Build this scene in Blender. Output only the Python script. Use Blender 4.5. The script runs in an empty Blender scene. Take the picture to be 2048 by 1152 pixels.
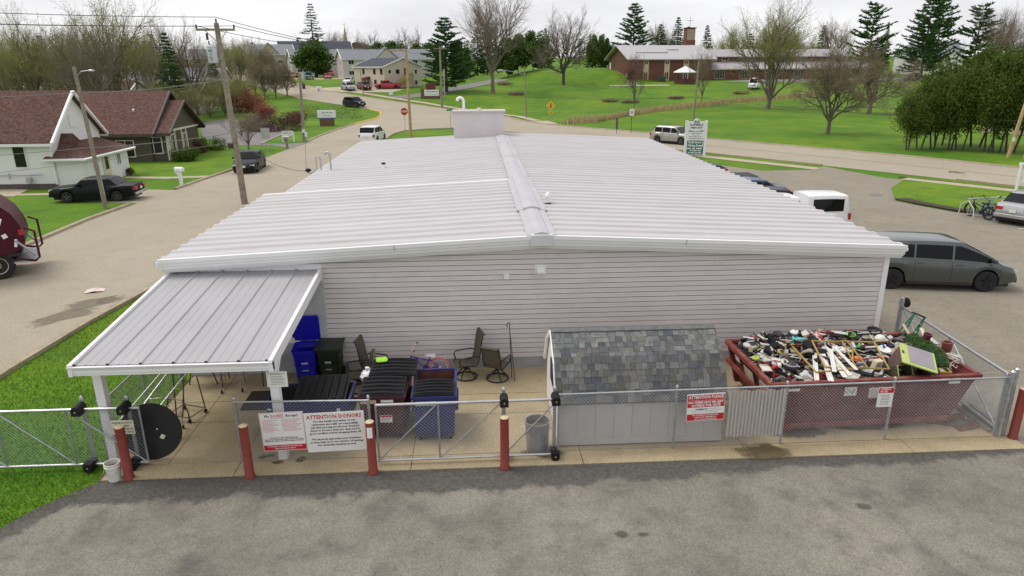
import bpy, bmesh, math, random
from mathutils import Vector, Matrix
R = math.radians
PI = math.pi
SC = bpy.context.scene
C = bpy.data.collections.new("place")
SC.collection.children.link(C)
rng = random.Random(7)

# ------------------------------------------------------------------ camera
F, H = 1380.0, 7.7                                   # focal length in photo pixels, height of the drone above the pad
_d = Vector((946 - 1024, 576 - 130, F)).normalized() # where the building's long axis vanishes
_u = Vector((1, .006, 0)).cross(_d).normalized()
if _u.y < 0: _u = -_u
_x = _u.cross(_d).normalized()
if _x.x < 0: _x = -_x
cam = bpy.data.cameras.new("camera")
cam.sensor_width = 36
cam.lens = 36 * F / 2048
cam.clip_end = 3000
cam.clip_start = .1
camo = bpy.data.objects.new("camera", cam)
C.objects.link(camo)
camo.matrix_world = Matrix(((_x.x, _x.y, -_x.z, 0), (_d.x, _d.y, -_d.z, 0), (_u.x, _u.y, -_u.z, H), (0, 0, 0, 1)))
SC.camera = camo

# ------------------------------------------------------------------ world, sun, exposure
SUN_EL, SUN_AZ = R(58), R(288)
W = bpy.data.worlds.new("World")
SC.world = W
W.use_nodes = True
nt = W.node_tree
nt.nodes.clear()
out = nt.nodes.new("ShaderNodeOutputWorld")
bg = nt.nodes.new("ShaderNodeBackground")
sky = nt.nodes.new("ShaderNodeTexSky")
sky.sky_type = 'NISHITA'
sky.sun_disc = False
sky.sun_elevation = SUN_EL
sky.sun_rotation = SUN_AZ
sky.dust_density = 3
tc = nt.nodes.new("ShaderNodeTexCoord")
mp = nt.nodes.new("ShaderNodeMapping")
mp.inputs["Scale"].default_value = (1, 1, 4.5)
nz = nt.nodes.new("ShaderNodeTexNoise")
nz.inputs["Scale"].default_value = 2.6
nz.inputs["Detail"].default_value = 7
nz.inputs["Roughness"].default_value = .55
cr = nt.nodes.new("ShaderNodeValToRGB")               # grey bellies to white tops of the cloud deck
cr.color_ramp.elements[0].position = .36
cr.color_ramp.elements[0].color = (6.1, 6.1, 6.4, 1)
cr.color_ramp.elements[1].position = .66
cr.color_ramp.elements[1].color = (7.9, 7.9, 8.0, 1)
mx = nt.nodes.new("ShaderNodeMix")
mx.data_type = 'RGBA'
mx.inputs["Factor"].default_value = .93                # cloud cover
nt.links.new(tc.outputs["Generated"], mp.inputs["Vector"])
nt.links.new(mp.outputs["Vector"], nz.inputs["Vector"])
nt.links.new(nz.outputs["Fac"], cr.inputs["Fac"])
nt.links.new(sky.outputs["Color"], mx.inputs[6])
nt.links.new(cr.outputs["Color"], mx.inputs[7])
nt.links.new(mx.outputs[2], bg.inputs["Color"])
bg.inputs["Strength"].default_value = .10
nt.links.new(bg.outputs["Background"], out.inputs["Surface"])
sun = bpy.data.lights.new("sun", 'SUN')
sun.energy = 1.5
sun.angle = R(28)
sun.color = (1, .96, .9)
suno = bpy.data.objects.new("sun", sun)
C.objects.link(suno)
sd = Vector((math.sin(SUN_AZ) * math.cos(SUN_EL), math.cos(SUN_AZ) * math.cos(SUN_EL), math.sin(SUN_EL)))
suno.rotation_euler = sd.to_track_quat('Z', 'Y').to_euler()
suno.location = (0, 0, 60)
SC.view_settings.view_transform = 'Standard'
SC.view_settings.look = 'None'
SC.view_settings.gamma = 1
SC.view_settings.exposure = .47
SC.cycles.use_denoising = True
SC.cycles.max_bounces = 5
SC.cycles.transparent_max_bounces = 8

# ------------------------------------------------------------------ where things stand
def T(y):                                            # height of the ground: flat up to the main road, then a hill
    if y < 110: return 0.
    s = min((y - 110) / 75, 1)
    return 4.2 * s * s * (3 - 2 * s) + max(0, y - 185) * .012
def ray(px, py):
    c = Vector(((px - 1024) / F, (576 - py) / F, 1))
    return Vector((_x.dot(c), _d.dot(c), _u.dot(c)))
def G(px, py, z=0.):                                 # the point of a level plane seen at a photo pixel
    r = ray(px, py)
    return Vector((0, 0, H)) + r * ((z - H) / r.z)
def GT(px, py):                                      # the same on the ground
    r = ray(px, py); o = Vector((0, 0, H)); t = 4.
    while t < 900:
        p = o + r * t
        if p.z < T(p.y): break
        t += .2
    return p
def YP(px, py, y):                                   # the point of an upright plane at distance y
    r = ray(px, py)
    return Vector((0, 0, H)) + r * (y / r.y)

# ------------------------------------------------------------------ materials
MATS = {}
def srgb(r, g, b):
    f = lambda v: ((v / 255) / 12.92 if v <= 10 else (((v / 255) + .055) / 1.055) ** 2.4)
    return (f(r), f(g), f(b))
def M(name, col, rough=.6, metal=0., var=.12, scale=6., bump=0., bscale=40., spec=.5, coat=0., col2=None, c2=(.5, .62), c2scale=1.5, alpha=1., trans=0., orand=0., stretch=None):
    """plain Principled surface whose colour wanders a little with noise; col2 = second colour in patches"""
    if name in MATS: return MATS[name]
    m = bpy.data.materials.new(name); m.use_nodes = True
    n = m.node_tree.nodes; l = m.node_tree.links
    b = n["Principled BSDF"]
    b.inputs["Roughness"].default_value = rough
    b.inputs["Metallic"].default_value = metal
    b.inputs["Specular IOR Level"].default_value = spec
    if coat: b.inputs["Coat Weight"].default_value = coat; b.inputs["Coat Roughness"].default_value = .06
    if trans: b.inputs["Transmission Weight"].default_value = trans
    b.inputs["Alpha"].default_value = alpha
    tcx = n.new("ShaderNodeTexCoord"); oi = n.new("ShaderNodeObjectInfo")
    off = n.new("ShaderNodeVectorMath"); off.operation = 'MULTIPLY_ADD'; off.inputs[1].default_value = (37., 61., 23.)
    l.new(oi.outputs["Random"], off.inputs[0]); l.new(tcx.outputs["Object"], off.inputs[2])   # no two copies alike
    class _S: outputs = {"Object": off.outputs[0]}
    tcn = _S
    src = None
    if var:
        nz = n.new("ShaderNodeTexNoise"); nz.inputs["Scale"].default_value = scale; nz.inputs["Detail"].default_value = 5
        l.new(tcn.outputs["Object"], nz.inputs["Vector"])
        rp = n.new("ShaderNodeValToRGB")
        rp.color_ramp.elements[0].position = .3; rp.color_ramp.elements[1].position = .7
        rp.color_ramp.elements[0].color = tuple(c * (1 - var) for c in col) + (1,)
        rp.color_ramp.elements[1].color = tuple(min(1, c * (1 + var)) for c in col) + (1,)
        l.new(nz.outputs["Fac"], rp.inputs["Fac"]); src = rp.outputs["Color"]
        if col2:
            n2 = n.new("ShaderNodeTexNoise"); n2.inputs["Scale"].default_value = c2scale; n2.inputs["Detail"].default_value = 6; n2.inputs["Roughness"].default_value = .6
            if stretch:
                mpn = n.new("ShaderNodeMapping"); mpn.inputs["Scale"].default_value = stretch; l.new(tcn.outputs["Object"], mpn.inputs["Vector"]); l.new(mpn.outputs["Vector"], n2.inputs["Vector"])
            else: l.new(tcn.outputs["Object"], n2.inputs["Vector"])
            r2 = n.new("ShaderNodeMapRange"); r2.inputs["From Min"].default_value = c2[0]; r2.inputs["From Max"].default_value = c2[1]
            l.new(n2.outputs["Fac"], r2.inputs["Value"])
            mxn = n.new("ShaderNodeMix"); mxn.data_type = 'RGBA'
            l.new(r2.outputs["Result"], mxn.inputs["Factor"]); l.new(src, mxn.inputs[6]); mxn.inputs[7].default_value = col2 + (1,)
            src = mxn.outputs[2]
        if orand:
            mr = n.new("ShaderNodeMapRange"); mr.inputs["To Min"].default_value = 1 - orand; mr.inputs["To Max"].default_value = 1 + orand; l.new(oi.outputs["Random"], mr.inputs["Value"])
            mu = n.new("ShaderNodeVectorMath"); mu.operation = 'SCALE'; l.new(src, mu.inputs[0]); l.new(mr.outputs["Result"], mu.inputs["Scale"]); src = mu.outputs[0]
        l.new(src, b.inputs["Base Color"])
    else:
        b.inputs["Base Color"].default_value = col + (1,)
    if bump:
        nb = n.new("ShaderNodeTexNoise"); nb.inputs["Scale"].default_value = bscale; nb.inputs["Detail"].default_value = 4
        l.new(tcn.outputs["Object"], nb.inputs["Vector"])
        bn = n.new("ShaderNodeBump"); bn.inputs["Strength"].default_value = bump; bn.inputs["Distance"].default_value = .02
        l.new(nb.outputs["Fac"], bn.inputs["Height"]); l.new(bn.outputs["Normal"], b.inputs["Normal"])
    MATS[name] = m
    return m
def leafM(name, cols, trans=.25):
    """foliage: every leaf its own shade (per-island random), a little light through it"""
    if name in MATS: return MATS[name]
    m = bpy.data.materials.new(name); m.use_nodes = True
    n = m.node_tree.nodes; l = m.node_tree.links
    b = n["Principled BSDF"]; b.inputs["Roughness"].default_value = .6; b.inputs["Specular IOR Level"].default_value = .2
    g = n.new("ShaderNodeNewGeometry"); rp = n.new("ShaderNodeValToRGB")
    e = rp.color_ramp.elements
    e[0].color = cols[0] + (1,); e[1].color = cols[-1] + (1,)
    for i, c in enumerate(cols[1:-1]):
        q = e.new((i + 1) / (len(cols) - 1)); q.color = c + (1,)
    l.new(g.outputs["Random Per Island"], rp.inputs["Fac"])
    l.new(rp.outputs["Color"], b.inputs["Base Color"])
    tr = n.new("ShaderNodeBsdfTranslucent"); l.new(rp.outputs["Color"], tr.inputs["Color"])
    ms = n.new("ShaderNodeMixShader"); ms.inputs["Fac"].default_value = trans
    l.new(b.outputs["BSDF"], ms.inputs[1]); l.new(tr.outputs["BSDF"], ms.inputs[2])
    l.new(ms.outputs["Shader"], n["Material Output"].inputs["Surface"])
    MATS[name] = m
    return m

# ------------------------------------------------------------------ mesh building
class MB:
    def __init__(s): s.v = []; s.f = []
    def add(s, vs, fs):
        o = len(s.v); s.v += [tuple(v) for v in vs]; s.f += [tuple(i + o for i in f) for f in fs]; return s
    def box(s, c, d, rz=0, rx=0, ry=0, m=None):
        """box of size d centred at c"""
        mt = m or (Matrix.Rotation(rz, 3, 'Z') @ Matrix.Rotation(ry, 3, 'Y') @ Matrix.Rotation(rx, 3, 'X'))
        c = Vector(c); vs = []
        for z in (-.5, .5):
            for x, y in ((-.5, -.5), (.5, -.5), (.5, .5), (-.5, .5)): vs.append(c + mt @ Vector((x * d[0], y * d[1], z * d[2])))
        return s.add(vs, [(3, 2, 1, 0), (4, 5, 6, 7), (0, 1, 5, 4), (1, 2, 6, 5), (2, 3, 7, 6), (3, 0, 4, 7)])
    def bb(s, x0, x1, y0, y1, z0, z1): return s.box(((x0 + x1) / 2, (y0 + y1) / 2, (z0 + z1) / 2), (abs(x1 - x0), abs(y1 - y0), abs(z1 - z0)))
    def tube(s, a, b, r0, r1=None, n=8, caps=True):
        a, b = Vector(a), Vector(b); r1 = r0 if r1 is None else r1
        d = (b - a)
        if d.length < 1e-6: return s
        d.normalize(); u = d.orthogonal().normalized(); w = d.cross(u); vs = []
        for p, r in ((a, r0), (b, r1)):
            for i in range(n):
                t = 2 * PI * i / n; vs.append(p + (u * math.cos(t) + w * math.sin(t)) * r)
        fs = [(i, (i + 1) % n, n + (i + 1) % n, n + i) for i in range(n)]
        if caps: fs += [tuple(range(n - 1, -1, -1)), tuple(range(n, 2 * n))]
        return s.add(vs, fs)
    def path(s, pts, r, n=6, close=False):
        """bent tube through pts"""
        P = [Vector(p) for p in pts]; k = len(P); vs = []; u = None
        for i, p in enumerate(P):
            if close: d = P[(i + 1) % k] - P[i - 1]
            else: d = P[min(i + 1, k - 1)] - P[max(i - 1, 0)]
            d.normalize()
            u = d.orthogonal() if u is None else (u - d * u.dot(d))
            if u.length < 1e-5: u = d.orthogonal()
            u.normalize(); w = d.cross(u); rr = r[i] if isinstance(r, (list, tuple)) else r
            for j in range(n):
                t = 2 * PI * j / n; vs.append(p + (u * math.cos(t) + w * math.sin(t)) * rr)
        fs = []
        for i in range(k if close else k - 1):
            a, b = i * n, ((i + 1) % k) * n
            fs += [(a + j, a + (j + 1) % n, b + (j + 1) % n, b + j) for j in range(n)]
        if not close: fs += [tuple(range(n - 1, -1, -1)), tuple(range((k - 1) * n, k * n))]
        return s.add(vs, fs)
    def lathe(s, prof, c=(0, 0, 0), n=20, axis='Z', rot=None):
        """profile [(r, h)...] spun round an axis through c"""
        c = Vector(c); vs = []
        mt = rot or {'Z': Matrix.Identity(3), 'X': Matrix.Rotation(PI / 2, 3, 'Y'), 'Y': Matrix.Rotation(-PI / 2, 3, 'X')}[axis]
        for r, h in prof:
            for i in range(n):
                t = 2 * PI * i / n; vs.append(c + mt @ Vector((r * math.cos(t), r * math.sin(t), h)))
        fs = []
        for k in range(len(prof) - 1):
            a, b = k * n, (k + 1) * n
            fs += [(a + j, a + (j + 1) % n, b + (j + 1) % n, b + j) for j in range(n)]
        if prof[0][0] > 1e-4: fs.append(tuple(range(n - 1, -1, -1)))
        if prof[-1][0] > 1e-4: fs.append(tuple(range((len(prof) - 1) * n, len(prof) * n)))
        return s.add(vs, fs)
    def prism(s, poly, a, b):
        """polygon given as 3D points, swept from offset a to offset b (vectors)"""
        a, b = Vector(a), Vector(b); n = len(poly); P = [Vector(p) for p in poly]
        return s.add([p + a for p in P] + [p + b for p in P],
                     [tuple(range(n - 1, -1, -1)), tuple(range(n, 2 * n))] + [(i, (i + 1) % n, n + (i + 1) % n, n + i) for i in range(n)])
    def loft(s, secs, caps=True, close=True):
        n = len(secs[0]); vs = [p for q in secs for p in q]; fs = []
        for k in range(len(secs) - 1):
            a, b = k * n, (k + 1) * n
            fs += [(a + j, a + (j + 1) % n, b + (j + 1) % n, b + j) for j in range(n if close else n - 1)]
        if caps: fs += [tuple(range(n - 1, -1, -1)), tuple(range((len(secs) - 1) * n, len(secs) * n))]
        return s.add(vs, fs)
    def quad(s, *p): return s.add(p, [tuple(range(len(p)))])
    def ball(s, c, r, n=10, k=7):
        r = (r, r, r) if isinstance(r, (int, float)) else r
        c = Vector(c); vs = []
        for i in range(k + 1):
            t = PI * i / k
            for j in range(n):
                a = 2 * PI * j / n; vs.append((c.x + r[0] * math.sin(t) * math.cos(a), c.y + r[1] * math.sin(t) * math.sin(a), c.z - r[2] * math.cos(t)))
        fs = [(i * n + j, i * n + (j + 1) % n, (i + 1) * n + (j + 1) % n, (i + 1) * n + j) for i in range(k) for j in range(n)]
        return s.add(vs, fs)
    def mesh(s, name, mat, smooth=None, bevel=0.):
        me = bpy.data.meshes.new(name)
        me.from_pydata(s.v, [], s.f); me.materials.append(mat)
        if bevel:
            bm = bmesh.new(); bm.from_mesh(me); bmesh.ops.remove_doubles(bm, verts=bm.verts, dist=1e-5)
            bmesh.ops.recalc_face_normals(bm, faces=bm.faces)
            es = [e for e in bm.edges if len(e.link_faces) == 2 and e.calc_face_angle(0) > R(35)]
            bmesh.ops.bevel(bm, geom=es, offset=bevel, segments=2, affect='EDGES', profile=.5)
            bm.to_mesh(me); bm.free()
        if smooth is not None:
            me.shade_smooth(); me.set_sharp_from_angle(angle=R(smooth))
        return me
    def obj(s, name, mat, parent=None, smooth=None, bevel=0., loc=None):
        o = bpy.data.objects.new(name, s.mesh(name, mat, smooth, bevel)); C.objects.link(o)
        if loc is not None: o.location = loc
        if parent: o.parent = parent
        return o
def tag(o, label, cat, group=None):
    o["label"] = label; o["category"] = cat
    if group: o["group"] = group
    return o
def thing(name, label, cat, loc=(0, 0, 0), rz=0., group=None):
    o = bpy.data.objects.new(name, None); o.empty_display_size = .2; C.objects.link(o)
    o.location = loc; o.rotation_euler = (0, 0, rz)
    return tag(o, label, cat, group)
def struct(o): o["kind"] = "structure"; return o
def stuff(o): o["kind"] = "stuff"; return o
def dup(src, loc, rz=0., label=None, scale=None, group=None):
    """copy of a thing with copies of its parts and sub-parts"""
    r = src.copy(); C.objects.link(r); r.location = loc; r.rotation_euler = (0, 0, rz)
    if scale: r.scale = scale if hasattr(scale, '__len__') else (scale,) * 3
    if label: r["label"] = label
    if group: r["group"] = group
    for ch in src.children:
        c = ch.copy(); C.objects.link(c); c.parent = r
        for g in ch.children:
            q = g.copy(); C.objects.link(q); q.parent = c
    return r
def inst(name, me, parent, loc=(0, 0, 0), rot=(0, 0, 0), scale=(1, 1, 1)):
    o = bpy.data.objects.new(name, me); C.objects.link(o); o.parent = parent
    o.location = loc; o.rotation_euler = rot; o.scale = scale
    return o
def text(parent, s, loc, size, mat, rot=(PI / 2, 0, 0), align='CENTER', width=None, bold=0., name="lettering"):
    cu = bpy.data.curves.new("t", 'FONT'); cu.body = s; cu.size = size; cu.align_x = align; cu.align_y = 'CENTER'
    cu.resolution_u = 1; cu.offset = bold; cu.extrude = .0004
    t = bpy.data.objects.new("t", cu); C.objects.link(t)
    dg = bpy.context.evaluated_depsgraph_get(); dg.update()
    me = bpy.data.meshes.new_from_object(t.evaluated_get(dg))
    bpy.data.objects.remove(t)
    me.name = name; me.materials.clear(); me.materials.append(mat)
    xs = [v.co.x for v in me.vertices]
    o = bpy.data.objects.new(name, me); C.objects.link(o); o.parent = parent
    o.location = loc; o.rotation_euler = rot; o["kind"] = "stuff"
    if width and xs: o.scale = (width / (max(xs) - min(xs)), 1, 1)
    return o
def scribble(parent, rows, mat, rot=(PI / 2, 0, 0), seed=1, name="lettering", ht=.6):
    """rows of print too small to read: (x0, x1, z, size) -> runs of word-long dashes"""
    rr = random.Random(seed); mb = MB()
    for x0, x1, z, s in rows:
        x = x0
        while x < x1 - s * .4:
            w = min(rr.uniform(1.2, 4.2) * s, x1 - x)
            y0, y1 = -ht * s / 2, ht * s / 2
            mb.quad((x, z + y0, 0), (x + w, z + y0, 0), (x + w, z + y1, 0), (x, z + y1, 0)); x += w + s * .55
    o = mb.obj(name, mat, parent); o.rotation_euler = rot; o["kind"] = "stuff"
    return o
# ================================================================== ground, roads, pavements
def groundM(name, c1, c2, c3, s1, s2, s3, rough=.9, bump=.3, bs=60., crack=0.):
    """three colours: broad patches, mid mottling, fine grain"""
    m = bpy.data.materials.new(name); m.use_nodes = True; MATS[name] = m
    n = m.node_tree.nodes; l = m.node_tree.links; b = n["Principled BSDF"]
    b.inputs["Roughness"].default_value = rough; b.inputs["Specular IOR Level"].default_value = .25
    tcn = n.new("ShaderNodeTexCoord")
    def noise(s, d=6, r=.6):
        q = n.new("ShaderNodeTexNoise"); q.inputs["Scale"].default_value = s; q.inputs["Detail"].default_value = d; q.inputs["Roughness"].default_value = r
        l.new(tcn.outputs["Object"], q.inputs["Vector"]); return q.outputs["Fac"]
    def mix(f, a, c, lo, hi):
        r = n.new("ShaderNodeMapRange"); r.inputs["From Min"].default_value = lo; r.inputs["From Max"].default_value = hi
        l.new(f, r.inputs["Value"]); x = n.new("ShaderNodeMix"); x.data_type = 'RGBA'
        l.new(r.outputs["Result"], x.inputs["Factor"])
        for k, q in ((6, a), (7, c)):
            if isinstance(q, tuple): x.inputs[k].default_value = q + (1,)
            else: l.new(q, x.inputs[k])
        return x.outputs[2]
    a = mix(noise(s1), c1, c2, .38, .64)
    a = mix(noise(s2, 8, .7), a, c3, .48, .8)
    f = noise(s3, 3, .8)
    dk = n.new("ShaderNodeMix"); dk.data_type = 'RGBA'; dk.blend_type = 'MULTIPLY'; dk.inputs["Factor"].default_value = 1
    rp = n.new("ShaderNodeValToRGB"); rp.color_ramp.elements[0].color = (.62, .62, .62, 1); rp.color_ramp.elements[0].position = .33
    rp.color_ramp.elements[1].color = (1.32, 1.3, 1.26, 1); rp.color_ramp.elements[1].position = .68
    l.new(f, rp.inputs["Fac"]); l.new(a, dk.inputs[6]); l.new(rp.outputs["Color"], dk.inputs[7]); a = dk.outputs[2]
    if crack:
        vo = n.new("ShaderNodeTexVoronoi"); vo.feature = 'DISTANCE_TO_EDGE'; vo.inputs["Scale"].default_value = crack
        ad = n.new("ShaderNodeVectorMath"); ad.operation = 'ADD'
        wn = n.new("ShaderNodeTexNoise"); wn.inputs["Scale"].default_value = .8; wn.inputs["Detail"].default_value = 6
        l.new(tcn.outputs["Object"], wn.inputs["Vector"]); l.new(tcn.outputs["Object"], ad.inputs[0]); l.new(wn.outputs["Color"], ad.inputs[1])
        l.new(ad.outputs["Vector"], vo.inputs["Vector"])
        a = mix(vo.outputs["Distance"], tuple(c * .66 for c in c1), a, .0005, .0028)
    l.new(a, b.inputs["Base Color"])
    nb = noise(bs, 4); bn = n.new("ShaderNodeBump"); bn.inputs["Strength"].default_value = bump; bn.inputs["Distance"].default_value = .02
    l.new(nb, bn.inputs["Height"]); l.new(bn.outputs["Normal"], b.inputs["Normal"])
    return m
GRASS = groundM("grass_turf", (.066, .170, .004), (.135, .228, .008), (.042, .11, .005), .11, .5, 8., bump=.6, bs=30.)
STREET = groundM("worn_street", (.35, .31, .24), (.385, .342, .268), (.31, .275, .212), .12, .9, 45., crack=0.)
LOT = groundM("lot_asphalt", (.29, .26, .205), (.25, .225, .18), (.195, .178, .148), .35, 1.8, 40., bump=.6, bs=90., crack=.16)
FRONTLOT = groundM("front_lot_asphalt", (.275, .254, .214), (.205, .19, .163), (.145, .135, .118), .38, 1.6, 36., bump=.7, bs=90., crack=.22)
def seal_strip(m):
    """older, darker asphalt along the pad and the lawn: its own wandering edge"""
    n = m.node_tree.nodes; l = m.node_tree.links; b = n["Principled BSDF"]; src = b.inputs["Base Color"].links[0].from_socket
    tcn = n.new("ShaderNodeTexCoord"); sp = n.new("ShaderNodeSeparateXYZ"); l.new(tcn.outputs["Object"], sp.inputs["Vector"])
    def math_(op, *v):
        q = n.new("ShaderNodeMath"); q.operation = op
        for i, x in enumerate(v):
            if isinstance(x, (int, float)): q.inputs[i].default_value = x
            else: l.new(x, q.inputs[i])
        return q.outputs[0]
    def nz(s, d=5):
        q = n.new("ShaderNodeTexNoise"); q.inputs["Scale"].default_value = s; q.inputs["Detail"].default_value = d; q.inputs["Roughness"].default_value = .6; l.new(tcn.outputs["Object"], q.inputs["Vector"]); return q.outputs["Fac"]
    X, Y_ = sp.outputs[0], sp.outputs[1]
    edge = math_('ADD', 11.28, math_('MULTIPLY', math_('MAXIMUM', X, 0.), .058))
    d1 = math_('SUBTRACT', Y_, edge)
    d2 = math_('ADD', math_('MULTIPLY', math_('ADD', X, 8.05), -1.), math_('MULTIPLY', math_('SUBTRACT', Y_, 10.6), .62))
    d = math_('MAXIMUM', d1, d2)
    wob = math_('ADD', math_('MULTIPLY', math_('SUBTRACT', nz(.8), .5), 1.1), math_('MULTIPLY', math_('SUBTRACT', nz(7., 6), .5), .35))
    mr = n.new("ShaderNodeMapRange"); mr.inputs["From Min"].default_value = -.07; mr.inputs["From Max"].default_value = .09; l.new(math_('ADD', d, wob), mr.inputs["Value"])
    st = n.new("ShaderNodeMapRange"); st.inputs["From Min"].default_value = .5; st.inputs["From Max"].default_value = .72; st.inputs["To Max"].default_value = .75; l.new(nz(.9, 8), st.inputs["Value"])
    fac = math_('MAXIMUM', math_('MULTIPLY', mr.outputs[0], .95), st.outputs[0])
    rp = n.new("ShaderNodeValToRGB"); rp.color_ramp.elements[0].position = .3; rp.color_ramp.elements[1].position = .75; rp.color_ramp.elements[0].color = (.062, .059, .055, 1); rp.color_ramp.elements[1].color = (.14, .131, .116, 1); l.new(nz(13., 8), rp.inputs["Fac"])
    x = n.new("ShaderNodeMix"); x.data_type = 'RGBA'; l.new(fac, x.inputs["Factor"]); l.new(src, x.inputs[6]); l.new(rp.outputs["Color"], x.inputs[7]); l.new(x.outputs[2], b.inputs["Base Color"])
seal_strip(FRONTLOT)
def softM(name, col, rough, k=1.):
    """stain that thins out towards its rim"""
    m = M(name, col, rough, var=.2, scale=5); n = m.node_tree.nodes; l = m.node_tree.links
    tcn = n.new("ShaderNodeTexCoord"); v = n.new("ShaderNodeVectorMath"); v.operation = 'SUBTRACT'; v.inputs[1].default_value = (.5, .5, .5); l.new(tcn.outputs["Generated"], v.inputs[0])
    ml = n.new("ShaderNodeVectorMath"); ml.operation = 'MULTIPLY'; ml.inputs[1].default_value = (2, 2, 0); l.new(v.outputs[0], ml.inputs[0])
    ln = n.new("ShaderNodeVectorMath"); ln.operation = 'LENGTH'; l.new(ml.outputs[0], ln.inputs[0])
    nz = n.new("ShaderNodeTexNoise"); nz.inputs["Scale"].default_value = 5; nz.inputs["Detail"].default_value = 6; l.new(tcn.outputs["Object"], nz.inputs["Vector"])
    ad = n.new("ShaderNodeMath"); ad.operation = 'MULTIPLY_ADD'; ad.inputs[1].default_value = .9; ad.inputs[2].default_value = -.45; l.new(nz.outputs["Fac"], ad.inputs[0])
    a2 = n.new("ShaderNodeMath"); a2.operation = 'ADD'; l.new(ln.outputs["Value"], a2.inputs[0]); l.new(ad.outputs[0], a2.inputs[1])
    mr = n.new("ShaderNodeMapRange"); mr.inputs["From Min"].default_value = .85; mr.inputs["From Max"].default_value = .45; mr.inputs["To Max"].default_value = k; l.new(a2.outputs[0], mr.inputs["Value"])
    l.new(mr.outputs[0], n["Principled BSDF"].inputs["Alpha"]); return m
SEAL = groundM("dark_asphalt", (.105, .098, .089), (.14, .13, .115), (.2, .184, .158), .6, 2.4, 23., bump=.8, bs=70.)
PADM = groundM("pad_concrete", (.45, .37, .24), (.40, .325, .205), (.33, .265, .165), .5, 2.2, 34., bump=.15, bs=60.)
CONC = groundM("pale_concrete", (.46, .40, .30), (.42, .36, .265), (.33, .28, .2), .3, 1.5, 25., bump=.15)
GRAVEL = groundM("grey_gravel", (.20, .19, .195), (.235, .22, .215), (.15, .145, .15), .25, 2., 12., bump=.7)
KERB = groundM("kerb_concrete", (.40, .34, .25), (.34, .285, .21), (.25, .21, .15), .4, 2., 20., bump=.2)
WETC = softM("wet_concrete", (.14, .108, .055), .5, .85)
PATCH = softM("street_patch", (.2, .175, .125), .9, .7); TAR = softM("tar_stain", (.08, .075, .068), .8, .55)
YELLOWP = M("faded_yellow_paint", (.42, .33, .13), .8, var=.25, scale=3, col2=(.33, .28, .2), c2=(.45, .6), c2scale=2.)
YKERB = M("yellow_kerb_paint", (.62, .42, .04), .7, var=.15, scale=4)
MULCH = M("dark_mulch", (.05, .03, .022), .95, var=.4, scale=14, bump=.8, bscale=30)

def sheet(name, pts, z, mat, kind="structure"):
    mb = MB(); mb.quad(*[(p[0], p[1], z) for p in pts])
    o = mb.obj(name, mat); o["kind"] = kind
    return o
def clip(poly, a, keep_above):
    outp = []
    for i in range(len(poly)):
        p, q = poly[i - 1], poly[i]
        ip, iq = (p[1] >= a) == keep_above, (q[1] >= a) == keep_above
        if ip != iq:
            t = (a - p[1]) / (q[1] - p[1]); outp.append((p[0] + t * (q[0] - p[0]), a))
        if iq: outp.append(q)
    return outp
def drape(name, pts, off, mat, step=2.):
    """level polygon laid over the hill"""
    mb = MB(); y0, y1 = min(p[1] for p in pts), max(p[1] for p in pts); a = y0
    while a < y1:
        q = clip(clip([tuple(p[:2]) for p in pts], a, True), a + step, False) if True else pts
        if len(q) > 2: mb.quad(*[(p[0], p[1], T(p[1]) + off) for p in q])
        a += step
    o = mb.obj(name, mat); o["kind"] = "structure"
    return o
def subdiv(pts, step):
    r = []
    for i in range(len(pts) - 1):
        a, b = Vector(pts[i][:2]), Vector(pts[i + 1][:2]); k = max(1, int((b - a).length / step))
        r += [tuple(a.lerp(b, j / k)) for j in range(k)]
    return r + [tuple(pts[-1][:2])]
def offs(pts, d):
    """polyline moved sideways (left of its direction = +)"""
    r = []
    for i, p in enumerate(pts):
        a, b = Vector(pts[max(i - 1, 0)]), Vector(pts[min(i + 1, len(pts) - 1)])
        t = (b - a).normalized(); r.append((p[0] - t.y * d, p[1] + t.x * d))
    return r
def kerb(name, pts, w=.28, h=.12, mat=None):
    """raised kerb whose street face follows pts; the kerb lies to the left of the line"""
    P = subdiv(pts, 2.); Q = offs(P, w); mb = MB(); s = []
    for p, q in zip(P, Q):
        z = T(p[1]); b = ((q[0] - p[0]) * .2 + p[0], (q[1] - p[1]) * .2 + p[1])
        s.append([(p[0], p[1], z - .05), (b[0], b[1], z + h), (q[0], q[1], T(q[1]) + h), (q[0], q[1], T(q[1]) - .05)])
    mb.loft(s); return struct(mb.obj(name, mat or KERB))
def walk(name, pts, w, off, mat, step=3.):
    P = subdiv(pts, step); Q = offs(P, w); mb = MB()
    for i in range(len(P) - 1):
        mb.quad(*[(p[0], p[1], T(p[1]) + off) for p in (P[i], P[i + 1], Q[i + 1], Q[i])])
    o = mb.obj(name, mat); o["kind"] = "structure"; return o

# the ground: one sheet to the horizon
ys = [-40, -10, 5, 20, 40, 60, 80, 100] + [105 + i for i in range(86)] + [200, 240, 300, 400, 600, 1000, 1800]
mb = MB(); xs = [-1400, -300, -100, -40, 0, 40, 100, 300, 1400]
for y in ys: mb.v += [(x, y, T(y)) for x in xs]
for j in range(len(ys) - 1):
    for i in range(len(xs) - 1):
        a = j * len(xs) + i; mb.f.append((a, a + 1, a + 1 + len(xs), a + len(xs)))
struct(mb.obj("ground", GRASS))

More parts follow.
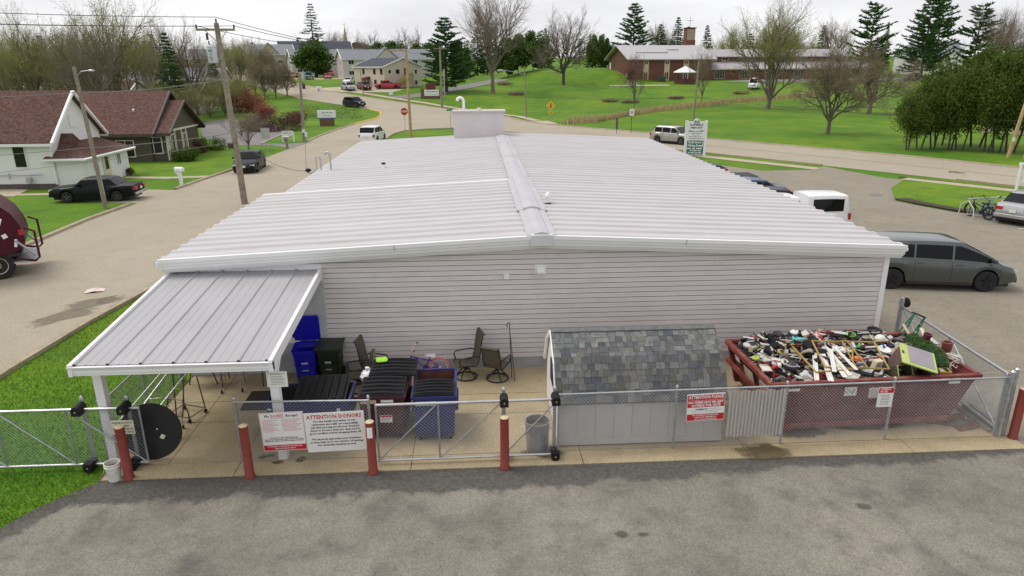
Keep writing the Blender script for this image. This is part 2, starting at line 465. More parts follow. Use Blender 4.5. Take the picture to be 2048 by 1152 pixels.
# road: street on the left, crossing, main road to the right
LEFT_E = [(-19.6, 2), (-19.8, 20), (-20.2, 29), (-20.4, 37), (-20.1, 41), (-19.6, 46.4), (-19.3, 50.4), (-18.9, 54), (-18.6, 60.5), (-18.1, 70.2), (-17.7, 76), (-17.7, 82), (-17.4, 88), (-16.4, 99.2), (-14.7, 109.9)]
RIGHT_E = [(-13.0, 2), (-12.7, 17.5), (-12.5, 21), (-11.9, 25.7), (-11.3, 40), (-10.2, 70), (-9.9, 79.7), (-9.7, 83.8), (-8.8, 87.2), (-5.9, 89.6), (-2.8, 90.4)]
NEAR_E = [(-2.8, 90.4), (5, 83.5), (12, 74), (20.4, 62.6), (27.4, 53.4), (33.0, 45.6), (40, 35), (60, 3)]
FAR_E = [(70, 3), (47.5, 40.2), (41.3, 50.1), (37.1, 57.7), (30, 67.3), (24.4, 74.7), (21.2, 79.6), (16.5, 86), (9.6, 94.8), (6.6, 102), (5, 109.9)]
sheet("road", LEFT_E + FAR_E[::-1] + NEAR_E[::-1] + RIGHT_E[::-1][1:], .008, STREET)
up_l = [(-14.7, 109.8), (-14.9, 116), (-15.6, 120.5), (-18, 125), (-22.5, 130), (-33, 141), (-39, 149), (-52, 170), (-64, 196), (-80, 240), (-100, 300)]
up_r = [(5, 109.8), (1, 116), (-2.4, 120.8), (-5.5, 125), (-12, 132.5), (-22, 143.5), (-31, 153.5), (-45, 177), (-57, 203), (-72, 246), (-91, 306)]
mb = MB(); A, B = [], []
for i in range(len(up_l) - 1):
    k = 8
    for j in range(k + (i == len(up_l) - 2)):
        for S, D in ((up_l, A), (up_r, B)): D.append((S[i][0] + (S[i + 1][0] - S[i][0]) * j / k, S[i][1] + (S[i + 1][1] - S[i][1]) * j / k))
for i in range(len(A) - 1):
    for j in range(5):
        L = lambda q, t: (A[q][0] + (B[q][0] - A[q][0]) * t, A[q][1] + (B[q][1] - A[q][1]) * t)
        mb.quad(*[(p[0], p[1], T(p[1]) + (.012 if p[1] < 110 else .05)) for p in (L(i, j / 5), L(i, (j + 1) / 5), L(i + 1, (j + 1) / 5), L(i + 1, j / 5))])
struct(mb.obj("hill_road", STREET))
kerb("kerb_left_street", LEFT_E[:5][::1])
kerb("kerb_left_street", LEFT_E[5:9]); kerb("kerb_left_street", LEFT_E[10:12])
kerb("kerb_left_street", LEFT_E[11:14])
kerb("yellow_kerb", LEFT_E[13:] + up_l[1:4], mat=YKERB)
kerb("kerb_hill_road", up_l[3:9])
kerb("kerb_hill_road", up_r[:9][::-1])
kerb("kerb_near_lawn", RIGHT_E[:][::-1])
kerb("kerb_main_road", NEAR_E[:5][::-1]); kerb("kerb_main_road", NEAR_E[5:][::-1])
kerb("kerb_main_road", FAR_E[::1][::-1] if False else FAR_E[::-1])
# centre line, faded
ctr = [((a[0] + b[0]) / 2, (a[1] + b[1]) / 2) for a, b in (((8, 80), (12.5, 91)), ((20.4, 62.6), (24.9, 74)), ((27.4, 53.4), (36, 59.3)), ((33, 45.6), (43.5, 46.6)), ((40, 35), (51, 34.5)))]
for k, d in enumerate((.12, -.12)): walk("centre_line", offs(ctr, d), .1, .016, YELLOWP)
# pavements by the roads
walk("sidewalk", offs([(20.0, 60.6), (26.6, 51.9)], 0), -1.3, .03, CONC)
walk("sidewalk", [(29.2, 46.0), (33.6, 40.2), (40, 30.4)], 1.25, .03, CONC)
walk("sidewalk", [(8.2, 101), (6.3, 110), (1.5, 117.5), (-9, 132.3), (-20.6, 145.6), (-30, 156)], -1.4, .07, CONC)
sheet("sidewalk_ramp", [(8.0, 101.5), (10.6, 101), (11.5, 95.5), (9.6, 96.2)], .034, CONC)
# lots
sheet("parking_lot", [(11.3, 2), (58, 2), (40, 34.2), (38.0, 33.6), (28.6, 47), (27.2, 52.8), (25.3, 51.1), (21.5, 51.0), (18.2, 56.0), (13.2, 55.6), (11.3, 49)], .012, LOT)
sheet("front_lot", [(-9.4, 1), (11.32, 1), (11.4, 12.06), (-7.44, 12.06), (-7.75, 11.75), (-8.2, 11.2), (-8.5, 10.6), (-9.0, 9.4)], .016, FRONTLOT)
_bz = [0.]
def blob(name, c, rx, ry, z, mat, seed, n=26, rz=0):
    r = random.Random(seed); P = []
    ph = [r.uniform(0, 6.28) for _ in range(4)]
    for i in range(n):
        a = 2 * PI * i / n; k = 1 + .22 * math.sin(2 * a + ph[0]) + .13 * math.sin(3 * a + ph[1]) + .1 * math.sin(5 * a + ph[2]) + r.uniform(-.07, .07)
        x, y = rx * k * math.cos(a), ry * k * math.sin(a)
        P.append((c[0] + x * math.cos(rz) - y * math.sin(rz), c[1] + x * math.sin(rz) + y * math.cos(rz)))
    _bz[0] += .0006
    return sheet(name, P, z + _bz[0] % .008, mat)
for i, (px, py, rx, ry) in enumerate([(1245, 1070, .09, .08), (1285, 1071, .07, .06), (1726, 1013, .12, .07), (140, 1110, .0, .0)]):
    if rx: blob("tar_spot", G(px, py), rx * 1.6, ry * 1.6, .024, TAR, 40 + i)
for i, (px, py, rx, ry, rz) in enumerate([(130, 633, 1.3, .6, .9), (185, 607, 1.4, .5, .9), (215, 600, .6, .3, 1)]):
    blob("street_patch", G(px, py), rx, ry, .013, PATCH, 60 + i, rz=rz)
blob("manhole_cover", G(1912, 345), .5, .45, .016, SEAL, 5, 20)
blob("drain_grate", G(1752, 390), .45, .4, .018, GRAVEL, 6, 16)

# concrete pad: slabs with open joints
pad = struct(thing("pad", "tan concrete pad behind the fence, in slabs with dark joints", "pad")) if False else None
padb = MB(); padb.bb(-7.5, 11.42, 12.06, 16.9, -.03, .012); PAD = struct(padb.obj("concrete_pad", M("joint_dirt", (.09, .075, .05), .95, var=.3)))
xj = [-7.44, -6.35, -4.9, -1.42, 2.05, 5.5, 8.95, 11.4]
for (ya, yb, XS) in ((12.07, 12.58, [-7.44, -4.9, -1.42, 2.05, 5.5, 8.95, 11.4]), (12.6, 14.3, xj), (14.32, 15.3, xj[:3] + xj[3:]), (15.32, 16.88, xj)):
    for a, b in zip(XS[:-1], XS[1:]):
        mb = MB(); mb.bb(a + .008, b - .008, ya, yb, 0, .03); mb.obj("concrete_slab", PADM, PAD)
blob("wet_patch", G(1533, 908), .62, .42, .034, WETC, 11); blob("wet_patch", (1.3, 12.55), .45, .3, .034, WETC, 12)
blob("wet_patch", (8.6, 13.2), .9, .35, .034, WETC, 13); blob("wet_patch", (7.0, 13.0), .7, .35, .034, WETC, 14); blob("wet_patch", (10.6, 13.2), .6, .3, .034, WETC, 17)
for i, (x, y, a, b) in enumerate([(-4.5, 12.72, .13, .09), (-4.1, 12.5, .14, .1), (-3.7, 12.6, .13, .13), (-4.35, 12.78, .1, .06)]): blob("water_stain", (x, y), a, b, .034, WETC, 20 + i)

# grass island and strips by the parking lot
isl = [(24.5, 38.7), (25.0, 37.3), (25.8, 35.4), (27.2, 34.3), (33, 33.4), (38.0, 33.6), (33.5, 39.9), (29.2, 45.6), (26.6, 42.6)]
mb = MB(); mb.prism([(p[0], p[1], 0) for p in isl], (0, 0, 0), (0, 0, .1)); struct(mb.obj("grass_island", GRASS))
mb = MB(); mu = [(24.45, 38.8), (24.95, 37.2), (25.75, 35.3), (27.0, 34.2), (27.2, 34.75), (26.2, 35.9), (25.6, 37.4), (25.3, 38.9)]
mb.prism([(p[0], p[1], 0) for p in mu], (0, 0, .1), (0, 0, .13)); struct(mb.obj("mulch_edge", MULCH))
sheet("mulch_strip", [(29.6, 46.9), (31.0, 44.9), (32.2, 43.4), (32.6, 44.0), (31.0, 46.3), (30.0, 47.4)], .022, MULCH)
walk("lot_stripe", [(31.5, 27.0), (35.5, 27.2)], .1, .016, M("white_road_paint", (.6, .58, .52), .8, var=.2)); walk("lot_stripe", [(26.1, 31.2), (27.4, 31.4)], .08, .016, MATS["white_road_paint"])
walk("sealed_crack", [(12.6, 15.6), (15, 15.9), (17.5, 16.4), (20, 16.6)], .03, .016, CONC)
# left side: house drive, path, doctor's lot
sheet("house_drive", [tuple(G(*p)[:2]) for p in ((120, 402), (283, 407), (366, 381), (285, 379), (200, 383))], .010, STREET)
walk("garden_path", [tuple(G(*p)[:2]) for p in ((238, 357), (330, 358), (418, 355))], .9, .02, CONC)
walk("garden_path", [tuple(G(*p)[:2]) for p in ((25, 392), (80, 391), (126, 390))], .7, .02, CONC)
sheet("house_slab", [tuple(G(*p)[:2]) for p in ((-40, 393), (28, 394), (58, 380), (-10, 378))], .03, CONC)
sheet("gravel_lot", [tuple(G(*p)[:2]) for p in ((398, 246), (470, 236), (545, 248), (578, 262), (555, 273), (525, 287), (575, 288), (624, 284), (584, 297), (545, 291), (480, 291), (430, 290), (405, 272))], .012, GRAVEL)
kerb("lot_kerb", [tuple(G(*p)[:2]) for p in ((519, 289), (537, 280), (556, 272), (578, 262))][::-1], w=.3, h=.1)
# across the road
dr = [GT(*p) for p in ((800, 199), (886, 189), (930, 179), (967, 171), (1010, 162), (1060, 153.5))]
walk("church_drive", [(p.x, p.y) for p in dr] + [(34, 235), (48, 262)], 4.5, .06, GRAVEL)
drape("church_parking", [(58, 166), (66, 171.5), (118, 176), (118, 167.5), (90, 165.5), (70, 164.5)], .06, GRAVEL)
drape("church_terrace", [(30.5, 160), (44, 160.6), (44, 158.3), (30, 158)], .07, CONC)
drape("apartment_lot", [(-66, 214), (-35, 205), (-31, 192), (-40, 190), (-62, 203)], .06, CONC)
drape("block_lot", [(-36, 158), (-31, 160.5), (-25.8, 162.5), (-14.8, 155.5), (-16.8, 150.3), (-27.5, 151.2)], .06, CONC)
# bank beside the church
mb = MB(); nx, ny = 26, 26
for j in range(ny + 1):
    for i in range(nx + 1):
        x, y = 2 + 56 * i / nx, 158 + 74 * j / ny
        d = math.hypot((x - 30) / 28, (y - 197) / 37); k = max(0, 1 - d * d)
        mb.v.append((x, y, T(y) - .25 + 2.6 * k * k * (3 - 2 * k)))
for j in range(ny):
    for i in range(nx):
        a = j * (nx + 1) + i; mb.f.append((a, a + 1, a + nx + 2, a + nx + 1))
struct(mb.obj("bank", GRASS, smooth=60))

# grass blades on the near lawn, dry reeds in the ditch
def blades(name, mat, n, area, hmin, hmax, w, seed, lean=.5, z=0.):
    r = random.Random(seed); V, Fc = [], []
    while len(Fc) < n:
        x, y = area(r)
        if x is None: continue
        h = r.uniform(hmin, hmax); a = r.uniform(0, PI); lx, ly = r.gauss(0, lean) * h, r.gauss(0, lean) * h
        dx, dy = math.cos(a) * w, math.sin(a) * w; b = len(V); zz = T(y) + z
        V += [(x - dx, y - dy, zz), (x + dx, y + dy, zz), (x + lx, y + ly, zz + h)]; Fc.append((b, b + 1, b + 2))
    mb = MB(); mb.v, mb.f = V, Fc
    return mb.obj(name, mat)
def lawn(r):
    x, y = r.uniform(-12.6, -7.5), 10 + 18 * r.random() ** 1.5
    xr = -12.9 + (y - 10) * .03 + .32
    lim = -7.55 if y > 12.2 else -8.5 - (10.6 - y) * .4 + max(0, (y - 10.6)) * .62
    if x < xr or x > lim + .1 * r.gauss(0, 1): return None, None
    return x, y
g = blades("grass", leafM("grass_blades", [(.052, .15, .005), (.078, .185, .006), (.036, .105, .005), (.11, .17, .02)], .2), 42000, lawn, .03, .085, .006, 5)
stuff(tag(g, "short bright green grass of the lawn beside the canopy", "grass"))
reed_line = [GT(*p) for p in ((1138, 246), (1200, 243), (1260, 231), (1320, 221), (1390, 214), (1480, 203), (1560, 197), (1640, 190))]
def ditch(r):
    k = r.randrange(len(reed_line) - 1); p = reed_line[k].lerp(reed_line[k + 1], r.random())
    w = r.gauss(0, 1.5); return p.x + w * .5, p.y + w
g = blades("reeds", leafM("dry_reeds", [(.50, .38, .22), (.60, .48, .29), (.40, .30, .17), (.32, .28, .12)], .2), 6500, ditch, .35, 1.15, .045, 6, lean=.18)
stuff(tag(g, "band of dry tan reeds along the ditch across the lawn", "reeds"))
def _verge(r):
    x, y = r.uniform(-9.6, -7.3), r.uniform(9.2, 12.3)
    if abs((x + 8.0) - (y - 11.4) * .8) > .35: return None, None
    return x, y
# ================================================================== thrift building
ROOFM = M("white_metal_roof", (.50, .482, .486), .5, var=.04, scale=.8, col2=(.43, .41, .408), c2=(.5, .78), c2scale=1.3, spec=.4, orand=.035, stretch=(.35, 3., 1))
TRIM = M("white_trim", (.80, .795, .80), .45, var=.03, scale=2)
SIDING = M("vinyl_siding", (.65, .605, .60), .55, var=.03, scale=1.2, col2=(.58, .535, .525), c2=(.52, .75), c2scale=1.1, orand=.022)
BASEM = M("grey_foundation", (.36, .355, .375), .85, var=.12, scale=3, bump=.2)
DARKGAP = M("dark_gap", (.02, .02, .02), .9, var=0)
BLOCKW = M("painted_block", (.60, .55, .55), .7, var=.05, scale=1.2, bump=.1, bscale=15)
GALV = M("galvanised_steel", (.42, .44, .46), .42, metal=.75, var=.14, scale=9)
STEEL = M("bare_steel", (.55, .55, .56), .3, metal=.9, var=.1)
BLACKP = M("black_plastic", (.012, .012, .013), .6, var=.3, scale=4, spec=.25)
WOODP = M("weathered_pole", (.25, .215, .17), .9, var=.25, scale=5, bump=.4, bscale=14)
XL, XR, XC, Y0, Y1 = -7.72, 10.95, 1.6, 16.5, 44.6
ZE, ZR = 3.22, 3.66                                     # eaves and ridge
slopeL, slopeR = (ZR - ZE) / (XC - XL), (ZR - ZE) / (XR - XC)
bld = thing("thrift_store_building", "long low building with ribbed white metal roof and pale grey siding", "building")
WALLY = 16.85
def zroof(x): return ZR - (XC - x) * slopeL if x < XC else ZR - (x - XC) * slopeR
# walls: core behind the siding
mb = MB(); mb.prism([(XL + .25, 0, .02), (XR - .22, 0, .02), (XR - .22, 0, ZE - .12), (XC, 0, ZR - .12), (XL + .25, 0, ZE - .12)], (0, WALLY + .05, 0), (0, 25.6, 0))
mb.prism([(-7.0, 0, .02), (XR - .22, 0, .02), (XR - .22, 0, ZE - .12), (XC, 0, ZR - .12), (-7.0, 0, ZE - .12)], (0, 25.6, 0), (0, Y1 - .3, 0))
mb.obj("wall", SIDING, bld)
mb = MB(); mb.bb(XL + .22, XR - .19, WALLY - .02, WALLY + .049, .0, .33); mb.obj("foundation", BASEM, bld)
# lap siding, one board per course
z, k = .33, 0
CW = .1345
while z < ZR - .16:
    zt = z + CW
    xa, xb = (-3.92, XR - .33)
    lim = lambda zz: (max(xa, XC - (ZR - .16 - zz) / slopeL), min(xb, XC + (ZR - .16 - zz) / slopeR))
    (a0, b0), (a1, b1) = lim(z), lim(min(zt, ZR - .17))
    if z < 2.5: pass
    mb = MB(); t = min(zt, ZR - .17)
    L0 = z
    # each board leans out towards its lower edge, so that it throws a line of shade
    t -= .017                                         # slot added to deepen the line of shade under the next board
    cuts = [a0] + [x for x in [-3.92 + 3.66 * j + (k * 1.37) % 3.66 for j in range(6)] if a0 + .3 < x < b0 - .3] + [b0]; f_ = lambda x: min(max(x, a1), b1)
    for u0, u1 in zip(cuts[:-1], cuts[1:]):
        mb = MB(); q0, q1 = u0 + .0015, u1 - .0015; e0, e1 = f_(q0), f_(q1); dy = rng.uniform(-.0015, .0015)
        mb.add([(q0, WALLY - .032 + dy, L0), (q1, WALLY - .032 + dy, L0), (e1, WALLY - .024 + dy, t), (e0, WALLY - .024 + dy, t), (q0, WALLY + .045, L0), (q1, WALLY + .045, L0), (e1, WALLY + .045, t), (e0, WALLY + .045, t)],
               [(0, 1, 2, 3), (7, 6, 5, 4), (0, 4, 5, 1), (3, 2, 6, 7), (1, 5, 6, 2), (0, 3, 7, 4)])
        mb.obj("siding_board", SIDING, bld)
    z = zt; k += 1
mb = MB(); mb.bb(XR - .34, XR - .2, WALLY - .05, WALLY + .09, .02, ZE - .1); mb.obj("corner_post", TRIM, bld)
mb = MB(); mb.bb(XL + .2, -3.92, WALLY - .04, WALLY + .03, 2.62, 3.0); mb.bb(-3.98, -3.90, WALLY - .045, WALLY - .02, 2.55, 2.98); mb.obj("canopy_band", TRIM, bld)
z = .33
while z < 2.6:                                         # plain vertical panels under the canopy
    break
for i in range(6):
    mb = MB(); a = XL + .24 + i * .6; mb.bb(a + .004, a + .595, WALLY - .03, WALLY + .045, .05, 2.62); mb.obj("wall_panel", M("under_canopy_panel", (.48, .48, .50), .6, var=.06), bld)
# fascia of the front gable: stepped white bands
for side in (-1, 1):
    x0, x1 = (XL, XC) if side < 0 else (XC, XR)
    z0, z1 = (ZE, ZR) if side < 0 else (ZR, ZE)
    P = [(-.02, .05), (-.035, .045), (-.035, -.05), (-.005, -.06), (.0, -.13), (.03, -.14), (.035, -.21), (.08, -.215), (.09, -.27), (.14, -.275), (.15, -.33), (.33, -.335), (.36, .0), (.1, .03)]
    mb = MB(); mb.loft([[(x, Y0 + p, zz + q) for p, q in P] for x, zz in ((x0, z0), (x1, z1))]); mb.obj("rake_trim", TRIM, bld)
for px in (788, 1372):                                  # joints of the rake trim
    p = YP(px, 492, Y0); mb = MB(); mb.box((p.x, Y0 - .012, zroof(p.x) - .02), (.03, .05, .13)); mb.obj("trim_joint", M("joint_grey", (.5, .5, .5), .6, var=.1), bld)
mb = MB(); mb.bb(XC - .27, XC + .27, Y0 - .07, Y0 + .1, ZR - .22, ZR + .06); mb.obj("ridge_end_box", M("ridge_grey", (.62, .62, .63), .5, var=.04), bld, bevel=.01)
# ribbed panels, each from eaves to ridge
PW = .6
def panel(x0, x1, nm):
    """one ribbed sheet along the slope, 0.6 m wide, rib in the middle"""
    prof = [(0, 0), (.12, 0), (.165, .05), (.30, .05), (.345, 0), (.47, 0), (.475, .008), (.495, .008), (.50, 0), (PW, 0)]
    v = []; n = len(prof)
    for x in (x0, x1):
        for y, h in prof: v.append((x, y, zroof(x) + h))
    mb = MB(); mb.add(v, [(i, i + 1, n + i + 1, n + i) if x1 > x0 else (i + 1, i, n + i, n + i + 1) for i in range(n - 1)])
    return mb.mesh(nm, ROOFM)
mL, mL2, mR = panel(XC - .05, XL, "roof_panel"), panel(XC - .05, -7.05, "roof_panel"), panel(XC + .05, XR, "roof_panel")
npan = int((Y1 - Y0) / PW)
for i in range(npan):
    y = Y0 + .03 + i * PW; back = y > 25.3
    inst("roof_panel", mL2 if back else mL, bld, (0, y, -.025 if back else 0), (0, 0, 0)); inst("roof_panel", mR, bld, (0, y, 0))
yb = Y0 + .03 + npan * PW
mb = MB(); mb.add([(XL + .02, Y0 + .1, ZE - .03), (XC, Y0 + .1, ZR - .04), (XC, yb - .02, ZR - .04), (XL + .02, 25.5, ZE - .03), (-7.0, 25.5, zroof(-7) - .04), (-7.0, yb - .02, zroof(-7) - .04)], [(0, 1, 2, 5, 4, 3)])
mb.add([(XC, Y0 + .1, ZR - .04), (XR - .02, Y0 + .1, ZE - .03), (XR - .02, yb - .02, ZE - .03), (XC, yb - .02, ZR - .04)], [(0, 1, 2, 3)]); mb.obj("roof_deck", DARKGAP, bld)
mb = MB(); mb.loft([[(x, 25.3, zroof(x) + .05), (x, 25.42, zroof(x) + .055), (x, 25.52, zroof(x) - .02), (x, 25.3, zroof(x) - .02)] for x in (XL, XC - .15)]); mb.obj("step_flashing", TRIM, bld)
# eaves gutters
for x, ya, ybk in ((XL - .03, Y0 + .05, 25.45), (-7.08, 25.5, yb), (XR + .03, Y0 + .05, yb)):
    s = -1 if x < 0 else 1; zz = zroof(min(max(x, XL), XR))
    mb = MB(); mb.bb(x - .05, x + .05, ya, ybk, zz - .12, zz - .045); mb.obj("eaves_trim", TRIM, bld)
# ridge cap in lengths, each lapping the last
y = Y0; k = 0
while y < 41.5:
    L = min(3.05, 41.6 - y); vent = 19.2 < y < 25.5
    w = .26 if vent else .20
    prof = [(-w - .17, .03), (-w - .165, .066), (-w, .07), (-w + .03, .10 + .02 * vent), (0, .125 + .03 * vent), (w - .03, .10 + .02 * vent), (w, .07), (w + .165, .066), (w + .17, .03)]
    mb = MB(); mb.loft([[(XC + p, yy, ZR - abs(p) * .047 + q + (.012 if k % 2 else 0.0)) for p, q in prof] + [(XC, yy, ZR - .03)] for yy in (y, y + L)]); mb.obj("ridge_cap", M("ridge_cap_metal", (.44, .43, .45), .5, var=.05, scale=1.5), bld, smooth=18)
    y += L; k += 1
# masonry box on the rear of the roof, with coping
p0, p1 = -1.22, 1.78
mb = MB(); mb.bb(p0, p1, 42.0, 43.4, 3.3, 5.02); par = mb.obj("parapet_block", BLOCKW, bld)
mb = MB(); mb.bb(p0 - .08, p1 + .08, 41.92, 43.48, 5.02, 5.13); mb.obj("coping", M("coping_stone", (.50, .45, .44), .8, var=.1), par)
mb = MB(); mb.ball((XC - 1.3, 42.6, 5.17), (.16, .16, .09)); mb.obj("mortar_cap", BLOCKW, par)
# things on the roof
def roof_thing(name, label, cat, x, y): return thing(name, label, cat, (x, y, zroof(x)))
t = roof_thing("roof_vent", "white capped vent pipe standing on the near right roof slope", "vent", 2.2, 20.9)
mb = MB(); mb.lathe([(.055, -.03), (.055, .2)], n=14); mb.obj("pipe", TRIM, t, smooth=40)
mb = MB(); mb.lathe([(.085, .19), (.095, .22), (.095, .27), (.03, .36), (0, .37)], n=14); mb.obj("cap", TRIM, t, smooth=40)
mb = MB(); mb.lathe([(.12, -.02), (.12, .012), (.06, .03)], n=14); mb.obj("flashing", BLACKP, t)
t = thing("gooseneck_pipe", "white bent vent pipe above the masonry box on the roof", "vent", (-.62, 43.1, 5.13))
mb = MB(); mb.path([(0, 0, -.2), (0, 0, .52), (-.06, 0, .66), (-.2, 0, .72), (-.34, 0, .66), (-.38, 0, .52)], .085, 10); mb.obj("pipe", TRIM, t, smooth=50)
t = roof_thing("service_mast", "thin grey service mast with hooked weatherhead near left eaves", "mast", -6.4, 31.2)
mb = MB(); mb.tube((0, 0, -.05), (0, 0, .62), .035); mb.path([(0, 0, .6), (0, 0, .72), (-.08, 0, .8), (-.2, 0, .76), (-.22, 0, .68)], .055, 8); mb.obj("pipe", GALV, t, smooth=50)
mb = MB(); mb.box((-.15, 0, -.0), (.5, .2, .03)); mb.obj("base", TRIM, t)
t = roof_thing("bent_conduit", "bent grey conduit with black insulator at left roof edge", "conduit", -7.0, 31.3)
mb = MB(); mb.path([(.15, 0, -.05), (.15, 0, .55), (.05, 0, .64), (-.05, 0, .6), (-.06, 0, .1), (-.3, -.05, -.12), (-.5, -.05, -.02)], .03, 8); mb.obj("pipe", GALV, t, smooth=50)
mb = MB(); mb.ball((-.42, -.05, .04), (.14, .1, .08)); mb.obj("insulator", BLACKP, t, smooth=60)
t = roof_thing("small_vent", "short stub vent with dark top on left roof slope", "vent", -4.05, 31.0)
mb = MB(); mb.lathe([(.07, -.03), (.07, .16)], n=12); mb.obj("pipe", TRIM, t, smooth=40); mb = MB(); mb.lathe([(.09, .15), (.09, .22), (0, .23)], n=12); mb.obj("cap", BLACKP, t)
# fittings on the wall
p = YP(1081, 538, WALLY); t = thing("exhaust_hood", "square grey exhaust hood with plate high on the gable wall", "vent", (p.x, WALLY - .03, p.z))
mb = MB(); mb.box((0, 0, 0), (.29, .03, .27)); mb.obj("plate", TRIM, t, bevel=.006)
mb = MB(); mb.prism([(-.1, -.015, .09), (-.1, -.14, -.03), (-.1, -.14, -.08), (-.1, -.015, -.08)], (0, 0, 0), (.2, 0, 0)); mb.obj("hood", TRIM, t, bevel=.01)
p = YP(1013, 551, WALLY); t = thing("junction_box", "small pale square box on the gable wall left of the exhaust hood", "box", (p.x, WALLY - .06, p.z))
mb = MB(); mb.box((0, 0, 0), (.15, .09, .16)); mb.obj("cover", TRIM, t, bevel=.012)
mb = MB(); mb.box((0, .05, 0), (.18, .03, .19)); mb.obj("back_plate", TRIM, t)
p = YP(590, 672, WALLY); t = thing("wall_sign", "small white notice with red ring on wall beside blue cart", "sign", (p.x, WALLY - .05, p.z))
mb = MB(); mb.box((0, 0, 0), (.3, .012, .36)); mb.obj("board", M("sign_white", (.78, .77, .75), .5, var=.03), t)
mb = MB(); mb.lathe([(.1, 0), (.1, .003), (.075, .003), (.075, 0)], (0.03, -.007, .05), 20, rot=Matrix.Rotation(PI / 2, 3, 'X')); mb.obj("red_ring", M("sign_red", (.50, .01, .02), .5, var=.05), t)

# ================================================================== canopy over the drop-off
CXL, CXR, CY0, CY1, CZ0, CZ1 = -7.62, -3.88, 12.1, 16.84, 2.36, 2.80
can = thing("drop_off_canopy", "lean-to canopy of grey ribbed metal on white posts", "canopy")
CANM = M("grey_canopy_metal", (.37, .362, .374), .5, var=.05, scale=.9, col2=(.35, .34, .35), c2=(.48, .75), c2scale=1.2, orand=.02, stretch=(3., .4, 1))
npn = 6; pw = (CXR - CXL - .14) / npn; dz = (CZ1 - CZ0) / (CY1 - CY0)
prof = [(0, 0), (.018, .03), (.045, .03), (.065, 0), (pw * .36, 0), (pw * .38, .008), (pw * .41, 0), (pw * .66, 0), (pw * .68, .008), (pw * .71, 0), (pw, 0)]
v = [(x, yy, (yy - CY0) * dz + h) for yy in (CY0 + .07, CY1) for x, h in prof]; n = len(prof)
mb = MB(); mb.add(v, [(i, i + 1, n + i + 1, n + i) for i in range(n - 1)]); mpan = mb.mesh("roof_panel", CANM)
mpan.shade_flat()
for i in range(npn): inst("roof_panel", mpan, can, (CXL + .07 + i * pw, 0, CZ0 + .06))
mb = MB(); mb.add([(CXL + .06, CY0 + .09, CZ0 + .035), (CXR - .06, CY0 + .09, CZ0 + .035), (CXR - .06, CY1, CZ1 + .035), (CXL + .06, CY1, CZ1 + .035)], [(0, 1, 2, 3)]); mb.obj("ceiling", TRIM, can)
P = [(-.02, .06), (.0, .02), (.02, -.02), (.02, -.07), (.04, -.08), (.04, -.13), (.11, -.13), (.11, .05)]
mb = MB(); mb.loft([[(x, CY0 + p, CZ0 + q) for p, q in P] for x in (CXL, CXR)]); mb.obj("front_gutter", TRIM, can)
for x, s in ((CXL, 1), (CXR, -1)):
    mb = MB(); mb.loft([[(x, yy, zz + .1), (x + s * .075, yy, zz + .1), (x + s * .075, yy, zz - .13), (x, yy, zz - .13)] for yy, zz in ((CY0 + .0, CZ0), (CY1 - .04, CZ1))]); mb.obj("side_fascia", TRIM, can)
mb = MB(); mb.bb(CXL + .1, CXR - .1, 12.62, 12.76, 2.16, 2.30); mb.obj("beam", TRIM, can)
for x in (-7.42, -4.06):
    mb = MB(); mb.bb(x - .085, x + .085, 12.6, 12.77, .03, 2.165); q = mb.obj("post", TRIM, can, bevel=.008)
for x, a in ((-4.06, 1),):
    mb = MB(); mb.tube((x + .02, 12.7, 1.85), (x + .02, 13.3, 2.32), .045, n=4); mb.obj("brace", TRIM, can)
# roof-end closures: dark rib mouths
for i in range(npn + 1):
    x = CXL + .07 + i * pw + (.03 if i < npn else -.05)
    mb = MB(); mb.box((x, CY0 + .068, CZ0 + .078), (.05, .012, .026)); mb.obj("rib_end", DARKGAP, can)
p = YP(552, 762, 12.5); t = thing("post_notice", "white printed notice on the right canopy post", "sign", (p.x, 12.58, p.z))
WHT, RED, INK = MATS["sign_white"], MATS["sign_red"], M("sign_ink", (.015, .015, .02), .6, var=0)
mb = MB(); mb.box((0, 0, 0), (.40, .012, .33)); mb.obj("board", WHT, t)
scribble(t, [(-.17, .17, .13, .014), (-.12, .1, .105, .014)] + [(-.11 - .02 * (i % 2), .11 + .02 * (i % 3), .06 - i * .033, .013) for i in range(6)], INK, seed=3).location = (0, -.008, 0)

# ================================================================== garden shed with shingled roof
shed = thing("storage_shed", "small shed with weathered grey shingle barn roof behind fence", "shed")
SHW = M("shed_wall", (.50, .475, .455), .7, var=.05, scale=2)
SX0, SX1, SYF, SYB = 1.62, 5.1, 12.78, 15.05
SYM = (SYF + SYB) / 2; ZEv, ZBk, ZRd = 1.13, 1.76, 2.22
mb = MB(); mb.prism([(0, SYF, .1), (0, SYB, .1), (0, SYB, ZEv), (0, SYB - .42, ZBk), (0, SYM, ZRd - .03), (0, SYF + .36, ZBk), (0, SYF, ZEv)], (SX0 + .03, 0, 0), (SX1 - .03, 0, 0)); mb.obj("core", SHW, shed)
for i in range(9):                                     # grooved front sheets
    a = SX0 + i * (SX1 - SX0) / 9; mb = MB(); mb.bb(a + .004, a + (SX1 - SX0) / 9 - .004, SYF - .015, SYF + .01, .2, ZEv - .02); mb.obj("wall_panel", SHW, shed)
mb = MB(); mb.bb(SX0 - .01, SX1 + .01, SYF - .04, SYF + .04, .06, .2); mb.obj("skid", SHW, shed)
mb = MB(); mb.prism([(0, SYF, .1), (0, SYB, .1), (0, SYB, ZEv), (0, SYB - .42, ZBk), (0, SYM, ZRd - .03), (0, SYF + .36, ZBk), (0, SYF, ZEv)], (SX0 - .01, 0, 0), (SX0 + .02, 0, 0)); mb.obj("end_wall", TRIM, shed)
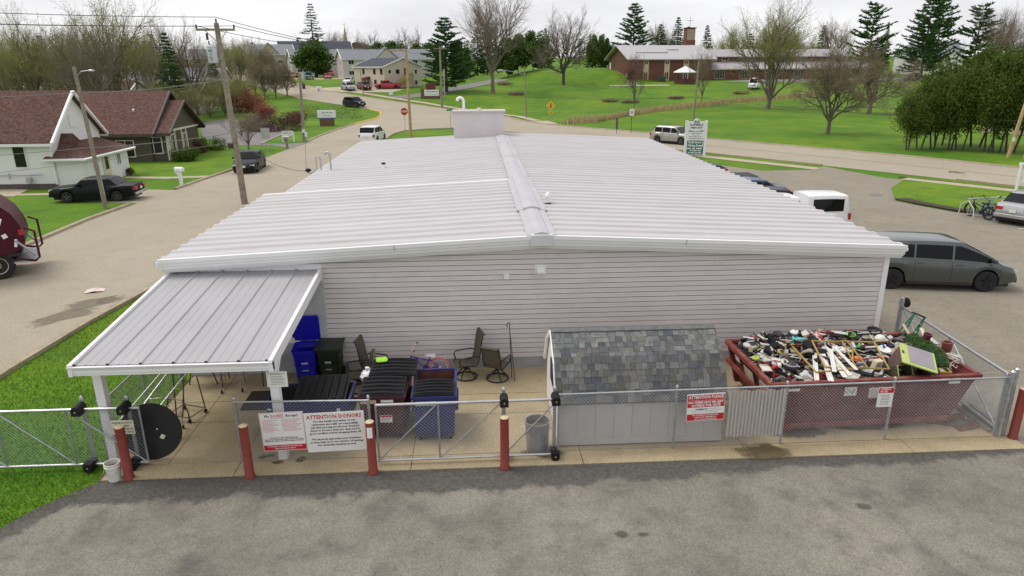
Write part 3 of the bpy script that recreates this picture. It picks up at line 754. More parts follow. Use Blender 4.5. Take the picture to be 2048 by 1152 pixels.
for a, b in (((SYF - .06, ZEv - .06), (SYF + .35, ZBk)), ((SYF + .35, ZBk), (SYM, ZRd)), ((SYM, ZRd), (SYB - .4, ZBk)), ((SYB - .4, ZBk), (SYB + .06, ZEv - .06))):
    mb = MB(); mb.tube((SX0 - .06, a[0], a[1] - .03), (SX0 - .06, b[0], b[1] - .03), .045, n=4); mb.obj("barge_board", TRIM, shed)
mb = MB(); mb.box((SX0 - .03, SYM - .05, 1.25), (.02, .5, .5)); mb.obj("loft_opening", DARKGAP, shed)
shingle_mats = [M("shingle_%d" % i, c, .95, var=.22, scale=9, bump=.5, bscale=60) for i, c in enumerate([(.10, .103, .108), (.135, .138, .138), (.175, .178, .168), (.078, .082, .092), (.115, .108, .095), (.145, .14, .128)])]
PR = [(SYF - .10, ZEv - .10), (SYF + .35, ZBk), (SYM, ZRd)]   # front slope, kinked
def on_slope(s):
    for (y0, z0), (y1, z1) in zip(PR[:-1], PR[1:]):
        L = math.hypot(y1 - y0, z1 - z0)
        if s <= L or (y1, z1) == PR[-1]: return y0 + (y1 - y0) * s / L, z0 + (z1 - z0) * s / L, math.atan2(z1 - z0, y1 - y0)
        s -= L
Ltot = sum(math.hypot(b[0] - a[0], b[1] - a[1]) for a, b in zip(PR[:-1], PR[1:]))
ncs = 13; ch = Ltot / ncs; rs = random.Random(12); count = 0; cache = {}
for c in range(ncs):
    x = SX0 - .07; s0 = c * ch
    y0, z0, a0 = on_slope(s0 + .01)
    while x < SX1 + .04:
        w = min(rs.choice((.10, .13, .15, .17, .2)), SX1 + .06 - x); mi = rs.randrange(6)
        if c < 5 and rs.random() < .55: mi = rs.choice((4, 5, 0))
        if c > 7 and rs.random() < .5: mi = rs.choice((1, 2, 1, 0))
        key = (round(w, 2), mi)
        if key not in cache:
            mb = MB(); mb.prism([(.003, 0, .006), (key[0] - .003, 0, .006), (key[0] - .003, ch + .02, .002), (.003, ch + .02, .002)], (0, 0, 0), (0, 0, .011)); cache[key] = mb.mesh("shingle", shingle_mats[mi])
        inst("shingle", cache[key], shed, (x, y0 - rs.uniform(0, .018) * math.cos(a0), z0 + .012 + rs.uniform(0, .004)), (a0, 0, rs.uniform(-.01, .01)))
        x += w
mb = MB(); mb.add([(x, y, z) for x in (SX0 - .06, SX1 + .05) for y, z in [(SYF - .09, ZEv - .1)] + PR[1:] + [(SYB - .4, ZBk), (SYB + .1, ZEv - .1)]], [(i, i + 1, i + 6, i + 5) for i in range(4)]); mb.obj("roof_deck", shingle_mats[0], shed)
mb = MB(); mb.loft([[(x, SYM - .12, ZRd - .01), (x, SYM, ZRd + .035), (x, SYM + .12, ZRd - .01)] for x in (SX0 - .07, SX1 + .06)]); mb.obj("ridge_shingle", shingle_mats[1], shed)
for x, m in ((SX0 - .08, TRIM),):
    pass
# ================================================================== chain-link fences and gates
WIRE = M("fence_wire", (.36, .37, .39), .5, metal=.5, var=.1)
def wires(mb, L, z0, z1, sp=.073, r=.0028, x0=0.):
    """diagonal weave of a chain-link panel in the local XZ plane"""
    h = z1 - z0; n = int((L + h) / sp) + 1
    for k in range(n):
        for s in (1, -1):
            c = k * sp - h                              # foot of the wire for a +45 degree run
            a, b = max(0, c), min(L, c + h)
            if b - a < .02: continue
            pa, pb = (a, z0 + (a - c)), (b, z0 + (b - c))
            if s < 0: pa, pb = (L - pa[0], pa[1]), (L - pb[0], pb[1])
            y = .004 * s
            mb.tube((x0 + pa[0], y, pa[1]), (x0 + pb[0], y, pb[1]), r, n=3, caps=False)
def fence(name, label, a, b, posts, h=1.38, rail=True, low=.06):
    a, b = Vector(a), Vector(b); L = (b - a).length
    t = thing(name, label, "fence", (a.x, a.y, .03), math.atan2(b.y - a.y, b.x - a.x))
    mb = MB(); wires(mb, L, low, h); mb.obj("wire_mesh", WIRE, t)
    if rail: mb = MB(); mb.tube((0, 0, h), (L, 0, h), .021); mb.obj("top_rail", GALV, t, smooth=50)
    for p in posts:
        rad = .036 if p in (0, L) or p < .01 else .027
        mb = MB(); mb.tube((p, .05, 0), (p, .05, h + .04), rad, n=10); mb.lathe([(rad + .004, h + .03), (rad + .004, h + .06), (rad * .6, h + .09), (0, h + .095)], (p, .05, 0), 10)
        q = mb.obj("post", GALV, t, smooth=50)
        for zz in (.3, .8, 1.2):
            mb = MB(); mb.lathe([(rad + .006, zz - .012), (rad + .006, zz + .012)], (p, .05, 0), 10); mb.obj("band", STEEL, q)
    return t
fence("chain_link_fence", "short chain-link fence length carrying the donation signs", (-4.86, 12.52), (-2.2, 12.42), [0, 2.64])
FR = fence("chain_link_fence", "long chain-link fence in front of shed and maroon dumpster", (1.56, 12.42), (11.1, 12.6), [2.44, 4.75, 7.05, 9.5])
fence("chain_link_fence", "chain-link side fence under the canopy next to the lawn", (-7.55, 12.8), (-7.62, 16.7), [0.0, 1.9, 3.8], h=1.3)
def gate(name, label, a, L, rz, bars, h0=.1, h1=1.34, double=True):
    t = thing(name, label, "gate", (a[0], a[1], .02), rz)
    for nm, z, r in (("top_rail", h1, .03), ("bottom_rail", h0, .027)):
        mb = MB(); mb.tube((0, 0, z), (L, 0, z), r, n=10); mb.obj(nm, STEEL, t, smooth=50)
    if double: mb = MB(); mb.tube((0, .0, h1 + .085), (L * .0 + .01, 0, h1 + .085), .02); 
    for x in bars:
        mb = MB(); mb.tube((x, 0, h0), (x, 0, h1), .02, n=8); mb.obj("upright", GALV, t, smooth=50)
    for x, y in zip(bars[:-1], bars[1:]):
        p, q = (((x, 0, h0), (y, 0, h1)) if name == "sliding_gate" and label.startswith("closed") else ((x, 0, h1), (y, 0, h0)))
        mb = MB(); mb.tube(p, q, .016, n=8); mb.obj("brace", GALV, t, smooth=50)
    mb = MB(); wires(mb, L, h0, h1); mb.obj("wire_mesh", WIRE, t)
    return t
gate("sliding_gate", "open sliding chain-link gate standing over the left lawn", (-12.3, 12.53), 5.62, 0, [0, 1.3, 2.85, 4.2, 5.6], h1=1.32)
gate("sliding_gate", "closed sliding chain-link gate before the dumpsters", (-2.06, 12.3), 3.64, R(.5), [0, 1.22, 2.5, 3.62])
def guide_post(x, y, label, bot=True):
    t = thing("gate_post", label, "post", (x, y, .02))
    mb = MB(); mb.tube((0, 0, 0), (0, 0, 1.5), .037, n=10); mb.lathe([(.042, 1.48), (.042, 1.52), (.02, 1.55), (0, 1.555)], n=10); mb.obj("pole", GALV, t, smooth=50)
    for z, s in ((1.34, 1), (.1, -1)):
        if s < 0 and not bot: continue
        P = [(-.085, -.09), (.085, -.09)] + [(.085 * math.cos(a), .02 + .085 * math.sin(a)) for a in [i * PI / 10 for i in range(11)]]
        mb = MB(); mb.prism([(px, 0, z + pz * s) for px, pz in P], (0, -.3, 0), (0, -.02, 0)); g = mb.obj("roller_guard", BLACKP, t, bevel=.008)
        mb = MB(); mb.lathe([(.016, 0), (.016, .01)], (0, -.308, z + .0), 8, 'Y'); mb.obj("bolt", M("brass_bolt", (.5, .35, .12), .5, var=.1), g)
for x, y, lb in ((-7.82, 12.66, "gate post with black roller guards over the lawn, leftmost"), (-6.96, 12.66, "gate post with black roller guards just left of the round tabletop"), (.47, 12.5, "gate post with black roller guards, behind a red bollard"), (1.5, 12.5, "gate post with black roller guards beside the shed corner")): guide_post(x, y, lb)
t = thing("fence_post", "short galvanised post beside the left canopy post", "post", (-7.5, 12.95, .02)); mb = MB(); mb.tube((0, 0, 0), (0, 0, 1.3), .036, n=10); mb.obj("pole", GALV, t, smooth=50); mb = MB(); mb.lathe([(.04, 1.28), (.04, 1.33), (0, 1.36)], n=10); mb.obj("cap", STEEL, t)
# gate on the right side of the pad
sg = thing("side_gate", "angled chain-link gate along the right side of the dumpster", "gate", (11.12, 12.66, .02), math.atan2(4.3, .28))
L = 4.3
for nm, z in (("top_rail", 1.42), ("bottom_rail", .14)): mb = MB(); mb.tube((0, 0, z), (L, 0, z), .032, n=10); mb.obj(nm, GALV, sg, smooth=50)
for x in (0.02, 2.1, L - .02): mb = MB(); mb.tube((x, 0, .14), (x, 0, 1.42), .02); mb.obj("upright", GALV, sg, smooth=50)
for p, q in (((0, 0, .14), (2.1, 0, 1.42)), ((2.1, 0, .14), (4.28, 0, 1.42))): mb = MB(); mb.tube(p, q, .017); mb.obj("brace", GALV, sg, smooth=50)
mb = MB(); wires(mb, L, .14, 1.42); mb.obj("wire_mesh", WIRE, sg)
for x, y, h, lb in ((11.1, 12.55, 1.5, "galvanised corner post at right end of the front fence"), (11.24, 12.62, 1.52, "galvanised gate post just right of the fence corner"), (11.38, 16.95, 1.62, "thick galvanised post at the building's right corner")):
    t = thing("fence_post", lb, "post", (x, y, .02)); mb = MB(); mb.tube((0, 0, 0), (0, 0, h), .042 if h < 1.6 else .06, n=10); mb.obj("pole", GALV, t, smooth=50)
    mb = MB(); mb.lathe([(.05, h - .01), (.05, h + .04), (.02, h + .07), (0, h + .075)], n=10); mb.obj("cap", STEEL, t)
    for z in (.4, .9, 1.3): mb = MB(); mb.lathe([(.052, z), (.052, z + .03)], n=10); mb.obj("band", STEEL, t)
t = thing("support_wheel", "black rubber gate wheel at the building's right corner", "wheel", (11.6, 17.1, 1.5)); mb = MB(); mb.lathe([(.05, -.05), (.12, -.05), (.135, -.03), (.135, .03), (.12, .05), (.05, .05)], n=18, axis='X'); mb.obj("tyre", BLACKP, t, smooth=40); mb = MB(); mb.tube((-.2, 0, 0), (.06, 0, 0), .025); mb.obj("axle", GALV, t)
# slats woven into the fence
t = thing("privacy_slats", "block of pale vertical privacy slats woven into the fence", "slats", (0, 0, 0))
SLAT = M("pale_slats", (.44, .42, .385), .6, var=.08, scale=3)
a, b = YP(1458, 884, 12.45), YP(1563, 870, 12.45); n = 32
for i in range(n):
    x = a.x - .06 + (b.x - a.x + .05) * i / (n - 1); dz = .02 * math.sin(i * .9)
    mb = MB(); mb.box((x, 12.47 + .02 * (i % 2), (.28 + 1.36) / 2 + dz + .0), (.032, .016, 1.05)); mb.obj("slat", SLAT, t)

# ================================================================== bollards
BOL = M("red_brown_paint", (.20, .028, .018), .55, var=.12, scale=5, col2=(.13, .022, .016), c2=(.55, .7), c2scale=4)
for (x, y, h, lb) in ((-6.91, 12.12, 1.13, "red bollard standing beside the white bucket"), (-4.55, 12.02, 1.13, "red bollard left of the donation signs"), (-2.15, 12.02, 1.13, "red bollard with white sticker right of the donation signs"), (.46, 12.02, 1.13, "red bollard in front of the closed sliding gate"), (11.38, 12.5, 1.16, "red bollard outside the fence corner at far right")):
    t = thing("bollard", lb, "bollard", (x, y, .02), 0, "red bollards along the pad"); mb = MB(); mb.lathe([(.105, -.02), (.1, .05), (.088, .06), (.086, h)], n=20); mb.obj("pipe", BOL, t, smooth=50)
    mb = MB(); mb.lathe([(.084, h - .002), (.08, h + .012), (0, h + .03)], n=20); mb.obj("cap", M("cement_cap", (.56, .45, .28), .9, var=.12), t, smooth=50)
    if abs(x + 2.15) < .01: mb = MB(); mb.lathe([(.0885, .82), (.0885, 1.05)], n=20); me = mb; me.f = [f for f in me.f if len(f) == 4][13:17]; me.obj("sticker", WHT, t)

# ================================================================== signs on the fences
def board(name, label, px, y, d=.012, mat=None, cat="sign"):
    """flat board from its four photo corners (tl, tr, br, bl) on the fence plane"""
    c = [YP(p[0], p[1], y) for p in px]; w = ((c[1] - c[0]).length + (c[2] - c[3]).length) / 2; h = ((c[3] - c[0]).length + (c[2] - c[1]).length) / 2
    ctr = (c[0] + c[1] + c[2] + c[3]) / 4
    t = thing(name, label, cat, ctr); mb = MB(); mb.box((0, 0, 0), (w, d, h)); mb.obj("board", mat or WHT, t)
    return t, w, h
PY = 12.40
t, w, h = board("donation_sign", "white rejection-list sign with red lists and red bottom band", ((518, 827), (607, 822), (613, 899), (527, 902)), PY)
t.rotation_euler = (0, R(-1.5), 0)
S = lambda o, y=-.0075: setattr(o, "location", (o.location.x, y, o.location.z))
for x, z, a, b in ((0, h / 2 - .012, w - .03, .004), (0, -h / 2 + .012, w - .03, .004), (-w / 2 + .012, 0, .004, h - .03), (w / 2 - .012, 0, .004, h - .03)): mb = MB(); mb.box((x, -.0068, z), (a, .002, b)); mb.obj("border_line", RED, t)
text(t, "We", (-.28, -.008, h / 2 - .075), .085, INK, bold=.002, width=.1); text(t, "DO NOT", (-.075, -.008, h / 2 - .075), .08, RED, bold=.002, width=.25); text(t, "Accept:", (.21, -.008, h / 2 - .075), .085, INK, bold=.002, width=.25)
mb = MB(); mb.box((-.075, -.0068, h / 2 - .12), (.27, .002, .005)); mb.obj("underline", INK, t)
scribble(t, [(-w / 2 + .05, -.06 - .04 * ((i * 7) % 4), h / 2 - .165 - i * .028, .012) for i in range(10)] + [(.0, w / 2 - .04 - .04 * ((i * 5) % 4), h / 2 - .155 - i * .028, .012) for i in range(10)], RED, seed=5).location = (0, -.008, 0)
text(t, "WE CANNOT ACCEPT ITEMS WHICH ARE", (0, -.008, -.135), .03, INK, bold=.001, width=.55); text(t, "BROKEN, DIRTY, RECALLED, SMELL OF PET ODOR, TORN,", (0, -.008, -.172), .028, INK, bold=.001, width=.76); text(t, "RIPPED, RUSTY, MISSING OR IN NON-WORKING CONDITION", (0, -.008, -.208), .028, INK, bold=.001, width=.76)
mb = MB(); mb.box((0, -.007, -h / 2 + .075), (w - .03, .002, .115)); mb.obj("red_band", RED, t)
text(t, "IT IS ILLEGAL TO DISPOSE OF YOUR PERSONAL", (0, -.0095, -h / 2 + .1), .035, WHT, bold=.001, width=.68); text(t, "ITEMS ON THIS PROPERTY", (0, -.0095, -h / 2 + .052), .035, WHT, bold=.001, width=.42)
t, w, h = board("donation_sign", "white sign headed ATTENTION DONORS in red capitals", ((609, 826), (729, 822), (733, 899), (614, 904)), PY - .02)
t.rotation_euler = (0, R(-1.5), 0)
text(t, "ATTENTION DONORS", (0, -.008, h / 2 - .095), .12, RED, bold=.003, width=w * .92)
for i, s in enumerate(["For the health and safety of our", "customers and staff, we respectfully", "ask that you inspect all your donated", "items to be sure they are clean and in", "good condition before dropping them off.", "", "We sincerely appreciate your donations", "as they help us in our mission of serving", "our community members in need."]):
    if s: text(t, s, (0, -.008, h / 2 - .19 - i * .066), .058, INK, bold=.0016, width=w * (.021 + .0212 * len(s)))
t, w, h = board("gate_sign", "cream metal sign with block capitals on the open gate", ((221, 842), (267, 840), (270, 868), (225, 868)), 12.44, mat=M("cream_sign", (.66, .62, .50), .5, var=.04))
for i, (s, ww) in enumerate((("PLEASE DO NOT", .88), ("LEAVE ANY", .6), ("BELONGINGS IN", .86), ("FRONT OF GATE", .88))): text(t, s, (0, -.008, h * (.33 - .22 * i)), .055, INK, bold=.001, width=w * ww)
t, w, h = board("warning_sign", "red and white ATTENTION PLEASE sign on the long fence", ((1374, 790), (1450, 785), (1448, 838), (1373, 843)), PY)
t.rotation_euler = (0, R(-2), 0)
for z, a in ((h * .24, h * .46), (-h * .36, h * .24)): mb = MB(); mb.box((0, -.007, z), (w - .015, .002, a)); mb.obj("red_band", RED, t)
mb = MB(); mb.box((0, -.0072, h * .27), (w - .02, .0024, .005)); mb.obj("rule", WHT, t)
text(t, "ATTENTION PLEASE", (0, -.0095, h * .385), .1, WHT, bold=.003, width=w * .93); text(t, "NO ITEMS MAY BE LEFT", (0, -.0095, h * .19), .07, WHT, bold=.003, width=w * .93); text(t, "OUTSIDE THE GATE", (0, -.0095, h * .075), .07, WHT, bold=.003, width=w * .78)
mb = MB(); mb.quad((-.23, 0, -.045), (-.1, 0, -.055), (.05, 0, -.04), (.05, 0, -.03), (-.1, 0, -.025), (-.2, 0, -.03)); o = mb.obj("blue_smear", M("marker_blue", (.02, .09, .35), .6, var=.2), t); o.location = (0, -.0075, 0)
scribble(t, [(.07, .28, -.035, .012), (-.3, .33, -.07, .014), (-.25, .25, -.105, .013)], INK, seed=8, ht=.4).location = (0, -.0078, 0)
for i, (s, ww) in enumerate((("NO DUMPING OR DISPOSAL", .7), ("WITHOUT PERMISSION,", .58), ("CITY CODE VIOLATION", .6))): text(t, s, (0, -.0095, -h * .29 - i * h * .075), .04, WHT, bold=.001, width=w * ww)
t, w, h = board("camera_sign", "narrow white notice with red CAMERAS IN USE heading", ((1757, 776), (1787, 774), (1784, 812), (1753, 815)), PY + .06)
mb = MB(); mb.box((0, -.007, h * .36), (w - .01, .002, h * .27)); mb.obj("red_band", RED, t)
text(t, "CAMERAS", (-.02, -.0095, h * .42), .05, WHT, bold=.002, width=w * .7); text(t, "IN USE", (-.05, -.0095, h * .3), .05, WHT, bold=.002, width=w * .45)
scribble(t, [(-.1 + .01 * (i % 3), .1 - .012 * (i % 2), .05 - i * .035, .016) for i in range(7)], INK, seed=9).location = (0, -.008, 0)
t, w, h = board("blank_plate", "blank weathered tin plate on the fence left of camera notice", ((1738, 777), (1757, 775), (1755, 795), (1737, 796)), PY + .07, mat=M("tin_plate", (.50, .47, .42), .5, metal=.3, var=.12)); 
mb = MB(); mb.box((0, -.008, .05), (.03, .006, .012)); mb.obj("clip", STEEL, t)

# ================================================================== dumpsters
def dumpster(name, label, loc, rz, w, d, h, body, inner, lids, taper=.06, sign=None):
    t = thing(name, label, "dumpster", loc, rz); th = .03
    q = [(0, 0), (w, 0), (w, d), (0, d)]; c = Vector((w / 2, d / 2))
    ring = lambda k, z, o: [(c.x + (x - c.x) * k + (o if x == 0 else -o), c.y + (y - c.y) * k + (o if y == 0 else -o), z) for x, y in q]
    k0 = 1 - taper * 2
    mb = MB(); mb.loft([ring(k0, .1, 0), ring(1, h, 0), ring(1, h, th), ring(k0, .13, th)], caps=False); mb.add(ring(k0, .1, 0), [(3, 2, 1, 0)]); mb.add(ring(k0, .14, th * .5), [(0, 1, 2, 3)]); mb.obj("body", body, t)
    mb = MB()
    mb.loft([ring(1, h - .05, -.03), ring(1, h + .01, -.03), ring(1, h + .01, .03), ring(1, h - .05, .03)], caps=False); mb.obj("rim", body, t)
    mb = MB(); mb.loft([ring(k0, .16, th + .004), ring(1, h - .02, th + .004)], caps=False); mb.f = [f[::-1] for f in mb.f]; mb.obj("lining", inner, t)
    for x in (0, 1):
        mb = MB(); xx = -.05 if x == 0 else w - .02; mb.bb(xx, xx + .07, d * .2, d * .8, h * .55, h * .55 + .14); mb.obj("fork_pocket", body, t, bevel=.01)
    for x in (.12, w - .12):
        for y in (.15, d - .15):
            mb = MB(); mb.lathe([(.02, -.03), (.06, -.03), (.06, .03), (.02, .03)], (x, y, .06), 12, 'X'); mb.obj("caster", BLACKP, t)
    for (y0, y1, z0, z1, x0, x1, along) in lids:
        mb = MB(); n = 9
        mb.add([(x0, y0, z0), (x1, y0, z0), (x1, y1, z1), (x0, y1, z1), (x0, y0, z0 - .03), (x1, y0, z0 - .03), (x1, y1, z1 - .03), (x0, y1, z1 - .03)], [(0, 1, 2, 3), (7, 6, 5, 4), (0, 4, 5, 1), (1, 5, 6, 2), (2, 6, 7, 3), (3, 7, 4, 0)])
        ld = mb.obj("lid", BLACKP, t)
        m = 5 if along == 'x' else 7
        for i in range(m):                             # raised ribs of the lid
            f0, f1 = (i + .12) / m, (i + .72) / m; mb = MB(); ss = []
            for s in range(6):
                u = .04 + .92 * s / 5; bow = .03 * math.sin(PI * u)
                if along == 'x':
                    ya, yb_ = y0 + (y1 - y0) * f0, y0 + (y1 - y0) * f1; za, zb = z0 + (z1 - z0) * f0, z0 + (z1 - z0) * f1; x = x0 + (x1 - x0) * u
                    ss.append([(x, ya, za), (x, ya + .02, za + .03 + bow), (x, yb_ - .02, zb + .03 + bow), (x, yb_, zb)])
                else:
                    xa, xb_ = x0 + (x1 - x0) * f0, x0 + (x1 - x0) * f1; y = y0 + (y1 - y0) * u; zz = z0 + (z1 - z0) * u
                    ss.append([(xa, y, zz), (xa + .02, y, zz + .03 + bow), (xb_ - .02, y, zz + .03 + bow), (xb_, y, zz)])
            mb.loft(ss); mb.obj("rib", M("lid_rib", (.014, .014, .016), .7, var=.25, scale=5, spec=.2), ld)
    return t
NAVY = M("navy_dumpster", (.022, .030, .135), .5, var=.2, scale=3, col2=(.05, .05, .10), c2=(.58, .72), c2scale=3)
MAROON = M("maroon_dumpster", (.055, .009, .016), .5, var=.2, scale=3, col2=(.10, .04, .03), c2=(.6, .75), c2scale=3)
RUSTIN = M("rusty_lining", (.10, .035, .025), .8, var=.35, scale=4)
db = dumpster("dumpster", "navy dumpster with near half lidded and rusty inside showing", (-1.42, 13.08, .03), R(1), .90, 1.38, 1.08, NAVY, RUSTIN, [(.0, .62, 1.12, 1.17, .0, .88, 'x')])
mb = MB(); mb.box((.27, -.003, .93), (.42, .012, .09)); mb.obj("label_plate", WHT, db); text(db, "SCKANO", (.27, -.011, .93), .09, INK, bold=.001, width=.36)
dm = dumpster("dumpster", "maroon dumpster with two black lids, the rear one askew", (-2.56, 13.22, .03), R(-2), .96, 1.5, 1.05, MAROON, RUSTIN, [(.0, .68, 1.08, 1.20, .0, .95, 'x'), (.72, 1.42, 1.22, 1.30, .1, 1.12, 'x')])
mb = MB(); mb.box((.55, .035, .52), (.26, .008, .17)); mb.obj("warning_label", WHT, dm); mb = MB(); mb.box((.55, .029, .58), (.24, .006, .04)); mb.obj("label_band", RED, dm); scribble(dm, [(.45, .63, .53, .014), (.45, .6, .5, .014), (.45, .62, .47, .014)], INK, seed=4).location = (0, .030, 0)
mb = MB(); mb.box((.2, -.01, .95), (.34, .008, .1)); mb.obj("paper_label", M("aged_label", (.55, .45, .33), .7, var=.2), dm); mb = MB(); mb.box((.6, -.01, .96), (.26, .008, .06)); mb.obj("white_label", WHT, dm)
dl = dumpster("dumpster", "long navy dumpster with ribbed black lid behind the signs", (-4.5, 13.25, .03), R(1), 1.72, .95, .93, NAVY, RUSTIN, [(.0, .92, .97, 1.14, .55, 1.66, 'y'), (.02, .8, .9, .95, .0, .5, 'y')])
mb = MB(); mb.box((1.5, -.02, .72), (.07, .008, .14)); mb.obj("sticker", WHT, dl); mb = MB(); mb.box((.08, -.02, .82), (.08, .006, .04)); mb.obj("sticker", WHT, dl)
t = thing("lime_lid", "lime green plastic lid lying on the askew dumpster lid", "lid", (-2.2, 14.45, 1.38), R(10)); mb = MB(); q = [(.13 * (abs(math.cos(a)) ** .5) * (1 if math.cos(a) > 0 else -1), .13 * (abs(math.sin(a)) ** .5) * (1 if math.sin(a) > 0 else -1), 0) for a in [i * PI / 12 for i in range(24)]]
mb.prism(q, (0, 0, 0), (0, 0, .02)); mb.obj("rim", M("lime_plastic", (.30, .62, .03), .4, var=.06), t, bevel=.005); mb = MB(); mb.prism([(x * .8, y * .8, 0) for x, y, z in q], (0, 0, .02), (0, 0, .026)); mb.obj("panel", MATS["lime_plastic"], t)
t = thing("plastic_sack", "white plastic sack bulging from the maroon dumpster", "bag", (-2.5, 14.2, 1.12)); mb = MB(); mb.ball((0, 0, 0), (.16, .24, .14), 14, 9); mb.v = [(x + rng.uniform(-.02, .02), y + rng.uniform(-.02, .02), z + rng.uniform(-.02, .02)) for x, y, z in mb.v]; mb.obj("sack", M("white_plastic", (.7, .7, .72), .35, var=.08), t, smooth=30); mb = MB(); mb.lathe([(.02, .1), (.015, .14), (.05, .2)], n=8); mb.obj("knot", MATS["white_plastic"], t)

# ================================================================== wheeled carts
def cart(label, loc, rz, col, open_lid, logo):
    t = thing("wheeled_bin", label, "bin", loc, rz); w, d, h = .56, .62, .95
    m = M("bin_" + logo, col, .45, var=.08, scale=3)
    sec = lambda k, z, o=0: [(x * w / 2 * k, y * d / 2 * k + (.03 if z < .5 else 0), z) for x, y in ((-1, -.86), (-.86, -1), (.86, -1), (1, -.86), (1, .86), (.86, 1), (-.86, 1), (-1, .86))]
    mb = MB(); mb.loft([sec(.74, .06), sec(.8, .1), sec(.95, .8), sec(1.0, .82), sec(1.03, h - .03), sec(1.08, h - .02), sec(1.08, h)], caps=False); mb.add(sec(.74, .06), [tuple(range(7, -1, -1))]); mb.add(sec(.95, .55), [tuple(range(8))]); mb.obj("body", m, t, smooth=35)
    P = [(-.31, -.36, 0), (.31, -.36, 0), (.33, -.28, 0), (.33, .34, 0), (-.33, .34, 0), (-.33, -.28, 0)]
    mb = MB(); mb.prism(P, (0, 0, 0), (0, 0, .05)); ld = mb.obj("lid", m, t, bevel=.02)
    if open_lid: ld.location = (0, .40, h + .32); ld.rotation_euler = (R(-82), 0, 0)
    else: ld.location = (0, 0, h + .005); ld.rotation_euler = (R(3), 0, 0)
    mb = MB(); mb.path([(-.2, .33, h - .06), (-.2, .42, h - .03), (.2, .42, h - .03), (.2, .33, h - .06)], .018, 8); mb.obj("handle", m, t)
    for s in (-1, 1): mb = MB(); mb.lathe([(.05, -.03), (.12, -.03), (.13, 0), (.12, .03), (.05, .03)], (s * .25, .27, .13), 16, 'X'); mb.obj("wheel", BLACKP, t, smooth=40)
    mb = MB(); mb.box((0, -.282, .6), (.16, .01, .04)); mb.obj("hot_stamp", M("stamp_grey", (.5, .5, .48), .5, var=.1), t, ); mb = MB(); mb.box((0, -.262, .4), (.16, .01, .02)); mb.obj("hot_stamp", MATS["stamp_grey"], t)
    mb = MB(); mb.box((0, -.29, .5), (.2, .015, .12)); mb.obj("front_recess", m, t)
    return t
cart("royal blue wheeled bin with its lid flung open", (-4.38, 16.35, .03), R(4), (.006, .006, .42), True, "royal_blue")
cart("dark green wheeled bin with closed black lid", (-3.78, 16.38, .03), R(-3), (.012, .022, .014), False, "dark_green")
# ================================================================== sling patio chairs
SLING = M("brown_sling", (.095, .078, .058), .8, var=.12, scale=12); FRM = M("bronze_frame", (.022, .019, .017), .5, var=.1)
def chair(label, loc, rz, back_h=.72, tilt=0.):
    t = thing("patio_chair", label, "chair", loc, rz, "sling patio chairs by the wall")   # faces +x
    prof = [(.27, .40), (.22, .43), (0, .40), (-.2, .38), (-.25, .42), (-.30, .6), (-.36, .4 + back_h * .75), (-.41, .4 + back_h), (-.47, .4 + back_h - .02)]
    mb = MB(); mb.loft([[(x, y, z), (x - .008, y, z + .012)] for x, z in prof for y in (0,)], caps=False) if False else None
    mb = MB(); n = len(prof); mb.add([(x, y, z) for y in (-.235, .235) for x, z in prof] + [(x + .012, y, z - .012) for y in (-.235, .235) for x, z in prof], [(i, i + 1, n + i + 1, n + i) for i in range(n - 1)] + [(2 * n + i + 1, 2 * n + i, 3 * n + i, 3 * n + i + 1) for i in range(n - 1)]); mb.obj("sling", SLING, t, smooth=40)
    for s in (-1, 1):
        mb = MB(); mb.path([(x, s * .245, z) for x, z in prof], .017, 6); mb.obj("side_rail", FRM, t, smooth=50)
        mb = MB(); mb.path([(.2, s * .25, .42), (.24, s * .28, .58), (.2, s * .285, .64), (-.05, s * .285, .66), (-.25, s * .28, .66), (-.32, s * .25, .62)], .018, 6); mb.obj("arm", FRM, t, smooth=50)
    for i in range(4): a = PI / 4 + i * PI / 2; mb = MB(); mb.path([(0, 0, .28), (.12 * math.cos(a), .12 * math.sin(a), .22), (.27 * math.cos(a), .27 * math.sin(a), .03)], .017, 6); mb.obj("leg", FRM, t, smooth=50)
    mb = MB(); mb.tube((0, 0, .2), (0, 0, .4), .03); mb.obj("swivel", FRM, t)
    mb = MB(); mb.path([(.28 * math.cos(a), .28 * math.sin(a), .025) for a in [i * PI / 12 for i in range(24)]], .018, 6, True); mb.obj("ring_base", FRM, t, smooth=50)
    return t
chair("brown sling patio chair facing left between green bin and maroon dumpster", (-3.02, 15.75, .03), R(190), .55)
chair("tall-backed brown sling patio chair behind the maroon dumpster", (-2.62, 16.15, .03), R(-10), .78)
chair("tall-backed brown sling patio chair right of navy dumpster", (-.35, 16.3, .03), R(196), .82)
chair("brown sling patio chair seen from behind beside thin pole", (.45, 16.15, .03), R(62), .62)
t = thing("garden_pole", "thin black shepherd's pole leaning by the last patio chair", "pole", (.79, 16.25, .03)); mb = MB(); mb.path([(.03, -.1, 0), (0, .3, 1.32), (0, .32, 1.38), (-.05, .3, 1.36), (-.08, .3, 1.3), (-.04, .3, 1.25)], .011, 6); mb.obj("rod", FRM, t, smooth=50); mb = MB(); mb.tube((.1, -.3, 0), (0, .28, 1.2), .009, n=6); mb.obj("stay", FRM, t)

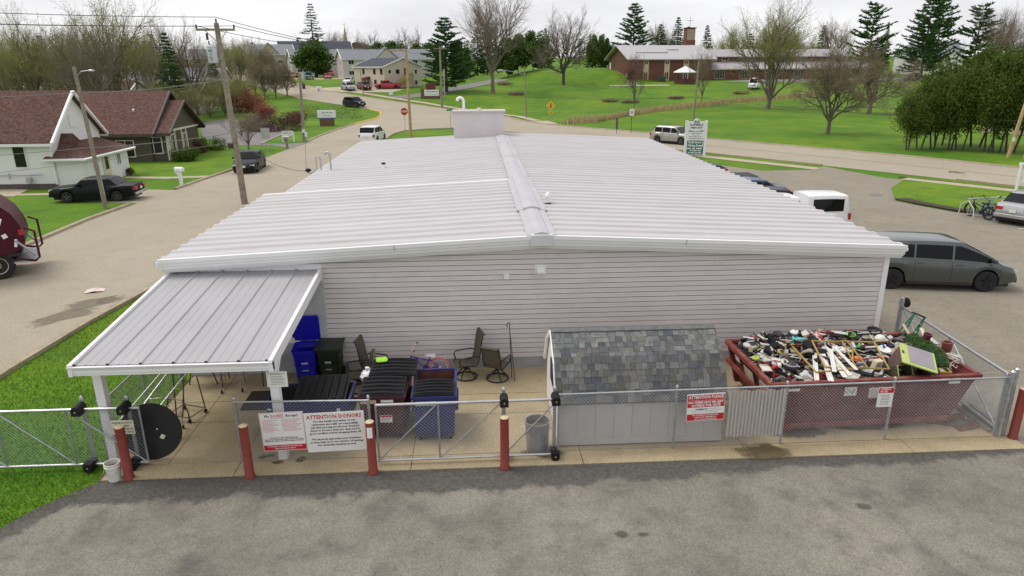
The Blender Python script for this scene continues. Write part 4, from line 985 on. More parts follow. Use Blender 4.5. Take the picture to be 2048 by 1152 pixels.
# ================================================================== small purple bicycle
def bike(label, loc, rz, frame, tyre, hub, s=1., grip=None, lean=0.):
    t = thing("bicycle", label, "bicycle", loc, rz); t.scale = (s,) * 3; t.rotation_euler = (lean, 0, rz)
    r = .24
    for nm, x in (("rear_wheel", -.42), ("front_wheel", .42)):
        mb = MB(); mb.path([(x + r * math.cos(a), 0, r + .01 + r * math.sin(a)) for a in [i * PI / 14 for i in range(28)]], .026, 6, True); wl = mb.obj(nm, tyre, t, smooth=60)
        mb = MB(); mb.path([(x + (r - .04) * math.cos(a), 0, r + .01 + (r - .04) * math.sin(a)) for a in [i * PI / 10 for i in range(20)]], .012, 5, True)
        for i in range(9): a = i * 2 * PI / 9; mb.tube((x, 0, r + .01), (x + (r - .04) * math.cos(a), 0, r + .01 + (r - .04) * math.sin(a)), .003, n=3)
        mb.lathe([(.02, -.04), (.02, .04)], (x, 0, r + .01), 8, 'Y'); mb.obj("rim", hub, wl)
    for p, q in (((-.42, 0, .25), (-.05, 0, .22)), ((-.42, 0, .25), (-.15, 0, .46)), ((-.05, 0, .22), (-.18, 0, .52)), ((-.05, 0, .22), (.3, 0, .5)), ((-.15, 0, .44), (.3, 0, .54)), ((.42, 0, .25), (.29, 0, .58))):
        mb = MB(); mb.tube(p, q, .018, n=7); mb.obj("frame_tube", frame, t, smooth=50)
    mb = MB(); mb.path([(.2, -.26, .8), (.26, -.18, .78), (.28, -.08, .66), (.28, .08, .66), (.26, .18, .78), (.2, .26, .8)], .013, 6); mb.tube((.29, 0, .56), (.28, 0, .68), .016); hb = mb.obj("handlebar", hub, t, smooth=50)
    for y in (-.28, .28): mb = MB(); mb.tube((.2 - .04, y * 1.08, .81), (.21, y * .9, .8), .02); mb.obj("grip", grip or BLACKP, hb)
    mb = MB(); mb.loft([[(x, -w_, z), (x, w_, z), (x, w_ * .6, z + .05), (x, -w_ * .6, z + .05)] for x, w_, z in ((-.32, .07, .56), (-.2, .06, .55), (-.06, .02, .56))]); mb.obj("saddle", grip and hub or BLACKP, t, smooth=40)
    mb = MB(); mb.lathe([(.07, -.01), (.07, .01)], (-.05, -.03, .22), 12, 'Y'); mb.tube((-.05, -.05, .22), (.05, -.06, .14), .01); mb.tube((-.05, .05, .22), (-.15, .06, .3), .01); mb.obj("crank", FRM, t)
    return t
PUR, PNK, WPL = M("purple_paint", (.12, .03, .28), .35, var=.1), M("pink_rubber", (.62, .18, .24), .6, var=.1), MATS["white_plastic"]
bike("small purple bicycle with white handlebar against the wall", (-1.45, 16.45, .03), R(176), PUR, PNK, WPL, 1.0, M("red_grip", (.4, .02, .04), .5, var=.1))

# ================================================================== bucket, trash can, tabletop
t = thing("bucket", "white plastic bucket with wire handle beside a red bollard", "bucket", (-7.17, 12.1, .02)); mb = MB(); mb.lathe([(.11, 0), (.135, .3), (.15, .3), (.15, .33), (.137, .335), (.14, .36), (.148, .37), (.148, .385), (.132, .385), (.108, .05), (0, .05)], n=22); mb.obj("pail", M("bucket_white", (.66, .65, .60), .5, var=.06), t, smooth=35)
mb = MB(); mb.path([(-.15, 0, .32), (-.12, -.13, .22), (0, -.17, .16), (.12, -.13, .22), (.15, 0, .32)], .005, 5); mb.obj("handle", STEEL, t); mb = MB(); mb.lathe([(.12, .28), (.07, .3), (0, .31)], n=10); mb.obj("rubbish", M("rubbish_brown", (.10, .03, .025), .9, var=.4, scale=20), t)
t = thing("trash_can", "ribbed galvanised trash can inside the gate by the shed", "trash can", (1.17, 12.72, .03)); mb = MB(); pf = []
n = 36; secs = []
for r, z in ((.22, 0), (.23, .08), (.25, .6), (.262, .63), (.262, .66), (.24, .66), (.215, .1)):
    secs.append([((r + (.006 if i % 2 and .05 < z < .62 else 0)) * math.cos(2 * PI * i / n), (r + (.006 if i % 2 and .05 < z < .62 else 0)) * math.sin(2 * PI * i / n), z) for i in range(n)])
mb.loft(secs); mb.obj("can", GALV, t, smooth=40); mb = MB(); mb.lathe([(.23, .5), (.1, .54), (0, .55)], n=12); mb.obj("leaves", M("dead_leaves", (.12, .09, .05), .95, var=.5, scale=25), t)
for s in (-1, 1): mb = MB(); mb.path([(s * .25, -.06, .5), (s * .3, -.05, .47), (s * .3, .05, .47), (s * .25, .06, .5)], .008, 5); mb.obj("handle", STEEL, t)
t = thing("round_tabletop", "large black round tabletop standing on edge behind the gate", "tabletop", (-6.72, 12.86, .63), 0); t.rotation_euler = (R(-8), 0, R(6)); mb = MB(); mb.lathe([(0, -.02), (.595, -.02), (.605, 0), (.595, .02), (0, .02)], n=48, axis='Y'); mb.obj("disc", M("black_tabletop", (.010, .010, .012), .55, var=.2), t, smooth=40)
mb = MB(); mb.box((.22, -.024, -.12), (.085, .004, .09), ry=.5); mb.obj("sticker", M("pale_sticker", (.62, .66, .40), .6, var=.05), t); mb = MB(); mb.lathe([(.014, 0), (.014, .004)], (.13, -.026, .05), 8, 'Y'); mb.obj("screw_hole", WHT, t)
# metal walkers, tables and rails under the canopy
def frame_thing(name, label, cat, loc, rz, tubes, mat, wheels=(), r=.013, tops=()):
    t = thing(name, label, cat, loc, rz)
    for nm, pts in tubes: mb = MB(); mb.path(pts, r, 6); mb.obj(nm, mat, t, smooth=50)
    for p in wheels:
        mb = MB(); mb.lathe([(.015, -.014), (.045, -.014), (.045, .014), (.015, .014)], (p[0], p[1], .045), 12, 'X'); mb.obj("caster", BLACKP, t)
    for nm, c, d, m2 in tops: mb = MB(); mb.box(c, d); mb.obj(nm, m2, t, bevel=.005)
    return t
CHR = M("chrome_tube", (.55, .52, .48), .25, metal=.9, var=.08); BRZ = M("brown_tube", (.10, .075, .055), .4, metal=.3, var=.15)
walk_t = [("leg", [(-.24, -.22, 0), (-.22, -.2, .55), (-.2, -.1, .82), (-.2, .2, .82), (-.24, .26, 0)]), ("leg", [(.24, -.22, 0), (.22, -.2, .55), (.2, -.1, .82), (.2, .2, .82), (.24, .26, 0)]), ("crossbar", [(-.22, -.2, .6), (.22, -.2, .6)]), ("crossbar", [(-.23, -.21, .3), (.23, -.21, .3)])]
frame_thing("walking_frame", "aluminium walking frame under the canopy by the back wall", "walker", (-6.15, 16.0, .03), R(8), walk_t, CHR, [(-.24, -.22), (.24, -.22)])
rack_t = [("leg", [(-.3, -.22, .05), (-.3, -.22, .25), (-.2, -.22, .55), (.2, -.22, .55), (.3, -.22, .25), (.3, -.22, .05)]), ("upright", [(-.05, -.22, .1), (-.05, -.1, 1.35)]), ("upright", [(.12, -.22, .1), (.1, .1, 1.3)]), ("base_bar", [(-.3, -.22, .12), (.3, -.22, .12)]), ("base_bar", [(-.3, .3, .12), (.3, .3, .12)]), ("side_bar", [(-.3, -.22, .12), (-.3, .3, .12), (-.2, .3, .9)]), ("side_bar", [(.3, -.22, .12), (.3, .3, .12), (.2, .3, .9)])]
frame_thing("rolling_rack", "brown metal rolling rack with casters left under canopy", "rack", (-6.78, 14.6, .03), R(-20), rack_t, BRZ, [(-.3, -.22), (.3, -.22), (-.3, .3), (.3, .3)], .015)
frame_thing("rolling_cart", "tube-framed rolling cart partly behind the round tabletop", "cart", (-6.85, 13.75, .03), R(10), [("leg", [(-.32, -.2, .05), (-.32, -.2, .8), (.2, -.2, .8)]), ("leg", [(.28, -.2, .05), (.28, -.2, .45), (.1, -.2, .5)]), ("leg", [(-.32, .25, .05), (-.32, .25, .8), (.2, .25, .8)]), ("leg", [(.28, .25, .05), (.28, .25, .45)]), ("shelf_bar", [(-.32, -.2, .8), (-.32, .25, .8)]), ("shelf_bar", [(-.32, -.2, .2), (.28, -.2, .2), (.28, .25, .2)])], CHR, [(-.32, -.2), (.28, -.2), (-.32, .25), (.28, .25)], .014)
frame_thing("folding_table", "black folding table with steel legs against the wall under canopy", "table", (-5.95, 16.35, .03), 0, [("leg", [(-.5, -.25, 0), (-.52, -.22, .68)]), ("leg", [(.5, -.25, 0), (.52, -.22, .68)]), ("leg", [(-.5, .25, 0), (-.52, .22, .68)]), ("leg", [(.5, .25, 0), (.52, .22, .68)])], FRM, (), .014, [("tabletop", (0, 0, .7), (1.15, .6, .035), BLACKP)])
frame_thing("folding_table", "table with splayed A-shaped legs at canopy's rear left", "table", (-7.0, 16.3, .03), 0, [("leg", [(-.35, 0, 0), (-.28, 0, .3), (-.05, 0, .68)]), ("leg", [(.35, 0, 0), (.28, 0, .3), (.05, 0, .68)])], FRM, (), .015, [("tabletop", (0, 0, .7), (.8, .5, .03), BLACKP)])
for i, (a, b) in enumerate((((-7.45, 13.1, .75), (-6.9, 15.2, 1.45)), ((-7.2, 13.5, .8), (-6.75, 15.0, 1.5)), ((-7.05, 13.4, .55), (-6.4, 14.6, 1.35)))):
    t = thing("metal_tube", ["leftmost of the bare metal tubes leaning under the canopy", "middle one of the bare metal tubes leaning under the canopy", "rightmost of the bare metal tubes leaning under the canopy"][i], "tube"); mb = MB(); mb.tube(a, b, .02, n=8); mb.obj("pipe", STEEL, t, smooth=50); mb = MB(); mb.tube(Vector(a), Vector(a).lerp(Vector(b), .03), .025, n=8); mb.obj("end_cap", GALV, t)
t = thing("door_mat", "dark rubber door mat on the concrete under the canopy", "mat", (-5.05, 15.3, .034)); mb = MB(); mb.box((0, 0, .006), (1.15, .95, .012)); mb.obj("pile", M("mat_rubber", (.035, .025, .022), .9, var=.3, scale=20, bump=.4), t); mb = MB(); mb.path([(-.58, -.48, .01), (.58, -.48, .01), (.58, .48, .01), (-.58, .48, .01)], .012, 4, True); mb.obj("edge", BLACKP, t)
p = G(190, 583); t = thing("newspaper", "crumpled newspaper sheet lying on the street", "paper", (p.x, p.y, .02), .3); mb = MB(); mb.add([(-.32, -.2, 0), (0, -.22, .05), (.33, -.18, .01), (-.3, .2, .02), (0, .2, .07), (.3, .22, .0)], [(0, 1, 4, 3), (1, 2, 5, 4)]); mb.obj("sheet", M("newsprint", (.62, .50, .46), .8, var=.2, scale=9), t)
# ================================================================== maroon roll-off container
ROLL = M("rolloff_paint", (.105, .013, .014), .6, var=.2, scale=1.6, col2=(.15, .055, .03), c2=(.56, .72), c2scale=2.5, bump=.15, bscale=8)
RRIM = M("rolloff_rim", (.19, .035, .028), .6, var=.25, scale=4, col2=(.22, .10, .055), c2=(.52, .66), c2scale=4)
ro = thing("rolloff_dumpster", "big open maroon roll-off dumpster heaped with discarded goods", "dumpster", (6.2, 12.96, .03), R(2.2))
RW, RZ0, RZ1 = 2.42, .15, 1.17                          # width, floor, rim
XB = 4.12
side = [(.32, RZ0), (XB, RZ0), (4.62, RZ1), (0, RZ1)]
for y0 in (0, RW - .05): mb = MB(); mb.prism([(x, 0, z) for x, z in side], (0, y0, 0), (0, y0 + .05, 0)); mb.obj("side_wall", ROLL, ro)
mb = MB(); mb.add([(.32, .05, RZ0), (XB, .05, RZ0), (XB, RW - .05, RZ0), (.32, RW - .05, RZ0), (.32, .05, RZ0 + .05), (XB, .05, RZ0 + .05), (XB, RW - .05, RZ0 + .05), (.32, RW - .05, RZ0 + .05)], [(3, 2, 1, 0), (4, 5, 6, 7), (0, 1, 5, 4), (1, 2, 6, 5), (2, 3, 7, 6), (3, 0, 4, 7)]); mb.obj("floor", ROLL, ro)
mb = MB(); mb.loft([[(.32, y, RZ0), (.38, y, RZ0), (.06, y, RZ1), (0, y, RZ1)] for y in (.05, RW - .05)]); mb.obj("end_door", ROLL, ro)
mb = MB(); mb.loft([[(XB, y, RZ0), (XB - .06, y, RZ0), (4.56, y, RZ1), (4.62, y, RZ1)] for y in (.05, RW - .05)]); mb.obj("sloped_end", ROLL, ro)
for nm, a, b in (("rim", (-.06, -.03, RZ1), (4.7, -.03, RZ1)), ("rim", (-.06, RW + .0, RZ1), (4.7, RW, RZ1)), ("rim", (-.02, -.03, RZ1), (-.02, RW, RZ1)), ("rim", (4.64, -.03, RZ1), (4.64, RW, RZ1))):
    mb = MB(); a, b = Vector(a), Vector(b); L = (b - a).length; mb.box((a + b) / 2 + Vector((0, .03, .0)), (L if abs(b.x - a.x) > 1 else .11, .11 if abs(b.x - a.x) > 1 else L, .11)); mb.obj(nm, RRIM, ro, bevel=.012)
mb = MB(); mb.bb(.34, XB + .03, -.035, 0, RZ0 - .02, RZ0 + .09); mb.obj("lower_rail", RRIM, ro)
mb = MB(); mb.box((.0, RW / 2, .72), (.07, RW, .1)); mb.obj("door_rib", RRIM, ro)
mb = MB(); mb.add([(.16, -.01, .62), (4.3, -.01, .62), (4.3, -.03, .66), (.16, -.03, .66)], [(0, 1, 2, 3)]); mb.obj("side_crease", ROLL, ro)
for y in (.03, RW - .1): mb = MB(); mb.loft([[(.22, y - .02, RZ0), (.4, y - .02, RZ0), (.4, y + .09, RZ0), (.22, y + .09, RZ0)], [(-.05, y - .02, RZ1), (.07, y - .02, RZ1), (.07, y + .09, RZ1), (-.05, y + .09, RZ1)]]); mb.obj("corner_post", RRIM, ro)
for x, y in ((.5, .15), (.5, RW - .2), (3.8, .15), (3.8, RW - .2)):
    mb = MB(); mb.lathe([(.03, -.07), (.09, -.07), (.09, .07), (.03, .07)], (x, y, .07), 14, 'Y'); mb.obj("roller", RRIM, ro)
mb = MB(); mb.bb(.4, 4.0, .3, .42, .0, RZ0); mb.obj("skid_beam", ROLL, ro); mb = MB(); mb.bb(.4, 4.0, RW - .42, RW - .3, .0, RZ0); mb.obj("skid_beam", ROLL, ro)
for y, w2, z, m2 in ((.45, .55, .86, WHT), (1.3, .5, .8, M("stained_label", (.6, .52, .4), .7, var=.25, scale=5)), (1.9, .25, .95, WHT)):
    mb = MB(); mb.box((.02 + (RZ1 - z) * .31 - .02 - .035, y, z), (.008, w2, .34 if w2 > .3 else .14), ry=R(-17)); lb = mb.obj("door_label", m2, ro)
for k in range(4): mb = MB(); mb.box((.02 + (RZ1 - .86) * .31 - .062 + .02 * (k - 1.5), .45, .92 - k * .06), (.004, .44, .02), ry=R(-17)); mb.obj("label_stripe", RED, ro)
for x, w2, h2 in ((1.75, .27, .2), (.45, .3, .06), (4.1, .26, .055)): mb = MB(); mb.box((x, -.012, RZ1 - (.22 if h2 > .1 else .12)), (w2, .01, h2)); mb.obj("side_label", WHT, ro)
mb = MB(); mb.path([(1.66, -.02, 1.02), (1.76, -.02, .93), (1.84, -.02, 1.0), (1.78, -.02, .88)], .006, 4); mb.obj("label_scrawl", INK, ro)
scribble(ro, [(3.75, 4.25, RZ1 + .0, .05)], M("chalk_tan", (.45, .25, .12), .8, var=.1), seed=2, ht=.5).location = (0, -.062, 0)
for i, (px, py, L, a) in enumerate(((1905, 840, .72, .35), (1935, 858, .62, .25))):
    p = G(px, py); t = thing("rusty_skid", ["rusty steel skid lying farther from the fence corner", "rusty steel skid lying nearest the fence corner"][i], "skid", (p.x, p.y, .035), a)
    mb = MB(); mb.prism([(-L / 2, -.09, 0), (L / 2 - .1, -.1, 0), (L / 2, 0, 0), (L / 2 - .1, .1, 0), (-L / 2, .09, 0)], (0, 0, 0), (0, 0, .05)); mb.obj("plate", M("rust", (.20, .085, .05), .9, var=.3, scale=8), t, bevel=.01)
    mb = MB(); mb.bb(-L / 2, L / 2 - .15, -.02, .02, .05, .09); mb.obj("fin", MATS["rust"], t)
for i, (px0, py0, px1, py1) in enumerate(((1925, 818, 1990, 862), (1940, 815, 2000, 858), (1905, 812, 1978, 868))):
    a, b = G(px0, py0), G(px1, py1); t = thing("timber", ["left one of the weathered timbers by the side gate", "right one of the weathered timbers by the side gate", "longest of the weathered timbers by the side gate"][i], "timber"); d = (b - a); mb = MB(); mb.box((a + b) / 2 + Vector((0, 0, .07 + .0)), (d.length, .09, .08), rz=math.atan2(d.y, d.x)); mb.obj("plank", M("old_timber", (.25, .21, .14), .9, var=.25, scale=6), t, bevel=.006)
    mb = MB(); mb.box((a + b) / 2 + Vector((0, 0, .113)), (d.length * .9, .01, .006), rz=math.atan2(d.y, d.x)); mb.obj("split", DARKGAP, t)

# ================================================================== what lies heaped in it
JC = {"white": (.72, .70, .64), "cream": (.62, .54, .36), "black": (.012, .012, .014), "char": (.04, .04, .045), "grey": (.3, .3, .31), "teal": (.10, .48, .45), "pink": (.72, .25, .24), "green": (.10, .42, .08), "red": (.42, .012, .02), "blue": (.03, .05, .26), "purple": (.12, .07, .32), "wood": (.36, .25, .09), "lime": (.42, .52, .10), "brown": (.12, .06, .035), "orange": (.55, .17, .05), "dgreen": (.01, .14, .075), "silver": (.5, .5, .5), "olive": (.17, .2, .06)}
JM = {k: M("junk_" + k, c, .5, var=.12, scale=7, spec=.4) for k, c in JC.items()}
def J(name, label, cat, px, py, z, rot=(0, 0, 0)):
    p = G(px, py, z); t = thing(name, label, cat, p); t.rotation_euler = rot
    return t
# loose clutter underneath, past counting
m = leafM("clutter_mix", [(.012, .012, .015), (.03, .03, .035), (.58, .56, .5), (.02, .022, .05), (.14, .13, .12), (.45, .37, .24), (.013, .013, .014), (.62, .6, .56), (.22, .03, .03), (.05, .04, .03), (.5, .5, .5), (.02, .02, .022), (.24, .22, .2)], 0.)
for _n in m.node_tree.nodes:
    if _n.type == 'VALTORGB': _n.color_ramp.interpolation = 'CONSTANT'
rj = random.Random(21); mb = MB()
for i in range(1150):
    x, y = rj.uniform(.15, 4.3), rj.uniform(.12, RW - .12); z = 1.0 + .2 * math.sin(PI * min(1, max(0, x / 4.3))) * math.sin(PI * y / RW) - .25 * max(0, x - 3.6) + .26 * min(1, max(0, (y - 1.2) / 1.0)) + rj.uniform(-.1, .08)
    p = (6.2 + x * math.cos(R(2.2)) - y * math.sin(R(2.2)), 12.96 + y * math.cos(R(2.2)) + x * math.sin(R(2.2)), z + .06)
    e = Matrix.Rotation(rj.uniform(0, 6.3), 3, 'Z') @ Matrix.Rotation(rj.gauss(0, .5), 3, 'X'); k = rj.random()
    if k < .45: mb.box(p, (rj.uniform(.05, .40), rj.uniform(.04, .2), rj.uniform(.012, .1)), m=e)
    elif k < .75: d = e @ Vector((rj.uniform(.1, .42), 0, 0)); mb.tube(Vector(p) - d, Vector(p) + d, rj.uniform(.006, .02), n=5)
    elif k < .9:
        r0 = rj.uniform(.04, .09); mb.path([Vector(p) + e @ Vector((r0 * math.cos(a), r0 * math.sin(a), 0)) for a in [i * PI / 5 for i in range(8)]], .009, 4)
    else: mb.lathe([(rj.uniform(.03, .07), -.03), (rj.uniform(.04, .09), .04)], p, 10, rot=e)
stuff(tag(mb.obj("clutter", m), "mixed small clutter filling the roll-off dumpster", "clutter"))
mb = MB(); pts = []
for j in range(9):
    for i in range(16):
        x, y = .08 + 4.3 * i / 15, .08 + (RW - .16) * j / 8; mb.v.append((6.2 + x - y * .038, 12.96 + y + x * .038, .9 - .3 * max(0, x - 3.6) + .2 * math.sin(PI * min(1, x / 4.3)) * math.sin(PI * y / RW) + .26 * min(1, max(0, (y - 1.2) / 1.0)) + rj.uniform(-.04, .04)))
mb.f = [(j * 16 + i, j * 16 + i + 1, j * 16 + i + 17, j * 16 + i + 16) for j in range(8) for i in range(15)]
stuff(tag(mb.obj("packed_rubbish", M("rubbish_dark", (.03, .027, .03), .9, var=.6, scale=6)), "dark packed rubbish low in the roll-off dumpster", "rubbish"))
# long white planks
for i, (px0, py0, px1, py1, w2) in enumerate(((1628, 698, 1634, 765, .10), (1640, 694, 1662, 764, .12), (1645, 690, 1690, 758, .10), (1652, 700, 1700, 756, .08), (1660, 705, 1668, 750, .09), (1665, 700, 1712, 748, .07))):
    a, b = G(px0, py0, 1.32), G(px1, py1, 1.22 + .02 * i); d = b - a
    t = thing("white_plank", ["leftmost", "second from left", "third from left", "third from right", "second from right", "rightmost"][i] + " white plank fanned out in the roll-off dumpster", "plank", (a + b) / 2 + Vector((0, 0, .02 * i)), 0, "white planks in the roll-off"); t.rotation_euler = d.to_track_quat('X', 'Z').to_euler()
    mb = MB(); mb.box((0, 0, 0), (d.length, w2, .02)); mb.obj("board", JM["white"], t, bevel=.004); mb = MB(); mb.box((0, -w2 * .2, .0105), (d.length * .96, .006, .002)); mb.obj("groove", JM["grey"], t)
# gilt and wooden picture frames
def pframe(label, corners, z, mat, r=.016):
    c = [G(p[0], p[1], zz) for p, zz in zip(corners, z)]; o = (c[0] + c[1] + c[2] + c[3]) / 4
    t = thing("picture_frame", label, "frame", o)
    for i in range(4):
        a, b = c[i] - o, c[(i + 1) % 4] - o; d = (b - a).normalized(); mb = MB(); mb.tube(a - d * r, b + d * r, r * 1.25, n=4); mb.obj("rail", mat, t)
GOLD = M("gilt_wood", (.42, .29, .09), .4, var=.15, scale=6)
pframe("large empty gilt picture frame across the dumpster heap, front left", ((1582, 690), (1705, 684), (1705, 738), (1632, 744)), (1.36, 1.42, 1.36, 1.28), GOLD)
pframe("empty gilt picture frame overlapping the heap's middle", ((1624, 682), (1748, 684), (1778, 738), (1650, 734)), (1.44, 1.44, 1.30, 1.32), GOLD)
pframe("narrow wooden picture frame in the heap's centre right", ((1684, 682), (1694, 682), (1735, 735), (1712, 735)), (1.47, 1.48, 1.38, 1.38), JM["wood"], .013)
t = J("lamp_base", "white round lamp base above the teal tin on the heap", "lamp", 1590, 668, 1.40); mb = MB(); mb.lathe([(.11, 0), (.125, .05), (.1, .08), (.03, .085), (.02, .1), (0, .1)], n=20); mb.obj("disc", JM["white"], t, smooth=40); mb = MB(); mb.lathe([(.02, .1), (.02, .11), (0, .112)], n=8); mb.obj("knob", JM["grey"], t)
t = J("storage_tin", "teal oblong tin at the back of the heap", "tin", 1597, 683, 1.36, (.2, .1, -.25)); mb = MB(); mb.box((0, 0, 0), (.3, .16, .12)); mb.obj("tin", JM["teal"], t, bevel=.012); mb = MB(); mb.box((0, 0, .065), (.31, .17, .02)); mb.obj("lid", JM["teal"], t, bevel=.006)
t = J("cake_dish", "cream round dish behind the gilt frame", "dish", 1618, 680, 1.34); mb = MB(); mb.lathe([(.05, 0), (.14, .04), (.15, .06), (.13, .055), (0, .03)], n=20); mb.obj("bowl", JM["cream"], t, smooth=40); mb = MB(); mb.lathe([(.06, -.015), (.05, 0)], n=14); mb.obj("foot", JM["cream"], t)
t = J("pink_basket", "pink plastic basket at the back of the heap", "basket", 1638, 674, 1.36, (.3, .2, .3)); mb = MB(); mb.loft([[(x * k, y * k, z) for x, y in ((-.1, -.08), (.1, -.08), (.1, .08), (-.1, .08))] for k, z in ((.8, 0), (1, .13), (1.08, .13), (.92, .13), (.75, .02))]); mb.obj("tub", JM["pink"], t, bevel=.006); mb = MB(); mb.path([(-.1, 0, .13), (-.07, 0, .22), (.07, 0, .22), (.1, 0, .13)], .008, 5); mb.obj("handle", JM["cream"], t)
t = J("black_appliance", "black boxy appliance standing high at the heap's back left", "appliance", 1553, 675, 1.36, (.3, .2, .6)); mb = MB(); mb.box((0, 0, .05), (.22, .2, .2)); mb.obj("case", JM["char"], t, bevel=.02); mb = MB(); mb.box((0, -.102, .06), (.14, .01, .1)); mb.obj("door", JM["black"], t, bevel=.004); mb = MB(); mb.lathe([(.015, 0), (.015, .01)], (.09, -.105, .1), 8, 'Y'); mb.obj("dial", JM["silver"], t)
t = J("white_remote", "long white handset beside the black appliance", "handset", 1562, 687, 1.38, (0, .2, -.5)); mb = MB(); mb.box((0, 0, 0), (.24, .06, .05)); mb.obj("body", JM["white"], t, bevel=.015); mb = MB(); mb.box((.05, 0, .026), (.08, .04, .004)); mb.obj("keypad", JM["char"], t)
t = J("round_pot", "round charcoal pot with grey band in the heap's left", "pot", 1583, 733, 1.28); mb = MB(); mb.ball((0, 0, 0), (.13, .13, .11), 18, 10); mb.obj("pot", JM["char"], t, smooth=60); mb = MB(); mb.lathe([(.125, .035), (.132, .05), (.12, .06)], n=18); mb.obj("band", JM["grey"], t)
t = J("ring_handle", "white open ring handle left of the charcoal pot", "ring", 1570, 724, 1.34, (.5, .3, 0)); mb = MB(); mb.path([(.075 * math.cos(a), .075 * math.sin(a), 0) for a in [i * PI / 8 for i in range(16)]], .02, 6, True); mb.obj("ring", JM["white"], t, smooth=60); mb = MB(); mb.tube((.07, 0, 0), (.15, .02, 0), .018); mb.obj("stem", JM["white"], t)
t = J("red_canister", "red and white canister near the heap's front left", "canister", 1553, 733, 1.26, (.4, 1.1, .4)); mb = MB(); mb.lathe([(.045, -.09), (.05, -.08), (.05, .03)], n=14); mb.obj("red_half", JM["red"], t, smooth=40); mb = MB(); mb.lathe([(.05, .03), (.05, .09), (.03, .11), (0, .11)], n=14); mb.obj("white_half", JM["white"], t, smooth=40)
t = J("white_tray", "white angled tray at the heap's front left corner", "tray", 1530, 738, 1.24, (.4, .2, .5)); mb = MB(); mb.prism([(-.16, -.08, 0), (.12, -.1, 0), (.16, .08, 0), (-.08, .12, 0)], (0, 0, 0), (0, 0, .02)); mb.obj("base", JM["white"], t, bevel=.005); mb = MB(); mb.path([(-.16, -.08, .03), (.12, -.1, .03), (.16, .08, .03), (-.08, .12, .03)], .012, 5, True); mb.obj("rim", JM["cream"], t)
t = J("green_pouch", "olive green pouch by the container's left end", "pouch", 1513, 716, 1.24, (.2, 0, .4)); mb = MB(); mb.ball((0, 0, 0), (.12, .09, .05), 12, 7); mb.obj("bag", JM["lime"], t, smooth=50); mb = MB(); mb.path([(-.08, 0, .05), (0, 0, .1), (.08, 0, .05)], .008, 5); mb.obj("strap", JM["olive"], t)
t = J("cream_can", "small cream pot at the container's left end", "pot", 1501, 703, 1.26); mb = MB(); mb.lathe([(.045, 0), (.055, .1), (.06, .1), (.06, .12), (.05, .12), (.04, .02)], n=14); mb.obj("pot", JM["cream"], t, smooth=40); mb = MB(); mb.path([(.055, 0, .1), (.09, 0, .08), (.055, 0, .03)], .007, 5); mb.obj("handle", JM["cream"], t)
t = J("tape_reel", "black reel with yellow wound cord in the heap's left", "reel", 1563, 704, 1.34, (.5, .3, 0)); mb = MB()
for k in range(4): mb.path([((.1 - .012 * k) * math.cos(a), (.08 - .01 * k) * math.sin(a), .008 * k) for a in [i * PI / 9 for i in range(18)]], .008, 5, True)
mb.obj("cord", GOLD, t); mb = MB(); mb.lathe([(.05, -.01), (.05, .03)], n=12); mb.obj("hub", JM["black"], t)
for i, (px, py, lb) in enumerate(((1508, 688, "bent white tube hanger nearest the container's left corner"), (1524, 690, "curled white tube hanger beside the left container corner"))):
    t = J("tube_hanger", lb, "hanger", px, py, 1.3, (.6, .2, .5 + i)); mb = MB(); mb.path([(-.12, 0, 0), (-.1, .06, .02), (0, .07, .02), (.08, .04, .02), (.1, -.02, 0), (.04, -.06, 0)], .016, 6); mb.obj("tube", JM["white"], t, smooth=60); mb = MB(); mb.ball((-.12, 0, 0), .022, 8, 6); mb.obj("end_knob", JM["blue"], t)
t = J("tote_bag", "tan and white tote bag left of the white planks", "bag", 1610, 706, 1.34, (.7, 0, .2)); mb = MB(); mb.loft([[(-.1 * k, -.02, z), (.1 * k, -.02, z), (.1 * k, .03, z), (-.1 * k, .03, z)] for k, z in ((.9, -.12), (1.05, 0), (.95, .1))]); mb.obj("bag", M("tan_canvas", (.42, .32, .2), .9, var=.1), t, bevel=.01); mb = MB(); mb.path([(-.06, 0, .1), (-.04, 0, .19), (.04, 0, .19), (.06, 0, .1)], .01, 5); mb.obj("handle", JM["white"], t)
for i, (px, py, r0, lb) in enumerate(((1748, 664, .17, "black frying pan at the very back of the heap"), (1700, 672, .11, "dark bowl with green rim at the heap's back"))):
    t = J("pan" if i == 0 else "bowl", lb, "pan" if i == 0 else "bowl", px, py, 1.4, (.25, 0, 0)); mb = MB(); mb.lathe([(r0 * .8, 0), (r0, .05), (r0 + .01, .055), (r0 * .92, .05), (r0 * .75, .012), (0, .01)], n=22); mb.obj("pan", JM["black"] if i == 0 else JM["olive"], t, smooth=40)
    if i == 0: mb = MB(); mb.box((-.27, 0, .045), (.24, .035, .02)); mb.obj("handle", JM["black"], t, bevel=.006)
    else: mb = MB(); mb.path([(r0 * math.cos(a), r0 * math.sin(a), .055) for a in [i * PI / 8 for i in range(16)]], .014, 5, True); mb.obj("rim", JM["green"], t)
t = J("white_helmet", "white rounded helmet at the heap's back right", "helmet", 1760, 677, 1.40); mb = MB(); mb.ball((0, 0, 0), (.13, .11, .1), 16, 10); mb.obj("shell", JM["white"], t, smooth=60); mb = MB(); mb.prism([(.06, -.1, -.02), (.18, -.05, -.03), (.18, .05, -.03), (.06, .1, -.02)], (0, 0, -.01), (0, 0, .01)); mb.obj("visor", JM["white"], t)
t = J("green_plush", "bright green soft toy in the heap's middle", "toy", 1712, 693, 1.36); mb = MB(); mb.ball((0, 0, 0), (.11, .06, .04), 12, 7); mb.ball((.1, .03, .02), .045, 8, 6); mb.obj("body", JM["green"], t, smooth=60); mb = MB(); mb.tube((-.08, -.02, 0), (-.16, -.05, 0), .02); mb.obj("limb", JM["green"], t)
